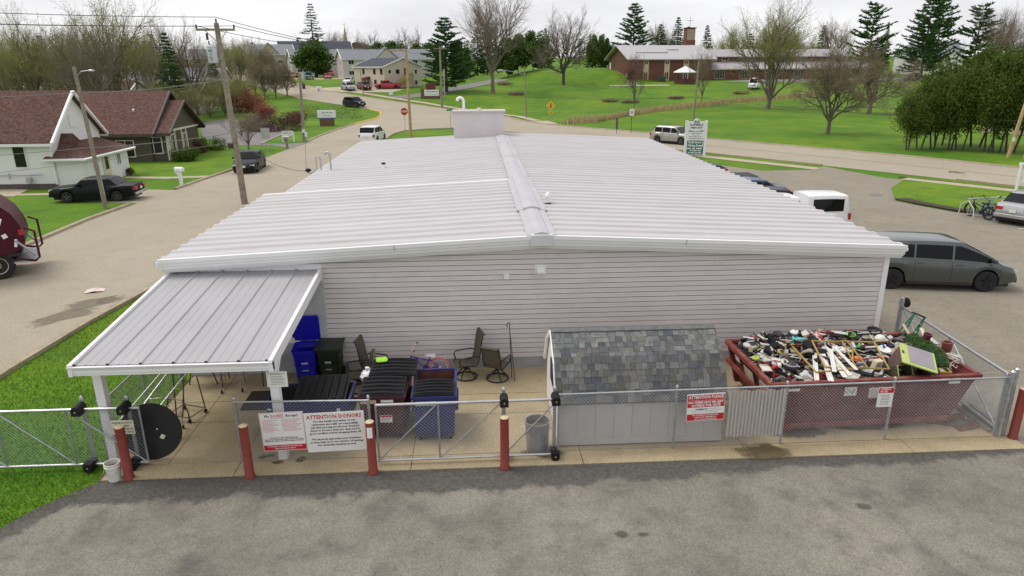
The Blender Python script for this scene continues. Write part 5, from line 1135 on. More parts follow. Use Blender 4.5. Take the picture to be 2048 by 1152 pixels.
t = J("purple_roll", "purple wrapped roll right of the green soft toy", "roll", 1725, 690, 1.37, (0, .2, -.7)); mb = MB(); mb.lathe([(.03, -.16), (.035, -.15), (.035, .15), (.03, .16)], n=12, axis='X'); mb.obj("roll", JM["purple"], t, smooth=40); mb = MB(); mb.lathe([(.037, -.02), (.037, .02)], n=12, axis='X'); mb.obj("band", JM["white"], t)
t = J("flared_tube", "long white tube with flared blue end across the heap", "tube", 1756, 694, 1.38, (0, .05, .12)); mb = MB(); mb.lathe([(.02, -.32), (.025, -.1), (.03, .05), (.055, .12), (.06, .18)], n=14, axis='X'); mb.obj("tube", JM["white"], t, smooth=40); mb = MB(); mb.lathe([(.061, .1), (.064, .14)], n=14, axis='X'); mb.obj("collar", JM["blue"], t)
t = J("white_basin", "shallow white basin right of the frames", "basin", 1768, 702, 1.32, (.2, 0, 0)); mb = MB(); mb.lathe([(.09, 0), (.14, .05), (.15, .055), (.12, .04), (0, .015)], n=20); mb.obj("bowl", JM["white"], t, smooth=40); mb = MB(); mb.lathe([(.1, -.012), (.09, 0)], n=16); mb.obj("foot", JM["white"], t)
t = J("red_rod", "red handled rod across the heap's centre", "rod", 1748, 716, 1.34, (0, 0, .05)); mb = MB(); mb.tube((-.22, 0, 0), (.15, 0, .01), .014); mb.obj("rod", JM["red"], t, smooth=50); mb = MB(); mb.tube((.15, 0, .01), (.28, .01, .01), .022); mb.obj("handle", JM["pink"], t)
t = J("orange_cap", "orange plastic cap under the red rod", "cap", 1716, 719, 1.32); mb = MB(); mb.lathe([(.1, 0), (.095, .05), (.05, .08), (0, .085)], n=16); mb.obj("dome", JM["orange"], t, smooth=50); mb = MB(); mb.lathe([(.12, -.005), (.1, .005)], n=16); mb.obj("brim", JM["orange"], t)
t = J("grey_tube_light", "slate blue plastic tube in the heap's front centre", "tube", 1722, 728, 1.31, (0, .05, .1)); mb = MB(); mb.box((0, 0, 0), (.22, .07, .07)); mb.obj("body", M("slate", (.14, .17, .28), .5, var=.08), t, bevel=.02); mb = MB(); mb.box((0, 0, .036), (.16, .04, .004)); mb.obj("panel", JM["silver"], t)
t = J("printed_carton", "pale carton with printed side standing in the heap", "carton", 1752, 733, 1.28, (.2, .05, .3)); mb = MB(); mb.box((0, 0, 0), (.2, .12, .34)); mb.obj("box", JM["cream"], t, bevel=.004); mb = MB(); mb.box((-.02, -.061, .08), (.12, .004, .1)); mb.obj("print", JM["grey"], t)
t = J("white_shard", "broken white sheet at the heap's front middle", "sheet", 1702, 752, 1.22, (.5, .1, .2)); mb = MB(); mb.prism([(-.2, -.08, 0), (.1, -.12, 0), (.26, .02, 0), (.1, .1, 0), (-.12, .12, 0)], (0, 0, 0), (0, 0, .012)); mb.obj("sheet", JM["white"], t); mb = MB(); mb.tube((-.2, -.08, .012), (.1, -.12, .012), .01, n=5); mb.obj("edge", JM["cream"], t)
t = J("crumpled_cloth", "heap of white crumpled cloth behind the frames", "cloth", 1680, 700, 1.36); mb = MB(); mb.ball((0, 0, 0), (.2, .13, .06), 16, 9); mb.v = [(x + rj.uniform(-.025, .025), y + rj.uniform(-.025, .025), z + rj.uniform(-.02, .02)) for x, y, z in mb.v]; mb.obj("cloth", JM["white"], t, smooth=30); mb = MB(); mb.ball((.22, -.06, -.01), (.1, .07, .035), 10, 6); mb.obj("fold", JM["cream"], t, smooth=30)
# speaker cabinet / screen leaning in the right half
t = J("open_cabinet", "brown cabinet with grey screen door hanging open in heap", "cabinet", 1822, 730, 1.36, (R(24), R(16), R(-14))); t.scale = (1.35, 1.35, 1.2)
CBN = M("cabinet_brown", (.11, .065, .06), .6, var=.15)
for nm, c, d, m2 in (("top_panel", (0, 0, .2), (.52, .36, .02), CBN), ("bottom_panel", (0, 0, -.2), (.52, .36, .02), CBN), ("side_panel", (.25, 0, 0), (.02, .36, .38), CBN), ("side_panel", (-.25, 0, 0), (.02, .36, .38), CBN), ("back_panel", (0, .17, 0), (.5, .01, .38), JM["black"])): mb = MB(); mb.box(c, d); mb.obj(nm, m2, t)
mb = MB(); mb.box((.0, -.02, .225), (.56, .44, .03)); fr = mb.obj("door", M("door_lime", (.44, .52, .16), .5, var=.06), t, bevel=.004); mb = MB(); mb.box((.04, 0, .243), (.40, .38, .008)); mb.obj("screen", M("grey_screen", (.30, .27, .29), .7, var=.06), fr); mb = MB(); mb.box((-.25, 0, .245), (.03, .05, .012)); mb.obj("latch", JM["char"], fr)
t = J("woven_hamper", "dark woven hamper lying on its side in the heap", "hamper", 1795, 742, 1.22, (1.2, 0, .3)); mb = MB(); mb.loft([[(x * k, y * k, z) for x, y in ((-.2, -.15), (.2, -.15), (.2, .15), (-.2, .15))] for k, z in ((.85, -.2), (1, .2), (.94, .2), (.8, -.15))], caps=False); mb.obj("weave", M("dark_wicker", (.07, .065, .035), .8, var=.5, scale=30, bump=.6, bscale=50), t); mb = MB(); mb.path([(-.2, -.15, .2), (.2, -.15, .2), (.2, .15, .2), (-.2, .15, .2)], .014, 5, True); mb.obj("rim", JM["lime"], t)
# artificial green tree lying on its side
t = J("artificial_tree", "discarded artificial green pine tree lying on the heap", "tree", 1850, 700, 1.40); mbt = MB(); mbl = MB()
a, b = G(1826, 676, 1.45) - Vector(t.location), G(1880, 732, 1.32) - Vector(t.location); mbt.tube(a, b, .02, .012, 6)
for i in range(2600):
    f = rj.random(); p = a.lerp(b, f); ang = rj.uniform(0, 6.3); rad = (.08 + .27 * math.sin(PI * (f * .8 + .1))) * math.sqrt(rj.random()); c = p + Vector((math.cos(ang) * rad, math.sin(ang) * rad * .8, abs(math.sin(ang)) * rad * .5))
    d = Vector((rj.gauss(0, 1), rj.gauss(0, 1), rj.gauss(0, .5))).normalized() * .06; n2 = d.orthogonal().normalized() * .012
    mbl.add([c - n2, c + n2, c + d], [(0, 1, 2)])
mbt.obj("trunk", JM["wood"], t); mbl.obj("foliage", leafM("plastic_pine", [(.015, .05, .012), (.03, .085, .02), (.05, .11, .02), (.02, .06, .01)], .1), t)
# green stepladder
t = J("stepladder", "green stepladder leaning at the heap's far right back", "ladder", 1825, 658, 1.42, (R(-14), R(22), R(-15)))
for s in (-1, 1): mb = MB(); mb.box((s * .13, 0, .0), (.03, .05, .75)); mb.obj("rail", JM["dgreen"], t)
for s in (-1, 1): mb = MB(); mb.tube((s * .13, .02, .35), (s * .16, .3, -.35), .015, n=4); mb.obj("rear_leg", JM["dgreen"], t)
for k in range(3): mb = MB(); mb.box((0, 0, -.25 + .22 * k), (.24, .07, .02)); mb.obj("step", JM["silver"], t)
mb = MB(); mb.box((0, .05, .38), (.3, .2, .035)); mb.obj("top_cap", JM["char"], t, bevel=.01)
for i, (px0, py0, px1, py1, lb) in enumerate(((1806, 648, 1818, 668, "short cream board left of the stepladder"), (1842, 656, 1854, 682, "short cream board right of the stepladder"))):
    a, b = G(px0, py0, 1.62), G(px1, py1, 1.42); t = thing("cream_board", lb, "board", (a + b) / 2); d = b - a; t.rotation_euler = d.to_track_quat('X', 'Z').to_euler(); mb = MB(); mb.box((0, 0, 0), (d.length, .08, .02)); mb.obj("board", JM["cream"], t, bevel=.003); mb = MB(); mb.lathe([(.01, 0), (.01, .012)], (.05, 0, .008), 8); mb.obj("nail", JM["grey"], t)
t = J("white_wedge", "white triangular offcut beside the side gate", "offcut", 1866, 683, 1.42, (.8, .2, .3)); mb = MB(); mb.prism([(-.15, -.08, 0), (.17, -.06, 0), (-.1, .2, 0)], (0, 0, 0), (0, 0, .015)); mb.obj("sheet", JM["white"], t); mb = MB(); mb.tube((-.15, -.08, .01), (.17, -.06, .01), .008, n=5); mb.obj("edge", JM["grey"], t)
# carved red clay garden figure and pot at the container's far right corner
CLAY = M("maroon_clay", (.19, .045, .035), .7, var=.25, scale=6, bump=.3, bscale=20)
p = G(1921, 742, 1.0); t = thing("tiki_figure", "maroon clay tiki figure with carved face at dumpster's corner", "statue", (10.72, 14.1, .9)); mb = MB(); mb.lathe([(.10, 0), (.14, .12), (.17, .26), (.15, .38), (.1, .43), (.09, .5), (.105, .52), (.11, .66), (.12, .67), (.12, .7), (.08, .7), (.07, .6), (0, .58)], n=18); mb.obj("body", CLAY, t, smooth=35)
for s in (-1, 1): mb = MB(); mb.ball((s * .055 - .03, -.15, .32), (.03, .02, .016), 8, 5); mb.obj("eye", JM["black"], t)
mb = MB(); mb.ball((-.03, -.165, .24), (.05, .015, .014), 8, 5); mb.obj("mouth", JM["black"], t); mb = MB(); mb.ball((-.03, -.175, .29), (.02, .025, .03), 8, 5); mb.obj("nose", CLAY, t)
t = thing("clay_pipe", "plain maroon clay pipe tilted behind the tiki figure", "pipe", (10.42, 14.55, 1.2)); t.rotation_euler = (R(6), R(12), 0); mb = MB(); mb.lathe([(.085, 0), (.085, .42), (.1, .42), (.1, .46), (.075, .46), (.07, .1), (0, .1)], n=16); mb.obj("pipe", M("maroon_glaze", (.10, .012, .02), .4, var=.15), t, smooth=40); mb = MB(); mb.box((-.1, -.03, .04), (.07, .05, .1), ry=.5); mb.obj("chip", JM["white"], t)
t = J("cable_tangle", "tangle of pale cable and cord right of the green tree", "cable", 1905, 725, 1.28); mb = MB(); pr = Vector((0, 0, 0)); pts = []
for i in range(40): pts.append((.14 * math.sin(i * .9) + rj.uniform(-.05, .05), .12 * math.cos(i * 1.3) + rj.uniform(-.05, .05), .14 * math.sin(i * .37) + .05))
mb.path(pts, .007, 4); mb.obj("cord", JM["white"], t); mb = MB(); mb.box((.1, -.1, 0), (.05, .03, .025)); mb.obj("plug", JM["black"], t)
t = J("plastic_box", "yellow and black plastic box at the heap's right front", "box", 1888, 742, 1.2, (.3, .1, .1)); mb = MB(); mb.box((0, 0, 0), (.3, .16, .07)); mb.obj("case", M("junk_yellow", (.55, .42, .06), .5, var=.1), t, bevel=.01); mb = MB(); mb.box((.04, 0, .037), (.1, .12, .006)); mb.obj("panel", JM["black"], t); mb = MB(); mb.box((-.09, 0, .037), (.08, .1, .006)); mb.obj("panel", JM["white"], t)
# ================================================================== vehicles
GLASS = M("car_glass", (.004, .005, .006), .06, var=0, spec=.2)
TYRE = M("tyre_rubber", (.014, .014, .015), .85, var=.2); CHROME = M("car_chrome", (.6, .6, .62), .15, metal=1., var=.03); RIMS = M("alloy_rim", (.48, .48, .49), .3, metal=.7, var=.05); RIMD = M("dark_rim", (.02, .02, .022), .35, metal=.5, var=.1)
HEADL = M("headlamp", (.62, .64, .66), .1, var=.05, spec=.8); TAIL = M("tail_lamp", (.40, .008, .01), .2, var=.1, spec=.7); TRIMB = M("car_black_trim", (.015, .015, .016), .6, var=.1); PLATE = M("number_plate", (.66, .66, .64), .5, var=.05); AMBER = M("amber_lamp", (.6, .12, .02), .3, var=.05)
def lerp_pts(P, x):
    P = sorted(P)
    if x <= P[0][0]: return P[0][1]
    for (a, u), (b, v) in zip(P[:-1], P[1:]):
        if x <= b: return u + (v - u) * (x - a) / (b - a)
    return P[-1][1]
SPECS = {
 "sedan": dict(W=1.84, wb=2.8, r=.335, deck=[(2.4, .60), (2.25, .73), (1.9, .82), (1.2, .94), (-1.45, .99), (-1.6, 1.02), (-2.2, 1.03), (-2.38, .93), (-2.42, .75)], gh=[(1.25, .35, -.95, -1.8, 1.46)], wins=[(1.05, .10), (.03, -.82), (-.87, -1.5)]),
 "old_sedan": dict(W=1.84, wb=2.8, r=.325, deck=[(2.45, .66), (2.38, .82), (1.1, .92), (-1.5, .95), (-2.4, .93), (-2.48, .85), (-2.5, .6)], gh=[(1.0, .45, -1.0, -1.5, 1.40)], wins=[(.8, .0), (-.08, -.85), (-.9, -1.22)]),
 "suv": dict(W=1.9, wb=2.72, r=.36, deck=[(2.32, .66), (2.2, .86), (1.9, .98), (1.2, 1.06), (-1.9, 1.1), (-2.2, 1.08), (-2.34, .9)], gh=[(1.3, .55, -1.7, -2.2, 1.72)], wins=[(1.05, .15), (.07, -.85), (-.92, -1.75)]),
 "minivan": dict(W=2.0, wb=3.09, r=.37, deck=[(2.62, .60), (2.54, .78), (2.3, .91), (1.9, 1.0), (1.4, 1.05), (0, 1.09), (-2.0, 1.16), (-2.45, 1.13), (-2.56, .9)], gh=[(2.05, .62, -1.9, -2.5, 1.75)], wins=[(1.62, .42), (.34, -.85), (-.92, -2.1)]),
 "pickup": dict(W=1.95, wb=3.5, r=.38, deck=[(2.75, .75), (2.65, .98), (1.5, 1.08), (-.6, 1.12), (-.65, 1.08), (-2.75, 1.08), (-2.85, .95)], gh=[(1.35, .75, -.35, -.62, 1.80)], wins=[(1.1, .25), (.17, -.4)], bed=(-.75, -2.72)),
 "cap_pickup": dict(W=1.95, wb=3.5, r=.38, deck=[(2.75, .75), (2.65, .98), (1.5, 1.08), (-.6, 1.12), (-.65, 1.08), (-2.75, 1.08), (-2.85, .95)], gh=[(1.35, .75, -.35, -.62, 1.80), (-.72, -.76, -2.62, -2.78, 1.88)], wins=[(1.1, .25), (.17, -.4), (-.98, -2.45)]),
 "van": dict(W=2.0, wb=3.3, r=.36, deck=[(2.6, .8), (2.5, 1.0), (2.1, 1.12), (1.5, 1.2), (-2.4, 1.2), (-2.55, 1.0)], gh=[(2.0, 1.2, -2.3, -2.5, 2.25)], wins=[(1.6, .7), (.6, -.6), (-.7, -2.1)]),
}
def build_car(kind, name, label, cat, loc, heading, paint, rim=RIMS, fine=True, group=None, glass=GLASS, roof_rails=False):
    S = SPECS[kind]; W2 = S["W"] / 2; wb = S["wb"]; r = S["r"]; deck = S["deck"]; xf, xr = deck[0][0], deck[-1][0]
    t = thing(name, label, cat, loc, heading, group)
    wx = (wb / 2, -wb / 2); ra = r + .06; sill = .22
    zd = lambda x: lerp_pts([(a, b) for a, b in deck], x)
    def hw(x):
        u = x / (xf if x > 0 else -xr); u = abs(u); return W2 * (1 - .13 * u ** 5 - .015 * u)
    def zl(x):
        z = sill + (.10 * max(0, (abs(x) - wb / 2 - ra) / .5) if abs(x) > wb / 2 + ra else 0)
        for w in wx:
            d = abs(x - w)
            if d < ra: z = max(z, r + math.sqrt(ra * ra - d * d) - .015)
        return z
    xs = sorted(set([round(xr + (xf - xr) * i / (34 if fine else 18), 3) for i in range((34 if fine else 18) + 1)] + [round(w + ra * k, 3) for w in wx for k in ((-1.001, -.98, -.8, -.45, 0, .45, .8, .98, 1.001) if fine else (-1.01, -.95, -.5, .5, .95, 1.01))]))
    secs = []
    def sec(x, k=1., wk=1.):
        a, d, w = zl(x), zd(x), hw(x) * wk
        if k < 1: mid = (a + d) / 2; a, d = mid + (a - mid) * k, mid + (d - mid) * k
        H_ = [(w * .88, a), (w * .975, a + .035), (w, a + (d - a) * .42), (w * .985, a + (d - a) * .72), (w * .945, d - .03), (w * .88, d - .005), (w * .4, d + .018)]
        return [(x, -y, z) for y, z in H_] + [(x, y, z) for y, z in H_[::-1]]
    secs = [sec(xr, .8, .94)] + [sec(x) for x in xs if xr + .06 < x < xf - .06] + [sec(xf, .78, .92)]
    secs[0] = [(xr, y, z) for _, y, z in secs[0]]; mb = MB(); mb.loft(secs); mb.obj("body", paint, t, smooth=42)
    mb = MB(); mb.bb(xr + .25, xf - .25, -W2 * .8, W2 * .8, .17, .5); mb.obj("underbody", TRIMB, t)
    ghs = []
    for gi, (a, b, c, d, zt) in enumerate(S["gh"]):
        def prof(x, a=a, b=b, c=c, d=d, zt=zt):             # (z belt, half width belt, z roof, half width roof)
            zb = zd(x) - .02; wbt = hw(x) * .93
            if x > b: f = (a - x) / (a - b); z = zb + (zt - .03 - zb) * f
            elif x > c: f = 1; u = (x - c) / (b - c); z = zt - .03 + .03 * math.sin(PI * u)
            else: f = (x - d) / (c - d); z = zb + (zt - .03 - zb) * f
            wr = wbt - (wbt - W2 * (.76 if gi == 0 else .82)) * (.25 + .75 * min(1, f))
            return zb, wbt, max(z, zb + .005), wr
        ghs.append(prof); n1 = 6
        X = [d + (c - d) * i / n1 for i in range(n1)] + [c + (b - c) * i / 8 for i in range(8)] + [b + (a - b) * i / n1 for i in range(n1 + 1)]
        ss = []
        for x in X:
            zb, w1, z, w2 = prof(x); hh = z - zb; k = min(1, hh / .3)
            H_ = [(w1, zb - .02), (w2 + (w1 - w2) * .12 + .015, zb + hh * .85), (w2 - .03, z - .02 * k), (w2 - .16, z), (w2 * .4, z + .015 * k)]
            ss.append([(x, -y, q) for y, q in H_] + [(x, y, q) for y, q in H_[::-1]])
        mb = MB(); mb.loft(ss); mb.obj("roof" if gi == 0 else "bed_cap", paint, t, smooth=38)
    def side_pane(x0, x1, prof, nm="window"):
        for s in (-1, 1):
            A, B = [], []; n = 8
            for i in range(n + 1):
                x = x0 + (x1 - x0) * i / n; zb, w1, z, w2 = prof(x); hh = z - zb
                for f, L in ((.10, A), (.80, B)):
                    y = w1 + (w2 + (w1 - w2) * .12 + .015 - w1) * f / .85; L.append((x, s * (y + .007), zb - .0 + hh * f + (0 if f < .5 else -.0)))
            mb = MB(); mb.loft([A, B], caps=False, close=False); mb.obj(nm, glass, t)
    for x0, x1 in S["wins"]:
        side_pane(x0, x1, ghs[1] if len(ghs) > 1 and x1 < S["gh"][0][3] else ghs[0])
    for nm, u0, u1, gi in (("windshield", 0, 1, 0), ("rear_window", 3, 2, -1)):
        a, b, c, d, zt = S["gh"][gi]; e0, e1 = ((a, b) if nm == "windshield" else (d, c)); pr = ghs[gi]; rows = []
        for f in (.10, .35, .6, .9):
            x = e0 + (e1 - e0) * f; zb, w1, z, w2 = pr(x); o = .012 if nm == "windshield" else -.012
            rows.append([(x + o, y * (w2 - .05), z + .012 + (.012 if abs(y) < .5 else -.004)) for y in (-1, -.5, 0, .5, 1)])
        mb = MB(); mb.loft(rows, caps=False, close=False); mb.obj(nm, glass, t, smooth=60)
    for w in wx:
        for s in (-1, 1):
            y = s * (W2 - .12); mb = MB(); mb.lathe([(r * .62, -.1), (r * .9, -.11), (r, -.08), (r, .08), (r * .9, .11), (r * .62, .1)], (w, y, r), 26 if fine else 16, 'Y'); ty = mb.obj("wheel", TYRE, t, smooth=40)
            mb = MB(); mb.lathe([(0, s * .07), (r * .14, s * .085), (r * .16, s * .06), (r * .55, s * .06), (r * .6, s * .09), (r * .66, s * .1), (r * .66, s * .05)], (w, y, r), 22 if fine else 12, 'Y')
            if fine:
                for k in range(5):
                    q = 2 * PI * k / 5 + .3; m3 = Matrix.Rotation(-q, 3, 'Y'); mb.box(Vector((w, y + s * .085, r)) + m3 @ Vector((r * .36, 0, 0)), (r * .52, .03, r * .13), m=m3)
            mb.obj("rim", rim, ty)
            mb = MB(); mb.lathe([(0, s * .055), (r * .56, s * .055)], (w, y, r), 16, 'Y'); mb.obj("brake_shadow", TRIMB, ty)
    hz = zd(xf - .12); tz = zd(xr + .05)
    for s in (-1, 1):
        mb = MB(); yb = s * hw(xf - .1); mb.loft([[(xf - .03, yb * .58, hz - .17), (xf - .03, yb * .58, hz - .05), (xf - .06, yb * .95, hz - .03), (xf - .06, yb * .95, hz - .15)], [(xf - .2, yb * .58, hz - .15), (xf - .2, yb * .58, hz - .0), (xf - .32, yb * 1.0, hz + .0), (xf - .3, yb * 1.0, hz - .12)]]); mb.obj("headlight", HEADL, t, smooth=40)
        mb = MB(); yb = s * hw(xr + .08)
        tall = kind in ("suv", "minivan", "van", "pickup", "cap_pickup"); z1, z0 = (tz + .02, tz - .28) if tall else (tz - .04, tz - .2); win = .80 if tall else .58
        mb.loft([[(xr - .012, yb * win, z0), (xr - .012, yb * win, z1), (xr - .005, yb * .97, z1), (xr - .005, yb * .97, z0)], [(xr + .12, yb * win, z0), (xr + .12, yb * win, z1), (xr + .16, yb * 1.012, z1), (xr + .16, yb * 1.012, z0)]]); mb.obj("tail_light", TAIL, t)
        if fine:
            zb, w1, z, w2 = ghs[0](S["gh"][0][0] - .25); mb = MB(); mb.loft([[(S["gh"][0][0] - .42 + dx, s * (w1 + .04 + dy), zb + .06 + dz) for dx, dz in ((0, 0), (.11, .01), (.1, .13), (0, .14))] for dy in (0, .17)]); mb.obj("mirror", paint, t, bevel=.015)
            for x in [q[1] + .06 for q in S["wins"][:2]]:
                mb = MB(); mb.box((x + .1, s * (hw(x) * .985 + .012), zd(x) - .13), (.2, .025, .03)); mb.obj("door_handle", paint if kind == "minivan" else TRIMB, t, bevel=.008)
            for x in ([q[0] + .02 for q in S["wins"][:2]] + [S["wins"][1][1] - .02]):
                a_, d_, w_ = max(sill + .03, zl(x) + .02), zd(x), hw(x)
                mb = MB(); mb.path([(x, s * (w_ * .975 + .003), a_ + .02), (x, s * (w_ + .003), a_ + (d_ - a_) * .42), (x, s * (w_ * .985 + .003), a_ + (d_ - a_) * .72), (x, s * (w_ * .945 + .004), d_ - .03)], .005, 4); mb.obj("door_seam", TRIMB, t)
            mb = MB(); mb.box((0, s * (W2 * .985), sill + .05), (wb - 2 * ra - .1, .05, .09)); mb.obj("sill", TRIMB if kind in ("suv", "minivan") else paint, t, bevel=.01)
    mb = MB(); mb.box((xf - .02, 0, hz - .2), (.05, W2 * 1.0, .13)); mb.obj("grille", TRIMB, t, bevel=.01)
    mb = MB(); mb.box((xf - .03, 0, .4), (.08, W2 * 1.6, .16)); mb.obj("front_bumper", paint if kind != "pickup" else CHROME, t, bevel=.03)
    mb = MB(); mb.box((xr + .03, 0, .45), (.12, W2 * 1.74, .17)); mb.obj("rear_bumper", paint if kind in ("sedan", "suv", "minivan", "van") else CHROME, t, bevel=.03)
    for x, s in ((xf + .012, 1), (xr - .035, -1)): mb = MB(); mb.box((x, 0, .55 if s > 0 else (.72 if kind != "pickup" else .5)), (.012, .3, .15)); mb.obj("plate", PLATE, t)
    if "bed" in S:
        b0, b1 = S["bed"]; mb = MB(); mb.bb(b1, b0, -W2 * .8, W2 * .8, 1.085, 1.11); mb.obj("bed_cover", TRIMB, t)
    if roof_rails:
        for s in (-1, 1): zb, w1, z, w2 = ghs[0](-.6); mb = MB(); mb.path([(.4, s * (w2 - .1), z), (.3, s * (w2 - .1), z + .06), (-1.5, s * (w2 - .1), z + .05), (-1.6, s * (w2 - .1), z - .01)], .018, 5); mb.obj("roof_rail", TRIMB, t)
    return t
def paintM(name, c, rough=.28, metal=.3): return M(name, c, rough, metal=metal, var=.03, scale=2, coat=.3)
P_ = dict(grey=M("slate_grey_paint", (.085, .095, .092), .22, metal=.55, var=.03, spec=.5, coat=.5), black=M("black_paint", (.006, .006, .008), .3, var=.03, spec=.22), silver=paintM("silver_paint", (.42, .42, .43), metal=.6), white=paintM("white_paint", (.72, .72, .72), metal=0), red=paintM("red_paint", (.40, .015, .025), metal=.1), maroon=paintM("maroon_paint", (.12, .012, .025)), blue=paintM("blue_paint", (.05, .085, .17)), bluegrey=paintM("bluegrey_paint", (.10, .14, .18)), yellow=paintM("yellow_paint", (.6, .33, .03), metal=0), teal=paintM("teal_paint", (.03, .12, .12)), dark=M("dark_blue_paint", (.014, .017, .026), .3, var=.03, spec=.3), champ=paintM("champagne_paint", (.40, .38, .35), metal=.5))
def on(px, py): p = GT(px, py); return (p.x, p.y, T(p.y) + (.012 if p.y < 105 else .055))
def wheelpair(front, rear, wbase, W, near):
    """centre and heading from the photo feet of the two near-side wheels; near = which side (+1 left, -1 right) faces us"""
    a, b = G(*front), G(*rear); d = (a - b); h = math.atan2(d.y, d.x); m = (a + b) / 2; n = Vector((-math.sin(h), math.cos(h), 0))
    return (m.x - n.x * near * (W / 2 - .05), m.y - n.y * near * (W / 2 - .05), .014), h
hd = R(-10.5); fw = G(1966, 584); c = fw - Vector((math.cos(hd), math.sin(hd), 0)) * 1.545 + Vector((-math.sin(hd), math.cos(hd), 0)) * .92
build_car("minivan", "parked_minivan", "dark grey minivan parked at the building's right corner", "minivan", (c.x, c.y, .014), hd, P_["grey"], RIMD)
c, h = wheelpair((150, 406), (222, 404), 2.8, 1.84, 1); build_car("old_sedan", "parked_sedan", "old black boxy sedan parked on the house drive", "sedan", c, h, P_["black"])
build_car("sedan", "parked_sedan", "modern black sedan at the left kerb facing the camera", "sedan", (-17.55, 55.2, .014), R(-84), P_["black"])
build_car("suv", "driving_suv", "white SUV driving away behind the building's roof", "suv", (-10.75, 74.9, .014), R(82), P_["white"])
p = on(709, 214); build_car("suv", "driving_car", "dark crossover coming down the far road", "car", (p[0], p[1], p[2]), R(-42), P_["dark"])
c, h = wheelpair((1372, 294), (1332, 290), 2.72, 1.9, -1); build_car("suv", "driving_suv", "silver SUV passing behind the thrift shop sign", "suv", (G(1350, 288).x, G(1350, 288).y + .6, .014), R(-47), P_["champ"], roof_rails=True)
build_car("cap_pickup", "parked_pickup", "white pickup with topper beside the building", "pickup", (14.55, 31.5, .016), R(180), P_["white"])
build_car("sedan", "parked_sedan", "dark sedan next beyond the white pickup, nearest of dark cars", "sedan", (15.2, 35.4, .016), R(180), P_["dark"])
build_car("sedan", "parked_sedan", "blue sedan parked between dark sedan and black pickup", "sedan", (15.3, 38.7, .016), R(180), P_["blue"])
build_car("pickup", "parked_pickup", "black pickup with flat bed cover beside the building", "pickup", (14.6, 42.3, .016), R(180), P_["black"])
build_car("pickup", "parked_pickup", "blue-grey pickup farthest along the building by shop sign", "pickup", (13.9, 46.0, .016), R(180), P_["bluegrey"])
rc = G(2018, 452); hd = R(32); build_car("sedan", "parked_sedan", "silver sedan entering the frame at right by bike rack", "sedan", (rc.x + 2.45 * math.cos(hd), rc.y + 2.45 * math.sin(hd), .016), hd, P_["silver"])
far = [("suv", "silver SUV in the lot before the cream block", (697, 181), -60, "silver"), ("sedan", "white sedan parked on the drive behind the silver SUV", (698, 168), -95, "white"), ("suv", "maroon SUV beside the silver one at the cream block", (729, 180), -60, "maroon"), ("pickup", "red pickup parked below the wooden outside stairs", (776, 178), 185, "red"),
 ("sedan", "yellow sedan parked before the beige apartments", (595, 156), -115, "yellow"), ("sedan", "silver sedan left of the yellow one at the apartments", (581, 155), -115, "silver"), ("sedan", "grey sedan farthest left at the apartments", (570, 152), -115, "bluegrey"), ("pickup", "teal pickup right of the yellow sedan", (616, 159), -60, "teal"), ("sedan", "red sedan at the right end of apartment lot", (655, 158), -70, "red"), ("suv", "red SUV behind the red sedan in the lot", (660, 152), -70, "red"), ("suv", "dark blue SUV under the dark spruce", (640, 150), -70, "blue"), ("van", "white van parked at the church lot", (1508, 178), -120, "white"), ("pickup", "dark pickup parked at right beyond the church lot", (1831, 162), 170, "dark")]
for kind, lb, px, hd, col in far: build_car(kind, "parked_" + ("car" if kind in ("sedan",) else kind), lb, {"sedan": "car", "suv": "SUV", "pickup": "pickup", "van": "van"}[kind], on(*px), R(hd), P_[col], fine=False)

# ------------------------------------------------------------------ garbage truck
MRN = M("truck_maroon", (.060, .003, .016), .5, var=.2, scale=2, spec=.25)
tr = thing("garbage_truck", "maroon garbage truck whose rounded rear hopper enters at left", "truck", (-21.05, 25.9, .012), R(208))   # faces away to the left
q = [(-3.1, .95), (-3.35, 1.0), (-3.62, 1.15), (-3.72, 1.5), (-3.64, 2.0), (-3.45, 2.45), (-3.1, 2.85), (-2.6, 3.15), (-2.0, 3.28), (-1.2, 3.3), (-1.2, .95)]
mb = MB(); mb.prism([(x, 0, z) for x, z in q], (0, -1.2, 0), (0, 1.2, 0)); mb.obj("hopper", MRN, tr, smooth=42)
mb = MB(); mb.bb(-1.2, 3.2, -1.2, 1.2, .95, 3.2); mb.obj("packer_body", MRN, tr, bevel=.04)
for x in (-.6, .3, 1.2, 2.1, 3.0): mb = MB(); mb.bb(x - .05, x + .05, -1.25, 1.25, .98, 3.23); mb.obj("body_rib", MRN, tr)
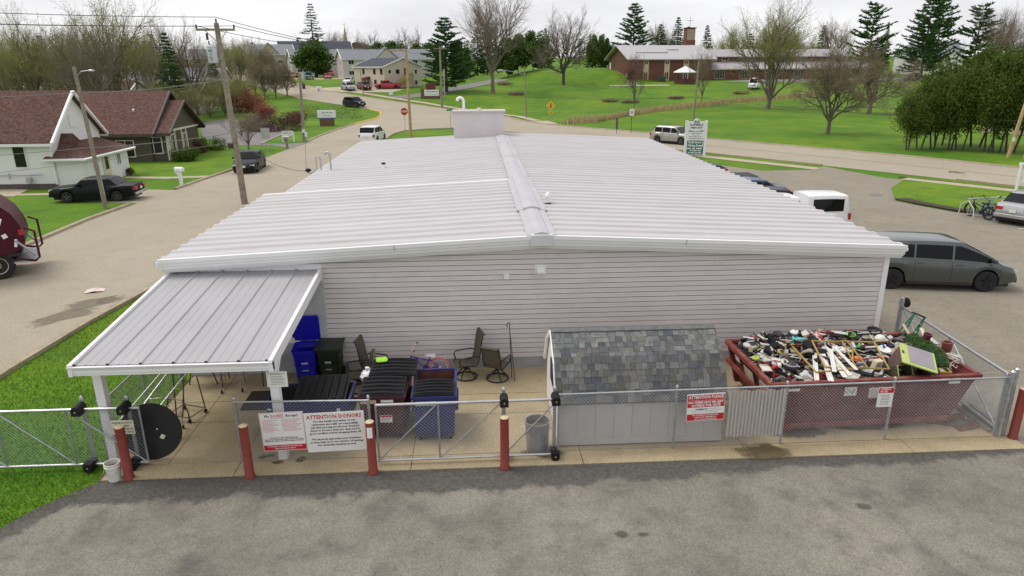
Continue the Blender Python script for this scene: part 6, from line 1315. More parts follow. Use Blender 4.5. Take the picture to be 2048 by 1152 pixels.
for s in (-1, 1):
    mb = MB(); mb.path([(-3.0, s * 1.23, 2.7), (-2.5, s * 1.23, 2.0), (-1.6, s * 1.23, 1.8)], .04, 6); mb.obj("hose", TRIMB, tr, smooth=50)
    mb = MB(); mb.path([(-3.35, s * 1.22, .75), (-3.9, s * 1.22, .6), (-4.05, s * 1.22, .72), (-4.05, s * 1.22, 1.75), (-3.75, s * 1.22, 1.9)], .045, 6); mb.obj("rear_guard", MRN, tr, smooth=50)
    mb = MB(); mb.tube((-3.95, s * 1.2, .8), (-3.4, s * 1.2, 1.45), .05); mb.obj("hydraulic_ram", GALV, tr, smooth=50)
    mb = MB(); mb.box((-3.62, s * 1.23, 1.75), (.14, .03, .22)); mb.obj("tail_light", TAIL, tr)
    for i, (x, z, w2, h2, m2, a) in enumerate(((-2.75, 2.15, .1, .28, WHT, .5), (-3.05, 2.2, .09, .26, WHT, -.4), (-2.7, 1.75, .24, .09, WHT, .7), (-3.1, 1.65, .16, .16, WHT, .4), (-2.9, 1.95, .12, .3, RED, .2), (-2.35, 1.4, .12, .3, AMBER, -.5), (-3.4, 1.35, .09, .3, WHT, -.2), (-2.0, 1.5, .45, .5, WHT, 0), (-1.9, 1.9, .3, .14, WHT, .6))):
        mb = MB(); mb.box((x, s * 1.205, z), (w2, .012, h2), ry=a); mb.obj("decal", m2, tr)
mb = MB(); mb.bb(-3.95, -3.2, -1.15, 1.15, .55, .62); mb.obj("riding_step", GALV, tr)
mb = MB(); mb.bb(-3.3, 5.4, -.45, .45, .62, .95); mb.obj("chassis", TRIMB, tr)
for x in (-2.7, -1.45, 4.4):
    for s in (-1, 1):
        mb = MB(); y = s * 1.0; R_ = .53; mb.lathe([(R_ * .55, -.15), (R_ * .92, -.16), (R_, -.1), (R_, .1), (R_ * .92, .16), (R_ * .55, .15)], (x, y, R_), 28, 'Y'); ty = mb.obj("wheel", TYRE, tr, smooth=40)
        mb = MB(); mb.lathe([(0, s * .15), (R_ * .2, s * .15), (R_ * .24, s * .1), (R_ * .5, s * .12), (R_ * .6, s * .175), (R_ * .62, s * .02)], (x, y, R_), 22, 'Y'); mb.obj("rim", M("cream_rim", (.55, .5, .33), .5, var=.15), ty)
mb = MB(); mb.bb(3.4, 5.5, -1.15, 1.15, .75, 2.75); cab = mb.obj("cab", MRN, tr, bevel=.08); mb = MB(); mb.bb(5.49, 5.52, -1.0, 1.0, 1.6, 2.55); mb.obj("windshield", GLASS, cab); mb = MB(); mb.bb(3.9, 4.9, -1.17, 1.17, 1.65, 2.5); mb.obj("side_window", GLASS, cab)
mb = MB(); mb.box((-2.2, 0, .9), (2.6, 2.3, .12)); mb.obj("mudguard", TRIMB, tr)
# ================================================================== buildings round about
def bandM(name, col, period, dark=.82, rough=.7, axis=2, speck=0., scale=8., bump=.5):
    """boards or courses too fine to build: narrow shaded relief lines every PERIOD metres, with grain"""
    m = bpy.data.materials.new(name); m.use_nodes = True; MATS[name] = m
    n = m.node_tree.nodes; l = m.node_tree.links; b = n["Principled BSDF"]; b.inputs["Roughness"].default_value = rough; b.inputs["Specular IOR Level"].default_value = .25
    tcn = n.new("ShaderNodeTexCoord"); sp = n.new("ShaderNodeSeparateXYZ"); l.new(tcn.outputs["Object"], sp.inputs["Vector"])
    dv = n.new("ShaderNodeMath"); dv.operation = 'DIVIDE'; dv.inputs[1].default_value = period; l.new(sp.outputs[axis], dv.inputs[0])
    fr = n.new("ShaderNodeMath"); fr.operation = 'FRACT'; l.new(dv.outputs[0], fr.inputs[0])
    bn = n.new("ShaderNodeBump"); bn.inputs["Strength"].default_value = bump; bn.inputs["Distance"].default_value = .04; l.new(fr.outputs[0], bn.inputs["Height"]); l.new(bn.outputs["Normal"], b.inputs["Normal"])
    nz = n.new("ShaderNodeTexNoise"); nz.inputs["Scale"].default_value = scale; nz.inputs["Detail"].default_value = 6; nz.inputs["Roughness"].default_value = .75; l.new(tcn.outputs["Object"], nz.inputs["Vector"])
    rp = n.new("ShaderNodeValToRGB"); rp.color_ramp.elements[0].position = .35; rp.color_ramp.elements[1].position = .68
    rp.color_ramp.elements[0].color = tuple(c * (1 - speck) for c in col) + (1,); rp.color_ramp.elements[1].color = tuple(min(1, c * (1 + speck)) for c in col) + (1,); l.new(nz.outputs["Fac"], rp.inputs["Fac"])
    l.new(rp.outputs["Color"], b.inputs["Base Color"])
    return m
CLAP = bandM("white_clapboard", (.80, .80, .81), .2, speck=.03, bump=.6); BROWNW = bandM("taupe_siding", (.105, .088, .070), .18, speck=.1); BRSH = bandM("brown_shingles", (.125, .068, .055), .22, speck=.55, rough=.95, scale=5., bump=.9); GRSH = bandM("grey_shingles", (.22, .23, .25), .3, speck=.2, rough=.95, scale=3.)
DKSH = bandM("charcoal_shingles", (.07, .075, .095), .3, speck=.2, rough=.95, scale=3.); CREAMW = bandM("cream_siding", (.55, .50, .40), .25, speck=.04); APTW = bandM("pale_siding", (.52, .48, .47), .25, speck=.05); TANW = bandM("tan_siding", (.40, .34, .25), .25, speck=.05)
BRICK = bandM("red_brick", (.165, .072, .052), .16, speck=.25, scale=4.); CHROOF = bandM("pale_church_roof", (.42, .405, .415), .5, speck=.05, rough=.6, axis=0, bump=.4); GREYROOF = bandM("grey_church_roof", (.36, .33, .35), .5, speck=.06, rough=.7, axis=0, bump=.4)
FRAMEW = M("window_frame", (.66, .62, .52), .5, var=.04); WINW = M("white_window_frame", (.72, .72, .72), .5, var=.03); WGL = M("house_glass", (.012, .013, .016), .1, var=0, spec=.5); DOORW = M("cream_door", (.60, .55, .42), .5, var=.05)
def XP(px, py, x): r = ray(px, py); return Vector((0, 0, H)) + r * (x / r.x)
def win(parent, face, u, z, w, h, W, D, frame=FRAMEW, muntin=1, name="window", glass=WGL, fr=.07):
    """window on a face of a box house: u along the face, z sill height; frame, with panes as its pieces"""
    o = {'f': ((u, -.03, z), 0), 'r': ((W + .03, u, z), PI / 2), 'l': ((-.03, u, z), -PI / 2)}[face]
    mb = MB()
    for x0, x1, z0, z1 in ((0, w, 0, fr), (0, w, h - fr, h), (0, fr, fr, h - fr), (w - fr, w, fr, h - fr)) + tuple((w * k / (muntin + 1) - fr * .4, w * k / (muntin + 1) + fr * .4, fr, h - fr) for k in range(1, muntin + 1)): mb.bb(x0, x1, -.05, .04, z0, z1)
    f = mb.obj(name, frame, parent); f.location = o[0]; f.rotation_euler = (0, 0, o[1])
    k = muntin + 1
    for i in range(k): mb = MB(); mb.bb(w * i / k + fr * .4, w * (i + 1) / k - fr * .4, -.02, .0, fr * .9, h - fr * .9); mb.obj("pane", glass, f)
    return f
def house(name, label, cat, loc, rz, W, D, ev, rd, wall, roof, axis='x', over=.35, trim=TRIM, hip=0., thick=.14):
    t = thing(name, label, cat, loc, rz); mb = MB()
    if axis == 'x': P = [(0, 0, 0), (0, D, 0), (0, D, ev), (0, D / 2, rd), (0, 0, ev)]; mb.prism(P, (0, 0, -1.5 if loc[2] > .3 else -.2), (W, 0, -1.5 if loc[2] > .3 else -.2))
    else: P = [(0, 0, 0), (0, 0, ev), (W / 2, 0, rd), (W, 0, ev), (W, 0, 0)]; mb.prism(P, (0, 0, 0), (0, D, 0))
    if axis == 'x': mb.v = [(x, y, z + (1.5 if loc[2] > .3 else .2) if z > .0 else z) for x, y, z in mb.v]
    mb.obj("wall", wall, t)
    s = (rd - ev) / ((D if axis == 'x' else W) / 2); sl = []
    for k in (0, 1):
        mb = MB()
        if axis == 'x':
            y0, y1 = (-over, D / 2) if k == 0 else (D + over, D / 2); z0, z1 = ev - over * s, rd
            mb.loft([[(x0, y0, z0 + .02), (x0, y0, z0 + .02 + thick), (x1, y1, z1 + .02 + thick), (x1, y1, z1 + .02)] for x0, x1 in ((-over, -over + hip), (W + over, W + over - hip))])
        else:
            x0, x1 = (-over, W / 2) if k == 0 else (W + over, W / 2); z0, z1 = ev - over * s, rd
            mb.loft([[(x0, y0, z0 + .02), (x0, y0, z0 + .02 + thick), (x1, y1, z1 + .02 + thick), (x1, y1, z1 + .02)] for y0, y1 in ((-over, -over + hip), (D + over, D + over - hip))])
        sl.append(mb.obj("roof", roof, t))
    for k in (0, 1):                                    # eaves fascia
        mb = MB()
        if axis == 'x': y = -over if k == 0 else D + over; mb.bb(-over, W + over, y - .03, y + .03, ev - over * s - .08, ev - over * s + .1)
        else: x = -over if k == 0 else W + over; mb.bb(x - .03, x + .03, -over, D + over, ev - over * s - .08, ev - over * s + .1)
        mb.obj("fascia", trim, t)
    if not hip:
        for e in (0, 1):                                # barge boards
            for k in (0, 1):
                mb = MB(); zt = .09
                if axis == 'x': x = -over if e == 0 else W + over; a, b = (x, -over if k == 0 else D + over, ev - over * s + zt), (x, D / 2, rd + zt)
                else: y = -over if e == 0 else D + over; a, b = (-over if k == 0 else W + over, y, ev - over * s + zt), (W / 2, y, rd + zt)
                mb.tube(a, b, .11, n=4); mb.obj("barge_board", trim, t)
    return t
# white clapboard house
wh = house("white_house", "white clapboard house with steep brown shingle roof", "house", (-39, 47.4, .0), 0, 11.2, 6.4, 3.25, 6.05, CLAP, BRSH, over=.4)
a = YP(27, 335, 47.4); win(wh, 'f', a.x + 39 + .15, a.z - .05, .85, 1.85, 11.2, 6.4, WINW, 0)
a = YP(-40, 330, 47.4); win(wh, 'f', a.x + 39, a.z - .5, .85, 1.85, 11.2, 6.4, WINW, 0)
mb = MB(); mb.bb(11.21, 11.25, 2.75, 3.7, 3.75, 4.6); mb.obj("gable_panel", CLAP, wh)
mb = MB(); mb.bb(-.0, 11.23, -.04, 0, 0, .35); mb.obj("foundation", M("dark_foundation", (.10, .08, .075), .9, var=.2), wh)
mb = MB(); mb.bb(11.16, 11.26, -.06, .06, .3, 3.2); mb.obj("corner_board", TRIM, wh)
mb = MB(); mb.path([(7.2, -.15, .75), (7.2, -.15, .95), (9.5, -.15, .95), (10.4, -.15, .98)], .035, 6); mb.tube((8.3, -.12, .7), (8.3, -.12, 1.1), .04); mb.obj("gas_pipe", GALV, wh); mb = MB(); mb.box((9.6, -.25, .62), (.3, .25, .35)); mb.obj("gas_meter", GALV, wh, bevel=.03)
# its entrance porch on the gable side
pc = thing("porch_annex", "low white annex with hipped brown roof in front of gable", "annex", (-27.78, 47.5, 0)); W, D, e = 1.75, 6.3, 1.98
mb = MB(); mb.bb(0, W, 0, D, 0, e + .08); mb.obj("wall", CLAP, pc)
mb = MB(); mb.add([(-.5, -.4, e), (W + .4, -.4, e), (W + .4, D + .4, e), (-.5, D + .4, e), (.0, 1.2, e + .85), (0, D - .5, e + .85)], [(0, 1, 4), (1, 2, 5, 4), (2, 3, 5), (3, 0, 4, 5), (3, 2, 1, 0)]); mb.obj("roof", BRSH, pc)
mb = MB(); mb.path([(-.5, -.43, e - .05), (W + .43, -.43, e - .05), (W + .43, D + .43, e - .05)], .09, 4); mb.obj("fascia", TRIM, pc)
mb = MB(); mb.add([(.0, .6, e + .5), (.0, 2.3, e + .9), (.75, 2.3, e + .9), (.75, .6, e + .5), (.0, 1.45, e + 1.5), (.75, 1.45, e + 1.5)], [(0, 3, 5, 4), (1, 4, 5, 2), (3, 2, 5), (0, 3, 2, 1)]); mb.obj("vestibule_roof", BRSH, pc)
for px, py, w2, h2, nm in ((190, 325, .55, .85, "window"), (236, 317, .55, .85, "window")):
    a = XP(px, py, -26.03); win(pc, 'r', a.y - 47.5 - w2 / 2, a.z - h2 / 2, w2, h2, W, D, WINW, 1)
a = XP(214, 335, -26.03); mb = MB(); mb.bb(W, W + .05, a.y - 47.5 - .5, a.y - 47.5 + .45, .05, 1.9); dr_ = mb.obj("door", DOORW, pc); mb = MB(); mb.bb(W + .05, W + .07, a.y - 47.5 - .22, a.y - 47.5 + .2, .85, 1.7); mb.obj("pane", WGL, dr_)
# taupe office house
bh = house("taupe_house", "taupe single-storey house with broad brown shingle roof", "house", (-41, 60.9, 0), 0, 13.6, 8.2, 2.6, 5.55, BROWNW, BRSH, over=.55, trim=M("dark_trim", (.07, .055, .05), .7, var=.1))
b2 = house("taupe_wing", "lower gabled wing of the taupe house, by clipped hedges", "house wing", (-29.2, 61.15, 0), 0, 3.1, 7.0, 2.55, 4.75, BROWNW, BRSH, over=.5, trim=MATS["dark_trim"])
for px, py in ((252, 297), (305, 291)):
    a = YP(px, py, 60.9); tgt, o = (bh, -41) if a.x < -29.2 else (b2, -29.2); win(tgt, 'f', a.x - o - .75, a.z - .75, 1.5, 1.45, 3.1, 7, FRAMEW, 1)
a = XP(345, 290, -26.05); win(b2, 'r', a.y - 61.15 - .5, .7, 1.1, 1.5, 3.1, 7, FRAMEW, 1); a = XP(370, 268, -26.05); win(b2, 'r', a.y - 61.15 - .5, .2, .9, 1.9, 3.1, 7, FRAMEW, 1, name="glass_door")
for y in (.1, .55, 1.6, 3.0, 4.0): mb = MB(); mb.bb(3.1, 3.16, y, y + .12, .1, 2.5); mb.obj("trim_board", FRAMEW, b2)
mb = MB(); mb.bb(3.09, 3.18, -.1, 7.1, 2.42, 2.58); mb.obj("trim_band", FRAMEW, b2)
mb = MB(); mb.bb(-.3, 3.2, -.12, -.04, 0, 2.4); mb.v = []; mb.f = []; mb.bb(3.02, 3.14, -.08, .04, .05, 2.5); mb.obj("corner_board", FRAMEW, b2)
a = YP(261, 207, 62.5); mb = MB(); mb.lathe([(.09, 0), (.09, .25), (.13, .25), (.13, .3), (0, .34)], (a.x + 41, 1.9, 3.95), 10); mb.obj("vent_pipe", TRIM, bh)
# cream two-storey block with outside stairs
cb = house("cream_block", "cream two-storey block with charcoal roof and wooden stairs", "building", (-19.15, 156.8, T(157)), R(37), 9.4, 13.5, 4.6, 6.3, CREAMW, DKSH, axis='y', over=.3)
for u, z, w2, h2 in ((1.0, 3.1, .7, .9), (2.9, 3.1, .9, .9), (7.6, 3.0, .8, 1.0), (7.6, .7, .8, 1.0), (1.2, .5, .8, .9)): win(cb, 'f', u, z, w2, h2, 9.4, 13.5, BRICK if u == 2.9 else WINW, 0)
mb = MB(); mb.bb(5.0, 6.0, -.05, .02, 2.2, 4.3); mb.obj("upper_door", M("brown_door", (.12, .06, .04), .6, var=.1), cb)
for y, z in ((1.6, 3.0), (4.6, 3.0), (1.6, .6), (4.4, .7), (9.5, 3.0)): win(cb, 'l', y, z, .95, 1.15, 9.4, 13.5, BRICK, 0)
mb = MB(); mb.prism([(0, 6.2, 2.5), (-1.2, 6.2, 2.2), (-1.2, 6.2, 0), (-1.0, 6.2, 0), (-1.0, 6.2, 1.9), (0, 6.2, 2.1)], (0, 0, 0), (0, 1.8, 0)); mb.obj("door_hood", M("maroon_hood", (.10, .02, .02), .7, var=.1), cb)
STW = M("stair_timber", (.42, .28, .12), .8, var=.15)
for k in range(9): mb = MB(); mb.bb(1.6 + k * .38, 2.02 + k * .38, -1.3, -.1, .22 + k * .24, .28 + k * .24); mb.obj("stair_tread", STW, cb)
mb = MB(); mb.bb(4.9, 6.4, -1.4, -.05, 2.2, 2.3); mb.obj("landing", STW, cb); mb = MB()
for x in (4.95, 6.3): mb.bb(x, x + .12, -1.4, -1.28, 0, 3.2)
mb.obj("landing_post", STW, cb); mb = MB(); mb.prism([(1.4, -1.36, .9), (4.95, -1.36, 3.15), (4.95, -1.36, 2.2), (1.4, -1.36, .0)], (0, 0, 0), (0, .06, 0)); mb.obj("stair_side", STW, cb); mb = MB(); mb.bb(4.95, 6.4, -1.4, -1.34, 2.3, 3.2); mb.obj("landing_rail", STW, cb)
# apartments
def apt(label, loc, rz, L, D, ev, rd, wall, roof, n, rows=(1., 3.7), cross=None):
    t = house("apartment_house", label, "apartments", loc, rz, L, D, ev, rd, wall, roof, over=.4)
    for i in range(n):
        for z in rows: win(t, 'f', 1.5 + i * (L - 3) / n, z, 1.5, 1.1, L, D, WINW, 1)
    for z in rows: win(t, 'l', D / 2 - .5, z, .9, 1., L, D, WINW, 0)
    if cross:
        u, w2, h2 = cross; mb = MB(); mb.prism([(u, -.3, ev), (u + w2, -.3, ev), (u + w2 / 2, -.3, rd + .2)], (0, 0, 0), (0, D / 2 + .3, 0)); mb.obj("cross_gable", wall, t)
        for s in (0, 1): mb = MB(); a, b = (u - .2 if s == 0 else u + w2 + .2, ev - .1), (u + w2 / 2, rd + .35); mb.loft([[(a[0], y, a[1]), (a[0], y, a[1] + .15), (b[0], y, b[1] + .15), (b[0], y, b[1])] for y in (-.5, D / 2)]); mb.obj("cross_roof", roof, t)
    return t
apt("long white two-storey apartment house with grey roof, right", (-34.7, 195.7, T(196)), R(20), 25, 9.5, 5.2, 7.6, APTW, GRSH, 5, cross=(9, 6, 2))
apt("pale two-storey apartment house partly behind the spruce", (-55.5, 226, T(226)), R(22), 19, 9.5, 5.3, 7.9, APTW, GRSH, 4)
apt("tan apartment house with grey roof left of pale apartments", (-72, 236, T(236)), R(22), 15, 12, 6.6, 9.6, TANW, GRSH, 3, cross=(4, 6, 2))
apt("farthest grey apartment house behind budding trees", (-92, 242, T(242)), R(20), 22, 11, 5.5, 8.2, TANW, GRSH, 4)
apt("large grey-roofed apartment house rising behind the others", (-70, 268, T(268)), R(15), 26, 14, 7.6, 11.2, APTW, DKSH, 4)
t = house("brick_hall", "brown brick hall with low gable far behind white apartments", "building", (-57, 300, T(300)), R(0), 19, 24, 7.2, 11.2, BRICK, BRSH, axis='y')
for u in (3, 8, 13): win(t, 'f', u, 2.5, 2, 3, 19, 24, WINW, 1)
t = thing("church_steeple", "slender church steeple far off above the apartments", "steeple", (-54.5, 318, T(318) - 3)); mb = MB(); mb.bb(-2, 2, -2, 2, -1, 11); mb.obj("tower", BRICK, t); mb = MB(); mb.lathe([(1.9, 11), (1.4, 12.5), (.05, 21)], n=8); mb.obj("spire", M("spire_tan", (.36, .30, .22), .8, var=.1), t); mb = MB(); mb.tube((0, 0, 21), (0, 0, 22.4), .08); mb.tube((-.5, 0, 21.8), (.5, 0, 21.8), .07); mb.obj("cross", GALV, t)
# houses among the trees at left
for i, (px, py, y, W, D, ev, rd, wl, rf, lb) in enumerate(((118, 185, 112, 10, 8, 3.2, 5.6, CLAP, BRSH, "white house with brown roof among the left trees"), (165, 182, 118, 9, 8, 5.2, 7.6, CLAP, GRSH, "pale two-storey house behind the leftmost leaning pole"), (40, 178, 125, 11, 8, 3., 5.4, CLAP, GRSH, "white house at far left behind bare trees"), (212, 184, 128, 9, 7, 4.8, 7.2, CLAP, GRSH, "pale blue-white gabled house behind the great bare tree"), (268, 182, 120, 10, 7, 2.8, 4.6, CLAP, DKSH, "white low garage behind the taupe house roof"), (0, 168, 140, 12, 8, 4, 6.5, TANW, GRSH, "tan house at the left edge among trees"), (300, 170, 150, 14, 8, 3, 5, APTW, GRSH, "grey ranch house behind the dark conifer"))):
    r = ray(px, py); x = r.x / r.y * y; t = house("house", lb, "house", (x, y, T(y)), R(-8 + 5 * i % 17), W, D, ev, rd, wl, rf, axis='xy'[i % 2])
    for u in (1.2, W - 2.4): win(t, 'f', u, .9, 1.1, 1.3, W, D, WINW, 0)
p = GT(432, 206); t = house("garden_shed", "small grey barn-shaped shed with white door by the pole", "shed", (p.x - 1.4, p.y, T(p.y)), R(-12), 2.7, 3, 1.9, 2.9, TANW, GRSH, axis='y', over=.15); mb = MB(); mb.bb(.6, 2.1, -.06, -.0, .1, 1.9); mb.obj("door", WINW, t)
for i, (px, y, W, lb) in enumerate(((1868, 200, 11, "white house behind the tall pines at right"), (1900, 235, 12, "white two-storey house far right above the hedge"))):
    r = ray(px, 120); t = house("house", lb, "house", (r.x / r.y * y - 5, y, T(y) + (2.2 if i else 1.)), R(15), W, 8, 4.2, 7., CLAP, GRSH)
    for u in (1.5, 5, 8.5): win(t, 'f', u, 1.2, 1.2, 1.4, W, 8, WINW, 0)
t = house("low_house", "low tan building seen beneath the round hedge trees", "building", (58, 78, 0), R(-50), 16, 8, 1.9, 3., M("tan_wall", (.5, .43, .33), .8, var=.08), BRSH); win(t, 'f', 2, .5, 1.2, 1., 16, 8, WINW, 0)
# brick church across the road
ch = house("brick_church", "long red brick church with pale metal roof on the hill", "church", (37.05, 169.9, T(170) - .1), R(6), 20.5, 17.5, 5.3, 8.3, BRICK, CHROOF, over=.9, trim=M("church_trim", (.42, .42, .38), .6, var=.05))
PANELC = M("cream_panel", (.56, .48, .32), .7, var=.06)
for u in (3.4, 8.6, 13.4):
    mb = MB(); mb.bb(u, u + 1.3, -.08, .0, .2, 5.0); st = mb.obj("window_strip", PANELC, ch)
    for z in (.5, 4.0):
        for s in (0, 1): mb = MB(); mb.bb(u + .2 + s * .5, u + .55 + s * .5, -.1, -.07, z, z + (1.6 if z < 1 else .7)); mb.obj("pane", WGL, st)
for u in (17.2,): win(ch, 'f', u, 4.1, 1.3, .7, 20.5, 17.5, PANELC, 1)
mb = MB(); mb.bb(-.06, 0, 12, 12.7, 3.4, 5.6); mb.obj("slit_window", WGL, ch); mb = MB(); mb.bb(-.06, 0, 1.2, 2.2, .1, 2.1); mb.obj("side_door", WINW, ch); mb = MB(); mb.bb(-.06, 0, 15.2, 16.2, 2.4, 4.4); mb.obj("side_door", WINW, ch)
mb = MB(); mb.bb(2.5, 10.5, 3.1, 3.25, 6.62, 6.72); mb.obj("snow_rail", BRSH, ch); mb = MB(); mb.bb(11, 14, 5.0, 5.15, 7.28, 7.38); mb.obj("snow_rail", BRSH, ch)
wg = thing("church_wing", "low brick church wing with two tiers of grey roof", "church wing", (57.2, 173.0, T(175) - .2), R(5)); L = 44
mb = MB(); mb.bb(0, L, 0, 16, -1, 2.7); mb.obj("wall", BRICK, wg); mb = MB(); mb.bb(0, L - 6, 4.2, 14, 2.7, 5.6); mb.obj("upper_wall", BRICK, wg)
mb = MB(); mb.loft([[(x, -.9, 2.55), (x, -.9, 2.7), (x, 4.25, 4.35), (x, 4.25, 4.2)] for x in (-.8, L)]); mb.obj("lower_roof", GREYROOF, wg)
mb = MB(); mb.loft([[(x, 3.5, 5.4), (x, 3.5, 5.55), (x, 9.2, 7.35), (x, 9.2, 7.2)] for x in (-3, L - 5)]); mb.loft([[(x, 14.9, 5.4), (x, 14.9, 5.55), (x, 9.2, 7.35), (x, 9.2, 7.2)] for x in (-3, L - 5)]); mb.obj("upper_roof", GREYROOF, wg)
mb = MB(); mb.bb(-.8, L, -.95, -.87, 2.45, 2.72); mb.obj("fascia", MATS["church_trim"], wg)
for u in (1.5, 8, 15, 22, 29): win(wg, 'f', u, .35, 2.6, 2.0, L, 16, PANELC, 3)
for u in (2, 5, 12, 19, 26, 33): f = win(wg, 'f', u, 4.55, 1.6, .85, L, 16, WINW, 1); f.location.y = 4.15
tw = thing("church_tower", "square brick church tower with pale panel and thin cross", "tower", (56.6, 189, T(189))); mb = MB(); mb.bb(-1.3, 1.3, -1.3, 1.3, -1, 9.3); mb.bb(-1.15, -1.0, -1.2, 1.2, 9.3, 12.2); mb.bb(1.0, 1.15, -1.2, 1.2, 9.3, 12.2); mb.bb(-1.2, 1.2, 1.0, 1.2, 9.3, 12.2); mb.obj("shaft", BRICK, tw); mb = MB(); mb.bb(-1.0, 1.0, -1.25, -1.15, 9.2, 12.0); mb.obj("panel", M("bronze_panel", (.30, .24, .16), .6, var=.1), tw); mb = MB(); mb.tube((0, 0, 11), (0, 0, 15), .07); mb.tube((-.8, 0, 14.1), (.8, 0, 14.1), .06); mb.obj("cross", GALV, tw); mb = MB(); mb.bb(-1.4, 1.4, -1.4, 1.4, 12.2, 12.4); mb.obj("cap", BRICK, tw)
gz = thing("gazebo", "small gazebo with white hipped roof before the church", "gazebo", (48.6, 163.6, T(164))); mb = MB(); mb.lathe([(2.75, 2.35), (2.75, 2.5), (.15, 3.75), (0, 3.8)], n=8); mb.obj("roof", TRIM, gz)
for i in range(8): a = i * PI / 4 + PI / 8; mb = MB(); mb.tube((2.3 * math.cos(a), 2.3 * math.sin(a), 0), (2.3 * math.cos(a), 2.3 * math.sin(a), 2.4), .08, n=6); mb.obj("post", BRSH, gz)
for i in range(7): a, b = i * PI / 4 + PI / 8, (i + 1) * PI / 4 + PI / 8; mb = MB(); pa, pb = Vector((2.3 * math.cos(a), 2.3 * math.sin(a), 0)), Vector((2.3 * math.cos(b), 2.3 * math.sin(b), 0)); mb.add([pa + Vector((0, 0, .1)), pb + Vector((0, 0, .1)), pb + Vector((0, 0, .95)), pa + Vector((0, 0, .95))], [(0, 1, 2, 3)]); mb.obj("railing", M("gazebo_brown", (.10, .035, .03), .8, var=.15), gz)
mb = MB(); mb.lathe([(2.5, -.2), (2.5, .12)], n=8); mb.obj("floor", MATS["gazebo_brown"], gz)
p = Vector((47.2 - 3.6, 167.2, T(167))); t = thing("utility_box", "dark green utility box against the church wall", "utility box", (p.x + .7, p.y + .8, p.z)); mb = MB(); mb.bb(-.9, .9, -.5, .5, 0, 1.3); mb.obj("cabinet", M("utility_green", (.03, .06, .045), .6, var=.1), t, bevel=.04); mb = MB(); mb.bb(-.95, .95, -.55, .55, -.1, .05); mb.obj("plinth", CONC, t)
for i, (dx, h2) in enumerate(((0, 1.1), (.7, .9), (1.3, 1.2), (1.9, .8))):
    t = thing("garden_statue", ["leftmost", "second from left", "tallest", "rightmost and shortest"][i] + " small white statue on the church terrace", "statue", (34.5 + dx, 159.3 + .1 * i, T(159.3) + .08), 0, "white statues on the church terrace"); mb = MB(); mb.lathe([(.22, 0), (.25, .2), (.15, h2 * .6), (.18, h2 * .72), (.08, h2 * .8), (.12, h2 * .9), (0, h2)], n=10); mb.obj("figure", TRIM, t, smooth=50); mb = MB(); mb.bb(-.26, .26, -.26, .26, -.1, .03); mb.obj("plinth", CONC, t)
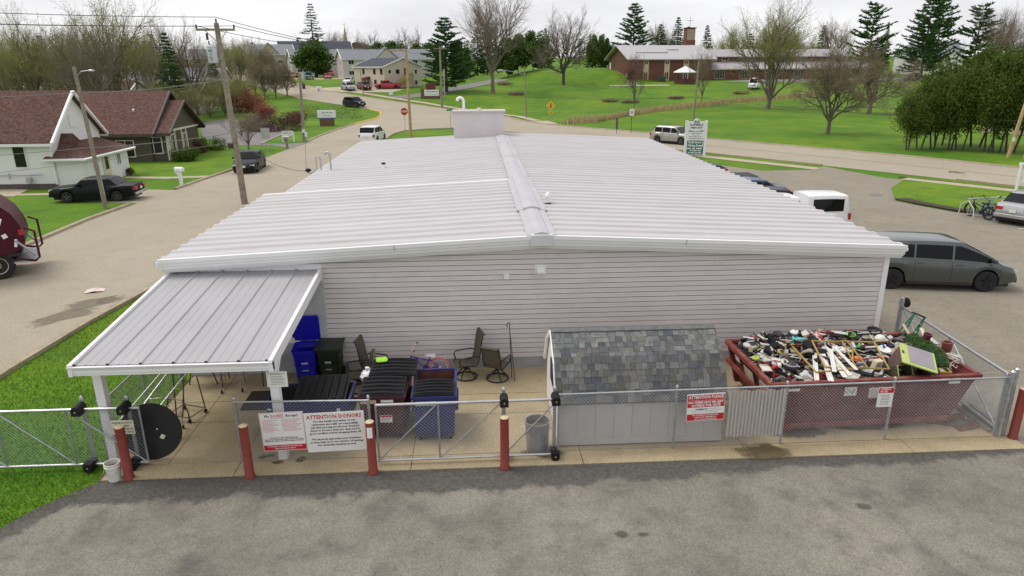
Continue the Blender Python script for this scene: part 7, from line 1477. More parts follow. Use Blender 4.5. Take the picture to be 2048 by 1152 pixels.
# ================================================================== trees and shrubs
BARK = M("grey_bark", (.16, .13, .10), .95, var=.3, scale=4, bump=.5, bscale=12); BARKD = M("dark_bark", (.085, .066, .05), .95, var=.3, scale=4, bump=.4, bscale=12); TWIG = M("brown_twigs", (.21, .165, .125), .95, var=.25, scale=2); TWIGR = M("reddish_twigs", (.20, .10, .085), .95, var=.25, scale=2); TWIGG = M("olive_twigs", (.22, .19, .10), .95, var=.25, scale=2)
def grow(seed, h, r0, fork, nlimb, lean, levels, kids, up=.25, jit=.18, ratio=.66, buds=0, bsize=.14, thick=3, multi=1):
    """branching skeleton -> (mesh of trunk and limbs, mesh of twigs, mesh of buds)"""
    rr = random.Random(seed); A, B, D = MB(), MB(), MB()
    def seg(a, b, ra, rb, lev):
        if lev >= thick: A.tube(a, b, ra, rb, 6 if lev > levels - 2 else 5, caps=False)
        else: B.tube(a, b, ra, rb, 3, caps=False)
    def br(p, d, L, r, lev):
        n = 3 if lev >= thick else (2 if lev > 0 else 1); q = p.copy(); pts = [p]
        for i in range(n):
            d = (d + Vector((rr.gauss(0, jit), rr.gauss(0, jit), rr.gauss(0, jit * .7) + up * .35))).normalized()
            b = q + d * L / n; f0, f1 = 1 - .55 * i / n, 1 - .55 * (i + 1) / n; seg(q, b, max(.009, r * f0), max(.006, r * f1), lev); q = b; pts.append(q)
        if lev == 0:
            for _ in range(buds):
                c = p.lerp(q, rr.uniform(.3, 1.05)) + Vector((rr.gauss(0, .1), rr.gauss(0, .1), rr.gauss(0, .1))); u = Vector((rr.gauss(0, 1), rr.gauss(0, 1), rr.gauss(0, 1))).normalized() * bsize * rr.uniform(.6, 1.3); v = u.orthogonal().normalized() * bsize * .55
                D.add([c - u * .5, c + v * .5, c + u * .5, c - v * .5], [(0, 1, 2, 3)])
            return
        k = kids[lev] if isinstance(kids, dict) else kids
        for i in range(k):
            f = .35 + .65 * (i + rr.random()) / k if i < k - 1 else 1.
            j = min(n - 1, int(f * n)); base = pts[j].lerp(pts[j + 1], min(1, f * n - j)) if j < n else q
            ax = d.orthogonal().normalized(); ax.rotate(Matrix.Rotation(rr.uniform(0, 6.283), 3, d)); nd = (d * math.cos(a_ := rr.uniform(.38, .85) * (.55 if i == k - 1 else 1)) + ax * math.sin(a_)).normalized()
            br(base, nd, L * ratio * rr.uniform(.75, 1.15), max(.007, r * rr.uniform(.42, .62)), lev - 1)
    for m_ in range(multi):
        d = Vector((rr.gauss(0, .05), rr.gauss(0, .05), 1)) if multi == 1 else Vector((.22 * math.cos(m_ * 6.28 / multi), .22 * math.sin(m_ * 6.28 / multi), 1)); d.normalize(); p = Vector((0, 0, -.1)) if multi == 1 else Vector((.25 * d.x * r0 * 8, .25 * d.y * r0 * 8, -.1)); hh = h * fork; q = p; n = 4; r1 = r0 / math.sqrt(multi)
        A.tube(p, p + Vector((0, 0, .35)), r1 * 1.45, r1 * 1.05, 8, False)
        for i in range(n): b = q + (d + Vector((rr.gauss(0, .06), rr.gauss(0, .06), 0))) * hh / n; A.tube(q, b, r1 * (1.05 - .07 * i), r1 * (1.05 - .07 * (i + 1)), 8, False); q = b
        for i in range(nlimb):
            az = i * 2.4 + rr.uniform(-.4, .4); ln = rr.uniform(lean[0], lean[1]) * (.25 if i == 0 else 1); dd = Vector((math.sin(ln) * math.cos(az), math.sin(ln) * math.sin(az), math.cos(ln)))
            zz = p.lerp(q, 1 - .35 * rr.random() * (i > 1)); br(zz, dd, h * (1 - fork) * rr.uniform(.42, .56), r1 * rr.uniform(.42, .62), levels)
    top = max(v[2] for v in A.v + B.v); k = h / top
    for X in (A, B, D): X.v = [(x * k, y * k, z * k) for x, y, z in X.v]
    return A, B, D
def tree(name, label, cat, A, B, D, bark, twig, leaf, group=None):
    t = thing(name, label, cat, (0, 0, 0), 0, group); A.obj("trunk", bark, t, smooth=60)
    if B.v: B.obj("crown", twig, t)
    if D and D.v: D.obj("buds", leaf, t)
    return t
def place(src, used, px, h, hs, label, y=None, base=None, rz=None, w=1.):
    """put a tree (or a copy) at the ground under a photo pixel, or on a pixel column at distance y"""
    if base: x, yy = base
    elif y: r = ray(px[0], px[1]); x, yy = r.x / r.y * y, y
    else: p = GT(*px); x, yy = p.x, p.y
    s = h / hs; rz = rng.uniform(0, 6.28) if rz is None else rz; loc = (x, yy, T(yy) + (bank(x, yy) if 158 < yy < 232 and 2 < x < 58 else 0))
    if src.name not in used: used.add(src.name); src.location = loc; src.rotation_euler = (0, 0, rz); src.scale = (s * w, s * w, s); src["label"] = label; return src
    return dup(src, loc, rz, label, (s * w, s * w, s))
def bank(x, y):
    d = math.hypot((x - 30) / 28, (y - 197) / 37); k = max(0, 1 - d * d); return max(0, -.25 + 2.6 * k * k * (3 - 2 * k))
used = set(); G1 = "bare trees"
BUDG = leafM("green_buds", [(.24, .29, .04), (.31, .35, .06), (.18, .22, .04), (.36, .36, .1)], .35); BUDR = leafM("red_buds", [(.22, .06, .05), (.28, .10, .08), (.16, .05, .04)], .3); BUDT = leafM("tan_buds", [(.22, .19, .08), (.17, .14, .06), (.27, .22, .11)], .3)
tA = tree("bare_tree", "", "tree", *grow(3, 22, .48, .22, 8, (.25, .6), 5, {5: 4, 4: 4, 3: 4, 2: 4, 1: 3}, up=.32), BARK, TWIG, None, G1)
tB = tree("budding_tree", "", "tree", *grow(8, 18, .5, .1, 9, (.25, .75), 5, {5: 4, 4: 4, 3: 4, 2: 3, 1: 3}, up=.3, buds=3, bsize=.17), BARK, TWIGG, BUDG, "budding trees")
tC = tree("bare_tree", "", "tree", *grow(15, 15, .42, .24, 9, (.4, 1.1), 5, {5: 4, 4: 4, 3: 4, 2: 4, 1: 3}, up=.2), BARKD, TWIG, None, G1)
tD = tree("red_bud_tree", "", "tree", *grow(19, 9, .17, .16, 9, (.15, .5), 4, {4: 4, 3: 4, 2: 4, 1: 4}, up=.4, buds=4, bsize=.13), BARK, TWIG, BUDR)
tE = tree("spreading_tree", "", "tree", *grow(23, 10.5, .3, .2, 8, (.4, 1.15), 5, {5: 4, 4: 4, 3: 4, 2: 4, 1: 3}, up=.18, jit=.24, buds=2, bsize=.12), BARK, TWIG, BUDT, "spreading trees")
tF = tree("slender_tree", "", "tree", *grow(31, 11, .16, .2, 8, (.15, .5), 4, {4: 4, 3: 4, 2: 4, 1: 4}, up=.4, buds=1, bsize=.12), BARK, TWIG, BUDT)
place(tA, used, (987, 188), 24, 22, "tallest bare tree with thick trunk beside the church drive")
place(tC, used, (1127, 170), 18, 15, "round-crowned dark bare tree left of the church", w=.85)
place(tD, used, (1268, 215), 9.6, 9, "small red-budded tree before the church gable", w=.8)
place(tF, used, (1402, 210), 11.5, 11, "slender tree right of the roadside pole near church", w=.75)
place(tB, used, (1535, 218), 19.5, 18, "large vase-shaped budding tree on the church lawn", w=.92)
place(tE, used, (1655, 268), 11.3, 10.5, "spreading tree nearest the main road on the right lawn", w=.9)
place(tE, used, (1737, 228), 12.2, 10.5, "thick-trunked crooked tree left of the hedge trees", rz=1.0, w=1.15)
# left-hand trees behind the houses
for px, y, h, s, hs, lb, w in ((222, 90, 17.5, tB, 18, "great many-limbed tree behind the taupe house", .85), (140, 96, 14.5, tE, 10.5, "crooked bare tree behind the white house gable", .75), (95, 104, 15, tA, 22, "bare tree above the white house roof", .9), (40, 98, 14.2, tA, 22, "tall bare tree near the left edge", 1.0), (8, 110, 15, tB, 18, "budding tree at the very left edge", .9), (385, 118, 15.5, tC, 15, "dark bushy bare tree left of the transformer pole", .62), (300, 116, 15, tA, 22, "bare tree between great tree and dark conifer", .8), (265, 132, 15.5, tB, 18, "budding tree right behind the great many-limbed tree", .8), (70, 132, 13, tE, 10.5, "tan-budded tree far behind the white house", .9), (60, 88, 15.5, tB, 18, "tall budding tree above the white house's left roof", .8), (175, 84, 14.5, tA, 22, "bare tree immediately left of the great tree", .8), (330, 128, 17, tC, 15, "tall dark bare tree behind the narrow conifer", .7)):
    place(s, used, (px, 150), h, hs, lb, y=y, w=w)
for px, y, h, lb, w in ((408, 112, 6.8, "leafing shrub left of the transformer pole foot", 1.3), (440, 116, 7.2, "leafing shrub hiding the apartments, left of pole", 1.2), (470, 124, 7.0, "leafing tree right of the transformer pole", 1.15), (300, 100, 6.5, "leafing shrub behind the taupe roof", 1.3), (370, 104, 5.8, "leafing shrub below the dark conifer", 1.5)): place(tB, used, (px, 150), h, 18, lb, y=y, w=w)
for px, lb in (((512, 190), "small thin tree left on the bank by hill road"), ((530, 196), "small thin tree second on the bank by hill road"), ((552, 195), "small thin tree third on the bank by hill road"), ((575, 192), "small thin tree rightmost on the bank by hill road")): place(tE, used, px, 7.4, 10.5, lb, w=.85)
for px, y, h, s, hs, lb, w in ((478, 160, 11, tB, 18, "budding tree before the tan apartment house", .9), (520, 172, 9.5, tE, 10.5, "tan-budded tree before the pale apartment house", .9), (452, 175, 12, tB, 18, "budding tree before the farthest grey apartments", .9), (500, 200, 12, tC, 15, "bare round tree before the tan apartments", .9), (548, 190, 8.5, tE, 10.5, "tan-budded tree just left of the parked apartment cars", .9)): place(s, used, (px, 150), h, hs, lb, y=y, w=w)
place(tF, used, (498, 302), 4.6, 11, "small pinkish ornamental tree by the gravel lot", w=1.5)
for px, y, h, s, hs, lb, w in ((672, 285, 18, tA, 22, "bare tree left of the far steeple", 1.), (735, 270, 16, tC, 15, "bare tree right of the far steeple", 1.), (822, 262, 17, tC, 15, "bare tree right of the cream block on the skyline", .9), (1095, 250, 13, tC, 15, "bare tree on the skyline behind the round-crowned tree", .8), (1325, 255, 19, tA, 22, "bare tree on the skyline behind the church roof", 1.), (1668, 228, 19, tA, 22, "bare tree on the skyline right of church wing", 1.), (1990, 175, 19, tA, 22, "bare tree on the skyline over the hedge trees", 1.), (2040, 120, 17, tA, 22, "bare tree cut by the right edge of the frame", .9), (1560, 262, 21, tC, 15, "bare tree behind the big budding tree", .8), (500, 300, 15, tC, 15, "bare tree far behind the grey apartments", .9)):
    place(s, used, (px, 130), h, hs, lb, y=y, w=w)
for px, y, h, lb, w in ((1460, 214, 15.5, "bright leafing tree behind the church wing, left", .8), (1515, 222, 13, "bright leafing tree behind the church wing, middle", .9), (1585, 218, 13.5, "bright leafing tree behind the church wing, right", .8), (1620, 232, 12, "leafing tree behind church wing's right end", .9), (1400, 220, 10, "leafing tree behind the church tower", .8)): place(tB, used, (px, 130), h, 18, lb, y=y, w=w)
# ------------------------------------------------------------------ evergreens
PINE = leafM("pine_needles", [(.034, .095, .022), (.052, .13, .03), (.068, .155, .036), (.026, .07, .018)], .25); SPRU = leafM("spruce_needles", [(.05, .085, .05), (.07, .11, .06), (.04, .065, .04)], .2); ARBV = leafM("arborvitae", [(.055, .115, .014), (.08, .15, .02), (.04, .085, .012), (.10, .17, .025)], .25); OLIVE = leafM("dark_olive_leaves", [(.06, .10, .014), (.09, .135, .018), (.12, .165, .024), (.045, .07, .012), (.15, .195, .035)], .3)
def conifer(seed, h, wid, dens=7, lev=26, gap=.12, droop=.18, irr=.25, shape=1., nl=.5, top_only=0.):
    rr = random.Random(seed); A, D = MB(), MB(); A.tube((0, 0, -.2), (0, 0, h * .97), h * .017 + .05, .03, 7, False)
    for i in range(lev):
        f = gap + (1 - gap) * i / lev; z = h * f; R_ = wid / 2 * (1 - f) ** shape * (1.15 if f > gap + .05 else .8) + .25
        for j in range(dens):
            if rr.random() < .08: continue
            a = rr.uniform(0, 6.283); L = R_ * rr.uniform(1 - irr * 1.4, 1 + irr * .6); d = Vector((math.cos(a), math.sin(a), rr.uniform(-.05, .25))); e = Vector((0, 0, z)) + d * L + Vector((0, 0, -droop * L + .12 * L))
            s = Vector((0, 0, z)); A.tube(s, e, .035, .012, 3, False); n = max(3, int(L * 3.2))
            for k in range(n):
                t_ = .25 + .78 * k / n; c = s.lerp(e, t_) + Vector((0, 0, -.06 * L * math.sin(PI * t_)))
                for q in range(5):
                    sd = Vector((rr.gauss(0, .6), rr.gauss(0, .6), rr.gauss(.12, .3))) + d * .55; sd.normalize(); sd *= nl * rr.uniform(.6, 1.2); w = sd.orthogonal().normalized() * nl * .22; w.rotate(Matrix.Rotation(rr.uniform(0, 3), 3, sd.normalized())); D.add([c - w, c + sd, c + w], [(0, 1, 2)])
    return A, D
def leafy(seed, h, w, z0, n, leaf, lumps=40, stems=4, sr=.07, d=None, box=False, lk=.17):
    """dense leafy crown over several stems: leaf faces in lumps through the shell of a rough ellipsoid"""
    rr = random.Random(seed); A, D = MB(), MB(); d = d or w
    for i in range(stems):
        a = i * 2.4 + rr.random(); top = Vector((math.cos(a) * w * .22, math.sin(a) * d * .22, z0 + (h - z0) * .55)); b = Vector((math.cos(a) * .22 * w * .3, math.sin(a) * .22 * d * .3, -.1)); m_ = b.lerp(top, .45) + Vector((rr.gauss(0, .1), rr.gauss(0, .1), 0)); A.path([b, m_, top], [sr * 1.2, sr, sr * .4], 6)
    L = []
    for i in range(lumps):
        if box: p = Vector((rr.uniform(-.5, .5) * w, rr.uniform(-.5, .5) * d, z0 + (h - z0) * rr.random()))
        else:
            u = Vector((rr.gauss(0, 1), rr.gauss(0, 1), rr.gauss(0, 1))).normalized() * (rr.random() ** .33) * .86; p = Vector((u.x * w / 2, u.y * d / 2, z0 + (h - z0) * (.5 + .5 * u.z)))
        L.append((p, rr.uniform(.75, 1.3)))
    lr = min(w, h - z0) * lk
    for i in range(n):
        p, k = L[i % lumps]; u = Vector((rr.gauss(0, 1), rr.gauss(0, 1), rr.gauss(0, 1))).normalized() * lr * k * (rr.random() ** .4); c = p + u
        if c.z < z0 * .85: c.z = z0 * .85 + rr.random() * .3
        x = Vector((rr.gauss(0, 1), rr.gauss(0, 1), rr.gauss(0, .7))).normalized() * leaf * rr.uniform(.6, 1.3); y = x.orthogonal().normalized() * leaf * .6; y.rotate(Matrix.Rotation(rr.uniform(0, 3), 3, x.normalized())); D.add([c - x * .5, c + y * .5, c + x * .5, c - y * .5], [(0, 1, 2, 3)])
    return A, D
def ever(name, label, AD, bark, leaf, group=None): t = thing(name, label, "tree", (0, 0, 0), 0, group); AD[0].obj("trunk", bark, t, smooth=60); AD[1].obj("crown", leaf, t); return t
tP = ever("pine_tree", "", conifer(4, 16, 9.5, 8, 24, .1, .05, .35, .62, .62), BARKD, PINE, "pine trees"); tS = ever("spruce_tree", "", conifer(6, 18, 11, 6, 22, .25, .3, .12, .9, .42), BARKD, SPRU); tQ = ever("fir_tree", "", conifer(9, 15, 8, 9, 26, .06, .22, .2, .85, .5), BARKD, PINE, "fir trees"); tV = ever("arborvitae", "", leafy(5, 9, 7, .3, 6500, .55, 50, 1, .12), BARKD, ARBV, "arborvitae trees")
tP2 = ever("pine_tree", "", conifer(14, 16, 10.5, 7, 19, .14, -.05, .5, .5, .7), BARKD, PINE, "pine trees")
place(tP, used, (893, 185), 14.8, 16, "full dark pine left of the tallest bare tree", base=(-5.6, 150), w=1.25)
place(tS, used, (632, 150), 20.5, 18, "tall sparse spruce rising over the apartments", y=214)
for px, y, h, s, hs, lb, w in ((628, 209, 10.5, tV, 9, "dense green arborvitae mass under the tall spruce", 1.35), (338, 108, 12.6, tQ, 15, "dark narrow conifer left of the transformer pole", .8), (1265, 208, 18.5, tP, 16, "large full pine behind the church's left end", 1.05), (1318, 214, 14.5, tQ, 15, "dark fir right of the large church pine", 1.), (1352, 226, 17, tQ, 15, "pointed fir just left of the church tower", .8), (1372, 232, 14.5, tQ, 15, "short fir touching the church tower", .8), (1735, 196, 19, tP2, 16, "tall pine right of the church wing", .95), (1765, 205, 14.5, tQ, 15, "narrow fir beside the tall right pine", .5), (1845, 172, 20, tP, 16, "largest pine at right behind the crooked tree", 1.), (1868, 182, 19, tP2, 16, "pine immediately right of the largest right pine", .85), (1945, 178, 17.5, tP2, 16, "open-topped pine over the hedge trees", 1.0), (2005, 150, 11.5, tQ, 15, "fir over the hedge trees near right edge", 1.1), (955, 220, 14, tQ, 15, "fir behind the tallest bare tree, left", 1.), (975, 230, 15.5, tQ, 15, "fir behind the tallest bare tree, right", .9), (1090, 226, 13.5, tQ, 15, "fir behind the round-crowned bare tree", .9), (1180, 240, 12.5, tQ, 15, "lone fir on the skyline left of church", .7), (1205, 236, 12.5, tQ, 15, "fir on the skyline at the church's left", .7), (1410, 236, 15, tQ, 15, "fir behind the church wing's left end", .8), (1545, 238, 15, tQ, 15, "fir behind the church wing's middle", .8), (1640, 240, 15, tQ, 15, "fir behind the church wing's right half", .9), (425, 152, 9, tQ, 15, "small fir near the transformer", .7)):
    place(s, used, (px, 130), h, hs, lb, y=y, w=w)
for i, (px, y, h, w) in enumerate(((922, 190, 9.5, .9), (1012, 186, 9.6, .9), (1040, 190, 9.8, .95), (1068, 194, 10, .9), (1185, 214, 9.5, .55), (1200, 216, 9.8, .5), (1214, 218, 9.4, .5), (760, 236, 10, 1.1), (790, 240, 10.5, 1.1), (835, 236, 9.5, 1.1), (865, 215, 9.5, 1.))):
    place(tV, used, (px, 130), h, 9, ["leafy evergreen left behind the tallest bare tree", "leafy evergreen right of the tallest bare tree", "second leafy evergreen right of tallest bare tree", "leafy evergreen behind the round-crowned tree's left", "clipped column evergreen left of church, first", "clipped column evergreen left of church, middle", "clipped column evergreen touching the church gable", "leafy evergreen behind the white apartments, left", "leafy evergreen behind the white apartments, right", "leafy evergreen behind the tan pole", "leafy evergreen behind the full dark pine"][i], y=y, w=w)
# the row of dark round trees at right
HT = [ever("hedge_tree", "", leafy(40 + i, 6.4, 4.8, .9, 12500, .2, 66, 2, .085), BARKD, OLIVE, "dark round trees by the main road") for i in range(3)]
for i, (x, y, h, w) in enumerate(((39.9, 62.4, 5.4, 1.0), (41.5, 63.3, 6.3, 1.0), (42.9, 63.3, 6.6, .95), (43.6, 62.2, 7.0, .95), (44.5, 62.0, 7.4, .9), (45.6, 60.2, 8.2, .95), (46.5, 60.0, 8.9, .95), (47.6, 59.8, 9.3, 1.), (49.0, 59.6, 9.5, 1.), (45.2, 66, 8.3, 1.1), (47.8, 64.5, 9.6, 1.1))):
    place(HT[i % 3], used, None, h, 6.4, ["leftmost and lowest of the dark round trees", "second dark round tree from the left", "third dark round tree from the left", "fourth dark round tree from the left", "fifth dark round tree from the left", "sixth dark round tree, with bare straight trunk", "seventh dark round tree, left of wooden pole", "dark round tree directly behind the right pole", "dark round tree cut by the right edge", "dark round tree behind the row, left", "dark round tree behind the row, right"][i], base=(x, y), w=w * .78 * 6.4 / h * (h / 6.4) ** .5)
# bushes
def bush(label, px, h, w, d, leaf, n, sz, z0=.05, rz=0, box=False, name="bush", base=None):
    p = G(*px) if base is None else Vector(base); t = thing(name, label, "bush", (p.x, p.y, T(p.y)), rz); A, D = leafy(int(px[0]), h, w, z0, int(n * 1.6), sz, max(30, int(26 * max(w, d) / h)), 5, .02, d, box, .42); A.obj("stem", BARKD, t); D.obj("foliage", leaf, t)
BOXL = leafM("boxwood", [(.06, .12, .012), (.09, .16, .02), (.045, .085, .01), (.12, .17, .03)], .2); BRWN = leafM("brown_shrub", [(.10, .06, .035), (.14, .09, .05), (.075, .045, .03)], .15); REDS = leafM("red_shrub", [(.30, .075, .07), (.38, .12, .09), (.2, .05, .05), (.22, .13, .07)], .2); DRED = leafM("dark_red_shrub", [(.11, .05, .05), (.17, .07, .062), (.08, .045, .042), (.13, .10, .055)], .15)
bush("clipped green hedge box by the taupe wing", (372, 322), .95, 1.9, 1.2, BOXL, 2600, .12, box=True); bush("wild tan shrub behind the clipped hedge", (372, 305), 1.5, 2.1, 1.3, BRWN, 900, .14); bush("round dark brown shrub by the taupe wing's corner", (400, 306), 1.15, 1.3, 1.2, BRWN, 1500, .1); bush("long low green-brown hedge at the taupe wing's right", (425, 300), 1.0, 2.3, 1.2, BOXL, 1900, .12, box=True)
bush("yellow-green shrub by the annex door", (199, 358), .8, .9, .7, BOXL, 500, .12); bush("spiky brown shrub under the annex windows", (215, 357), .9, .8, .7, BRWN, 500, .14); bush("small shrub at the annex's far corner", (262, 350), .45, .7, .6, BRWN, 400, .1)
bush("large crimson shrub beyond the gravel lot", (490, 228), 3.4, 9.5, 4.5, REDS, 5200, .24); bush("crimson shrub right of the large crimson one", (530, 236), 2.0, 4., 3., REDS, 1500, .2); bush("dark clipped hedge left end by gravel lot", (508, 262), 1.9, 2.8, 2.6, DRED, 2500, .14); bush("long dark-red clipped hedge by the gravel lot", (556, 262), 1.8, 5., 2.4, DRED, 4200, .14, box=True, rz=.1); bush("dark hedge end next to the roadside pole", (592, 254), 1.9, 3.0, 2.6, DRED, 2500, .14)
bush("thin brown twiggy hedge behind the roadside pole", (655, 236), 1.8, 11, 3.0, BRWN, 2100, .12, rz=-.45, box=True)
for i, (px, py) in enumerate(((1033, 190), (1220, 204), (1260, 206), (1352, 198), (1480, 188), (1010, 170), (1095, 160))): bush(["dry flower bed before the tallest bare tree", "dry flower bed left of the red-budded tree", "dry flower bed at the red-budded tree", "dry flower bed on the church lawn's middle", "dry flower bed near the big budding tree", "dry shrub bed by the church drive", "dry bed under the round-crowned tree"][i], (px, py), .55, 4.2, 1.6, leafM("dry_bed", [(.34, .2, .13), (.42, .28, .19), (.22, .15, .1), (.4, .36, .27)], .1), 700, .2, base=tuple(GT(px, py)))
# ------------------------------------------------------------------ woods on the horizon, one mass
A, B, D = grow(77, 12, .2, .15, 7, (.2, .7), 3, {3: 4, 2: 4, 1: 4}, up=.35, buds=1, bsize=.3, thick=3); A2, D2 = conifer(78, 13, 6, 6, 14, .08, .2, .2, .85, .8)
wb, we = MB(), MB(); rw = random.Random(5)
for i in range(95):
    x = -330 + 760 * (i + rw.random()) / 95; y = rw.uniform(300, 420); s = rw.uniform(.8, 1.4); a = rw.uniform(0, 6.28); ca, sa = math.cos(a), math.sin(a)
    src = [(wb, A), (wb, B), (wb, D)] if rw.random() < .72 else [(we, A2), (we, D2)]
    for dst, X in src: dst.add([(x + (q[0] * ca - q[1] * sa) * s * 1.2, y + (q[0] * sa + q[1] * ca) * s * 1.2, T(y) + q[2] * s) for q in X.v], X.f)
stuff(tag(wb.obj("distant_bare_woods", M("distant_twigs", (.17, .135, .105), .95, var=.3, scale=.05)), "hazy bare woods along the far horizon", "woods")); stuff(tag(we.obj("distant_evergreen_woods", PINE), "dark evergreen clumps along the far horizon", "woods"))
# ================================================================== poles, wires, street signs
PT = M("pale_timber_pole", (.42, .29, .15), .85, var=.2, scale=4, bump=.3, bscale=10); SGR = M("sign_back_grey", (.42, .42, .42), .5, metal=.4, var=.08); CERA = M("brown_insulator", (.05, .03, .03), .4, var=.1)
def pole(label, base, top, r0, r1, mat, arm=None, armdir=(1, 0), armlen=2.0, brace=True):
    """wooden pole between two points; arm = height fraction of a crossarm"""
    b, q = Vector(base), Vector(top); t = thing("utility_pole", label, "pole", b); d = q - b; mb = MB(); n = 6
    mb.path([d * (i / n) - Vector((0, 0, .3 if i == 0 else 0)) for i in range(n + 1)], [r0 + (r1 - r0) * i / n for i in range(n + 1)], 12); mb.obj("shaft", mat, t, smooth=50); t["_top"] = 0; del t["_top"]
    if arm:
        ad = Vector((armdir[0], armdir[1], 0)).normalized(); c = d * arm; a0, a1 = (c + ad * armlen[0], c + ad * armlen[1]); m3 = Matrix.Rotation(math.atan2(ad.y, ad.x), 3, 'Z'); nrm = Vector((-ad.y, ad.x, 0))
        mb = MB(); mb.box((a0 + a1) / 2 - nrm * (r1 + .05), ((a1 - a0).length, .1, .12), m=m3); mb.obj("crossarm", mat, t)
        for e in (a0, a1):
            if brace and abs((e - c).length) > .6: mb = MB(); mb.tube(c + (e - c) * .6 - nrm * (r1 + .05), c - Vector((0, 0, .7)) - nrm * r1 * .7, .025, n=5); mb.obj("brace", GALV, t)
            mb = MB(); mb.lathe([(.03, .05), (.06, .1), (.04, .16), (.065, .2), (.03, .26), (0, .27)], e * .97 + c * .03 - nrm * (r1 + .05), 8); mb.obj("insulator", CERA, t)
        mb = MB(); mb.lathe([(.03, 0), (.06, .08), (.04, .13), (.06, .18), (0, .24)], d, 8); mb.obj("insulator", CERA, t)
    return t, b, d
t, b, d = pole("tall grey pole with crossarm and transformer at the building's left", (-13.57, 40.9, 0), (-13.88, 40.9, 9.95), .19, .13, WOODP, arm=.965, armdir=(1, .1), armlen=(-1.05, .95))
P1 = b + d; c = d * .835 + Vector((-.42, -.1, 0)); mb = MB(); mb.lathe([(.24, -.42), (.27, -.38), (.27, .38), (.29, .4), (.29, .44), (.2, .52), (.05, .55), (0, .55)], c, 20); tk = mb.obj("transformer", M("transformer_grey", (.52, .55, .60), .45, var=.04), t, smooth=40)
for s, z, sz in (("KT", .2, .17), ("Y", .02, .15)): text(t, s, (c.x, c.y - .285, c.z + z), sz, INK, bold=.004)
scribble(t, [(c.x - .12, c.x + .1, c.z - .14, .05), (c.x - .06, c.x + .08, c.z - .26, .06)], INK, seed=3).location = (0, c.y - .287, 0)
for z in (.25, -.2): mb = MB(); mb.box(c + Vector((.28, .02, z)), (.22, .06, .08)); mb.obj("bracket", GALV, t)
mb = MB(); mb.lathe([(.02, .5), (.05, .56), (.03, .62), (.05, .68), (0, .74)], c + Vector((-.1, -.05, 0)), 8); mb.obj("bushing", CERA, t); mb = MB(); mb.box(d * .93 + Vector((-.55, -.15, .0)), (.1, .1, .35)); mb.obj("fuse_cutout", CERA, t); mb = MB(); mb.box(d * .34 + Vector((-.25, -.1, 0)), (.25, .2, .3)); mb.obj("service_bracket", CERA, t)
t, b, d = pole("thin leaning grey pole with street lamp beside white house", (-21.17, 40.2, 0), (-21.45, 40.2, 7.75), .13, .09, WOODP); P2 = b + d
mb = MB(); mb.path([d * .93, d * .95 + Vector((.3, 0, .12)), d * .95 + Vector((.75, 0, .18))], .025, 6); mb.obj("lamp_arm", GALV, t); mb = MB(); mb.ball(d * .95 + Vector((.85, 0, .16)), (.2, .1, .07), 10, 6); mb.obj("lamp_head", GALV, t)
mb = MB(); mb.tube(d * .1 + Vector((.12, -.05, 0)), d * .26 + Vector((.12, -.05, 0)), .03); mb.obj("conduit", GALV, t)
t, b, d = pole("grey pole with meter boxes at its foot by hedge", (-18.25, 76.3, 0), (-18.05, 76.3, 7.0), .17, .12, WOODP); P3 = b + d
for z, s in ((1.1, .35), (.75, .45)): mb = MB(); mb.box((.28 if s > .4 else .1, -.2, z), (.28, .16, s)); mb.obj("meter_box", TRIM, t, bevel=.03)
t, b, d = pole("yellowish new pole with one-sided crossarm at the junction", (-7.13, 79.4, 0), (-7.2, 79.4, 9.35), .17, .13, PT, arm=.985, armdir=(-1, -.1), armlen=(.0, 2.0)); P4 = b + d
for k in (.5, 1.2): mb = MB(); mb.lathe([(.03, 0), (.06, .06), (0, .16)], d + Vector((-k, -.15, -.05)), 8); mb.obj("insulator", CERA, t)
p = GT(884, 215); t, b, d = pole("grey pole with small double crossarm beside the church sign", (p.x, p.y, p.z), (p.x, p.y, p.z + 10.2), .22, .15, WOODP, arm=.97, armdir=(1, 0), armlen=(-1.1, 1.1), brace=False); P5 = b + d; mb = MB(); mb.box((.55, 0, 4.2), (.12, .12, 4.6)); mb.obj("riser", SGR, t)
p = GT(1053, 236); t, b, d = pole("thin dark pole with long street-lamp arm on church lawn", (p.x, p.y, p.z), (p.x - .3, p.y, p.z + 7.0), .12, .09, WOODP); P6 = b + d; mb = MB(); mb.path([d * .9, d * .92 + Vector((-1.5, 0, .25)), d * .93 + Vector((-3.2, 0, .45))], .035, 6); mb.obj("lamp_arm", GALV, t); mb = MB(); mb.ball(d * .93 + Vector((-3.6, 0, .42)), (.5, .2, .12), 10, 6); mb.obj("lamp_head", GALV, t)
p = GT(1387, 242); t, b, d = pole("thin pale pole behind the thrift shop sign", (p.x, p.y, p.z), (p.x + .15, p.y, p.z + 8.3), .13, .09, WOODP); P7 = b + d
t, b, d = pole("leaning yellowish pole before the dark round trees", (45.0, 56.6, 0), (45.9, 56.6, 7.2), .16, .12, PT); P8 = b + d; mb = MB(); mb.box((.06, -.18, 1.5), (.22, .04, .3)); mb.obj("tag_plate", TRIM, t)
t = thing("guy_marker", "short yellow guy-wire marker right of the leaning pole", "marker", (45.9, 56.0, 0)); mb = MB(); mb.tube((0, 0, 0), (.12, 0, 1.6), .045, n=8); mb.obj("sleeve", M("marker_yellow", (.5, .38, .12), .7, var=.1), t); mb = MB(); mb.ball((.12, 0, 1.6), .046, 8, 6); mb.obj("tip", MATS["marker_yellow"], t)
p = GT(727, 191); t, b, d = pole("thin grey pole in front of the cream block", (p.x, p.y, p.z), (p.x - .3, p.y, p.z + 5.), .09, .07, WOODP)
WB = M("wire_black", (.05, .05, .052), .6, var=0); WL = M("wire_grey", (.22, .21, .2), .6, var=0)
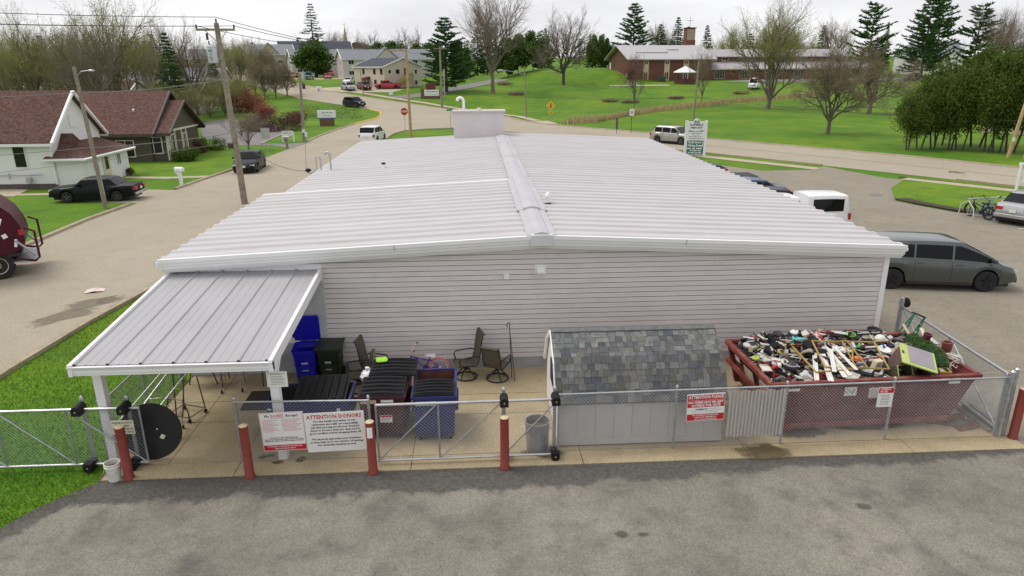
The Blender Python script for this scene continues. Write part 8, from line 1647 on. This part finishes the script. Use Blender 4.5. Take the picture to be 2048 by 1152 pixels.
def wire(label, a, b, sag, r=.02, m=WB, name="overhead_wire"):
    a, b = Vector(a), Vector(b); mb = MB(); n = 18; mb.path([a.lerp(b, i / n) - Vector((0, 0, sag * 4 * (i / n) * (1 - i / n))) for i in range(n + 1)], r, 4); o = mb.obj(name, m); tag(o, label, "wire"); return o
LT = Vector((-46, 30, 11.0))
for i, (dx, dz) in enumerate(((-1.05, 0), (0, .45), (.95, 0))):
    wire(["lowest of the three wires running left from the transformer pole", "topmost of the three wires running left from the transformer pole", "middle of the three wires running left from the transformer pole"][i], P1 + Vector((dx, 0, dz - .15)), LT + Vector((dx * .6, 0, dz * 1.6 + (1.0, .9, .9)[i] - .9)), .5)
    wire(["left wire from transformer pole to the junction pole", "top wire from transformer pole to the junction pole", "right wire from transformer pole to the junction pole"][i], P1 + Vector((dx, 0, dz - .15)), P4 + Vector((-1.9 + .95 * i, 0, .15)), .55)
wire("thick cable from the transformer pole to the thin leaning pole", P1 + Vector((-.1, 0, -2.95)), P2 + Vector((0, 0, -1.35)), .15, .03, WL); wire("thick cable from the thin leaning pole to left edge", P2 + Vector((0, 0, -1.35)), (-48, 33, 5.9), .2, .03, WL)
wire("lower cable from the transformer pole towards white house", (-13.7, 40.9, 4.1), (-21.3, 40.15, 3.45), .1, .026, WL); wire("lower cable from the thin leaning pole to left edge", (-21.3, 40.15, 3.45), (-46, 36, 2.6), .2, .02, WL); wire("lowest cable below the annex roof at left", (-13.6, 40.8, 3.6), (-40, 37, 1.4), .3, .014, WL)
wire("drop cable from hedge pole to the building's bent conduit", P3 + Vector((0, 0, -2.)), (-7.5, 31.25, 3.3), .9, .018); wire("second drop cable curving over the street to the roof", (-13.6, 40.9, 4.0), (-7.5, 31.25, 3.25), .5, .012)
wire("wire from hedge pole up to the transformer pole", P3, P1 + Vector((0, 0, -1.6)), .6, .012); wire("wire from junction pole to the small crossarm pole", P4 + Vector((-1, 0, .1)), P5, .8, .02)
wire("low dark wire across the church lawn, left span", P6 + Vector((0, 0, -3.9)), P7 + Vector((0, 0, -5.0)), .3, .03); wire("low dark wire across the church lawn, right span", P7 + Vector((0, 0, -5.0)), P8 + Vector((0, 0, -4.2)), .45, .025)
# ------------------------------------------------------------------ signs
def post_sign(name, label, px, top_px, shape, mat, w, h, letters=None, rz=0., post=.03, pm=None):
    p = GT(*px); tp = YP(top_px[0], top_px[1], p.y); t = thing(name, label, "sign", (p.x, p.y, p.z), rz); z = tp.z - p.z
    mb = MB(); mb.tube((0, .03, -.1), (0, .03, z), post, n=6); mb.obj("post", pm or GALV, t)
    if shape == 'oct': mb = MB(); mb.lathe([(w / 2 * 1.08, -.01), (w / 2 * 1.08, .01)], (0, -.02, z - w / 2), 8, rot=Matrix.Rotation(PI / 2, 3, 'X') @ Matrix.Rotation(PI / 8, 3, 'Z'))
    elif shape == 'dia': mb = MB(); mb.box((0, -.02, z - w * .7), (w, .02, w), ry=PI / 4)
    else: mb = MB(); mb.box((0, -.02, z - h / 2), (w, .02, h))
    mb.obj("plate", mat, t); return t, z
t, z = post_sign("stop_sign", "red octagonal stop sign beside the yellowish junction pole", (811, 272), (811, 216), 'oct', RED, .78, 0); text(t, "STOP", (0, -.035, z - .39), .28, WHT, bold=.012)
YEL = M("warning_yellow", (.72, .42, .02), .5, var=.04); t, z = post_sign("pedestrian_sign", "yellow diamond pedestrian sign with small arrow plate", (1101, 244), (1101, 201), 'dia', YEL, .95, 0)
mb = MB(); mb.box((0, -.02, z - 1.65), (.6, .02, .36)); mb.obj("arrow_plate", YEL, t); mb = MB(); mb.lathe([(.07, -.004), (.07, .004)], (.02, -.035, z - .4), 10, 'Y'); mb.tube((.02, -.035, z - .5), (0, -.035, z - .75), .06, n=6); mb.tube((0, -.035, z - .75), (-.12, -.035, z - 1.0), .04, n=5); mb.tube((0, -.035, z - .75), (.13, -.035, z - 1.0), .04, n=5); mb.tube((.02, -.035, z - .55), (.15, -.035, z - .68), .03, n=5); mb.obj("walker_symbol", INK, t); mb = MB(); mb.tube((.15, -.035, z - 1.58), (-.12, -.035, z - 1.74), .03, n=5); mb.obj("arrow", INK, t)
t, z = post_sign("street_name_sign", "green street name sign left of the roof's masonry box", (902, 262), (902, 218), 'rect', M("street_sign_green", (.05, .30, .16), .5, var=.04), .95, .22); mb = MB(); mb.box((0, .04, z - .36), (.02, .8, .2)); mb.obj("cross_blade", MATS["street_sign_green"], t)
post_sign("road_sign", "dark-backed road sign nearest the roof on right", (1233, 268), (1233, 235), 'rect', M("sign_back_dark", (.10, .08, .08), .6, var=.1), .25, 1.3, pm=FRM); t, z = post_sign("road_sign", "white rectangular road sign right of the dark-backed one", (1262, 266), (1263, 218), 'rect', WHT, .5, .75, pm=FRM); mb = MB(); mb.box((0, -.034, z - .37), (.26, .004, .3)); mb.obj("symbol", M("sign_grey_print", (.3, .3, .3), .6, var=.1), t)
post_sign("road_sign", "pale back of a road sign on left verge by drive", (536, 315), (531, 256), 'rect', SGR, .75, .95); post_sign("road_sign", "small white sign on the grass before the cream block", (782, 192), (782, 180), 'rect', WHT, .75, .95)
# shop sign by the road
p = G(1383, 316); t = thing("shop_sign", "tall white thrift shop sign with teal board by main road", "sign", (19.2, 60.2, 0), R(-8))
TEAL = M("teal_board", (.012, .14, .16), .5, var=.05)
zt = YP(1385, 240, 60.2).z; 
for s in (-1, 1): mb = MB(); mb.bb(s * .82 - .11, s * .82 + .11, -.1, .1, 0, zt - .05); mb.obj("post", TRIM, t, bevel=.01)
mb = MB(); mb.bb(-.7, .7, -.05, .05, zt - 1.72, zt - .12); bd = mb.obj("name_board", TRIM, t); mb = MB(); mb.lathe([(.28, -.05), (.28, .05)], (0, 0, zt - .16), 20, 'Y'); mb.obj("arched_top", TRIM, bd)
GRN = M("deep_green", (.02, .06, .05), .6, var=.05)
text(t, "A.A", (0, -.056, zt - .12), .26, GRN, bold=.006); text(t, "PLATTEVILLE", (0, -.056, zt - .42), .24, GRN, bold=.008, width=1.1); text(t, "THRIFT SHOP", (0, -.056, zt - .66), .22, GRN, bold=.008, width=1.05)
mb = MB(); mb.prism([(-.62, -.053, zt - .86), (0, -.053, zt - .96), (.62, -.053, zt - .84), (.62, -.053, zt - 1.0), (-.62, -.053, zt - 1.02)], (0, 0, 0), (0, -.004, 0)); mb.obj("swoosh", MATS["sign_grey_print"], t)
scribble(t, [(-.4, .5, zt - 1.13, .09), (-.3, .3, zt - 1.28, .09), (-.55, .55, zt - 1.42, .1), (-.55, .6, zt - 1.58, .1)], GRN, seed=6, ht=.4).location = (0, -.056, 0)
mb = MB(); mb.bb(-.8, .8, -.06, .06, zt - 3.0, zt - 1.76); mb.obj("message_board", TEAL, t); text(t, "Thrift Store is", (0.02, -.066, zt - 1.9), .26, WHT, bold=.012, width=1.35); text(t, "Hiring Retail", (0.02, -.066, zt - 2.17), .27, WHT, bold=.012, width=1.3); scribble(t, [(-.7, .7, zt - 2.42, .16), (-.45, .5, zt - 2.6, .13), (-.6, .55, zt - 2.77, .12), (-.72, .72, zt - 2.92, .1)], WHT, seed=7, ht=.7).location = (0, -.066, 0)
mb = MB(); mb.bb(-.85, .8, -.1, -.07, zt - 3.75, zt - 3.06); bn = mb.obj("lower_banner", WHT, t); text(t, "For Sale !!", (.05, -.106, zt - 3.22), .2, INK, bold=.004, width=.8); mb = MB(); mb.box((-.6, -.104, zt - 3.3), (.3, .006, .3)); mb.obj("red_mark", RED, t); mb = MB(); mb.lathe([(.16, 0), (.16, .01), (.09, .01), (.09, 0)], (.62, -.1, zt - 3.32), 16, rot=Matrix.Rotation(PI / 2, 3, 'X')); mb.obj("red_ring", RED, t); mb = MB(); mb.box((.2, -.104, zt - 3.58), (.4, .006, .2)); mb.obj("red_mark", RED, t)
# clinic sign on brick, white frame sign, mailboxes, church sign, realty sign
p = G(655, 252); t = thing("clinic_sign", "wide white sign on a brick base on left lawn", "sign", (p.x, p.y, 0), R(8)); mb = MB(); mb.bb(-.95, .95, -.25, .25, 0, .95); mb.obj("brick_base", M("brown_brick", (.16, .085, .06), .9, var=.2, scale=6), t); mb = MB(); mb.bb(-1.2, 1.2, -.14, .14, 1.05, 2.05); mb.obj("panel", WHT, t, bevel=.03); mb = MB(); mb.bb(-1.22, 1.22, -.16, .16, .95, 1.08); mb.obj("blue_band", M("sign_blue", (.05, .10, .25), .5, var=.05), t); scribble(t, [(-.6, .8, 1.75, .22), (-.5, .6, 1.35, .14)], M("sign_green_print", (.2, .3, .28), .6, var=.1), seed=4, ht=.5).location = (0, -.146, 0)
p = G(577, 284); t = thing("yard_sign", "low white two-legged sign beside the lot entrance", "sign", (p.x, p.y, 0), R(-5)); mb = MB(); mb.bb(-.62, .62, -.04, .04, .65, 1.15); mb.obj("panel", WHT, t); scribble(t, [(-.4, .45, .95, .12)], M("print_blue", (.15, .3, .5), .6, var=.1), seed=2).location = (0, -.045, 0)
for s in (-1, 1): mb = MB(); mb.bb(s * .6 - .06, s * .6 + .06, -.06, .06, 0, .9); mb.obj("leg", TRIM, t)
def mailbox(label, loc, rz, mat, pm): 
    t = thing("mailbox", label, "mailbox", loc, rz); mb = MB(); P = [(-.13, 0, 1.0), (.13, 0, 1.0), (.13, 0, 1.14)] + [(.13 * math.cos(a), 0, 1.14 + .13 * math.sin(a)) for a in [i * PI / 8 for i in range(1, 8)]] + [(-.13, 0, 1.14)]; mb.prism(P, (0, -.3, 0), (0, .3, 0)); mb.obj("box", mat, t, smooth=40); mb = MB(); mb.bb(-.09, .09, -.09, .09, 0, 1.0); mb.obj("post", pm, t, bevel=.01); mb = MB(); mb.prism([(-.08, -.1, .98), (-.08, .35, .98), (-.08, .0, .55)], (0, 0, 0), (.16, 0, 0)); mb.obj("bracket", pm, t); mb = MB(); mb.box((.14, .1, 1.2), (.01, .06, .14)); mb.obj("flag", RED, t)
mailbox("white mailbox on a thick white post at left kerb", (-19.95, 47.9, 0), R(75), TRIM, TRIM); p = G(575, 298); mailbox("grey mailbox on a post at the gravel lot entrance", (p.x, p.y, 0), R(80), SGR, WOODP)
p = GT(862, 197); t = thing("church_sign", "brick church sign with maroon top panel across road", "sign", (p.x, p.y, p.z), R(4)); mb = MB(); mb.bb(-1.95, 1.95, -.3, .3, -.1, .5); mb.bb(-1.95, -1.25, -.3, .3, .5, 1.9); mb.bb(1.5, 1.95, -.3, .3, .5, 1.7); mb.obj("brick_frame", MATS["brown_brick"], t); mb = MB(); mb.bb(-1.25, 1.6, -.32, .28, .5, 1.65); mb.obj("white_panel", WHT, t); mb = MB(); mb.bb(-.95, .95, -.25, .25, 1.65, 2.85); mb.obj("maroon_panel", M("maroon_panel", (.13, .015, .03), .5, var=.05), t); scribble(t, [(-.9, 1.4, 1.3, .25), (-1.1, 1.4, .8, .1)], INK, seed=5, ht=.4).location = (0, -.325, 0)
p = GT(653, 163); t = thing("lot_sign", "tall white panel sign beside the teal pickup", "sign", (GT(604, 163).x, GT(604, 163).y, GT(604, 163).z), 0); mb = MB(); mb.bb(-.6, .6, -.05, .05, .3, 2.2); mb.obj("panel", M("pale_teal_panel", (.5, .58, .56), .5, var=.05), t); mb = MB(); mb.bb(-.05, .05, .05, .12, 0, 2.2); mb.obj("post", GALV, t)
t = thing("hanging_sign", "white arm post with hanging red and white sign, right edge", "sign", (32.1, 39.2, .1), R(-50)); mb = MB(); mb.bb(-.07, .07, -.07, .07, 0, 1.95); mb.obj("post", TRIM, t, bevel=.01); mb = MB(); mb.bb(-.12, 1.2, -.06, .06, 1.82, 1.94); mb.obj("arm", TRIM, t, bevel=.01); mb = MB(); mb.bb(.22, 1.05, -.02, .02, .85, 1.65); mb.obj("panel", WHT, t); mb = MB(); mb.bb(.28, .6, -.03, -.02, 1.2, 1.6); mb.obj("magenta_mark", M("magenta_print", (.3, .01, .10), .5, var=.05), t); mb = MB(); mb.bb(.65, 1.0, -.03, -.02, 1.3, 1.55); mb.obj("red_mark", RED, t); scribble(t, [(.3, .95, 1.05, .09)], RED, seed=3).location = (0, -.026, 0)
# bike rack with bicycles
rk = thing("bike_rack", "pale metal bike rack at the edge of the grass island", "bike rack", (25.5, 34.1, .02), R(6)); RKM = M("rack_paint", (.55, .56, .52), .5, var=.1)
for z in (.95, .12): mb = MB(); mb.tube((0, 0, z), (3.8, 0, z), .03); mb.obj("rail", RKM, rk)
for i in range(24): mb = MB(); mb.tube((.08 + i * .16, 0, .12), (.08 + i * .16, 0, .95), .012, n=5); mb.obj("bar", RKM, rk)
for x in (0, 3.8): mb = MB(); mb.path([(x, -.5, .02), (x, -.42, .5), (x, 0, .85), (x, .45, .6), (x, .5, .02)], .028, 6); mb.obj("hoop", RKM, rk, smooth=50)
bike("dark bicycle at the left end of the bike rack", (25.95, 33.8, .02), R(100), P_["dark"], TYRE, FRM, 1.35); bike("blue-wheeled bicycle second in the bike rack", (26.5, 33.6, .02), R(84), P_["blue"], M("blue_tyre", (.03, .06, .16), .6, var=.1), P_["blue"], 1.3); bike("small pink bicycle with white tyres in the bike rack", (27.2, 33.5, .02), R(120), M("pink_paint", (.5, .1, .15), .4, var=.1), WPL, PNK, .95); bike("green bicycle behind the pink one in the rack", (27.0, 34.0, .02), R(95), M("green_paint", (.05, .3, .1), .4, var=.1), TYRE, WPL, 1.25)
# small things on verges
for i, (px, py, lb) in enumerate(((640, 189, "dark trash can left by the hill road driveway"), (638, 192, ""), )):
    if lb: p = GT(608, 178); t = thing("trash_can", lb, "trash can", (p.x, p.y, p.z)); mb = MB(); mb.lathe([(.3, 0), (.36, .95), (.39, .95), (.39, 1.0), (0, 1.08)], n=12); mb.obj("can", BLACKP, t); mb = MB(); mb.lathe([(.4, .98), (.38, 1.06), (0, 1.12)], n=12); mb.obj("lid", BLACKP, t)
p = GT(638, 183); t = thing("roadside_bin", "white bin and post beside the hill road pavement", "bin", (p.x, p.y, p.z)); mb = MB(); mb.box((0, 0, .8), (1.2, .5, .5)); mb.obj("box", TRIM, t, bevel=.05); mb = MB(); mb.bb(-.1, .1, -.1, .1, 0, .6); mb.obj("post", WOODP, t)
t = thing("picket_barrier", "short red-brown picket barrier at white house's left", "barrier", (G(8, 378).x, G(8, 378).y, 0), .2)
for i in range(5): mb = MB(); mb.bb(-.4 + i * .18, -.32 + i * .18, -.02, .02, 0, .95); mb.obj("picket", M("red_timber", (.26, .10, .05), .8, var=.15), t)
mb = MB(); mb.bb(-.45, .45, -.03, .0, .75, .85); mb.obj("rail", MATS["red_timber"], t)
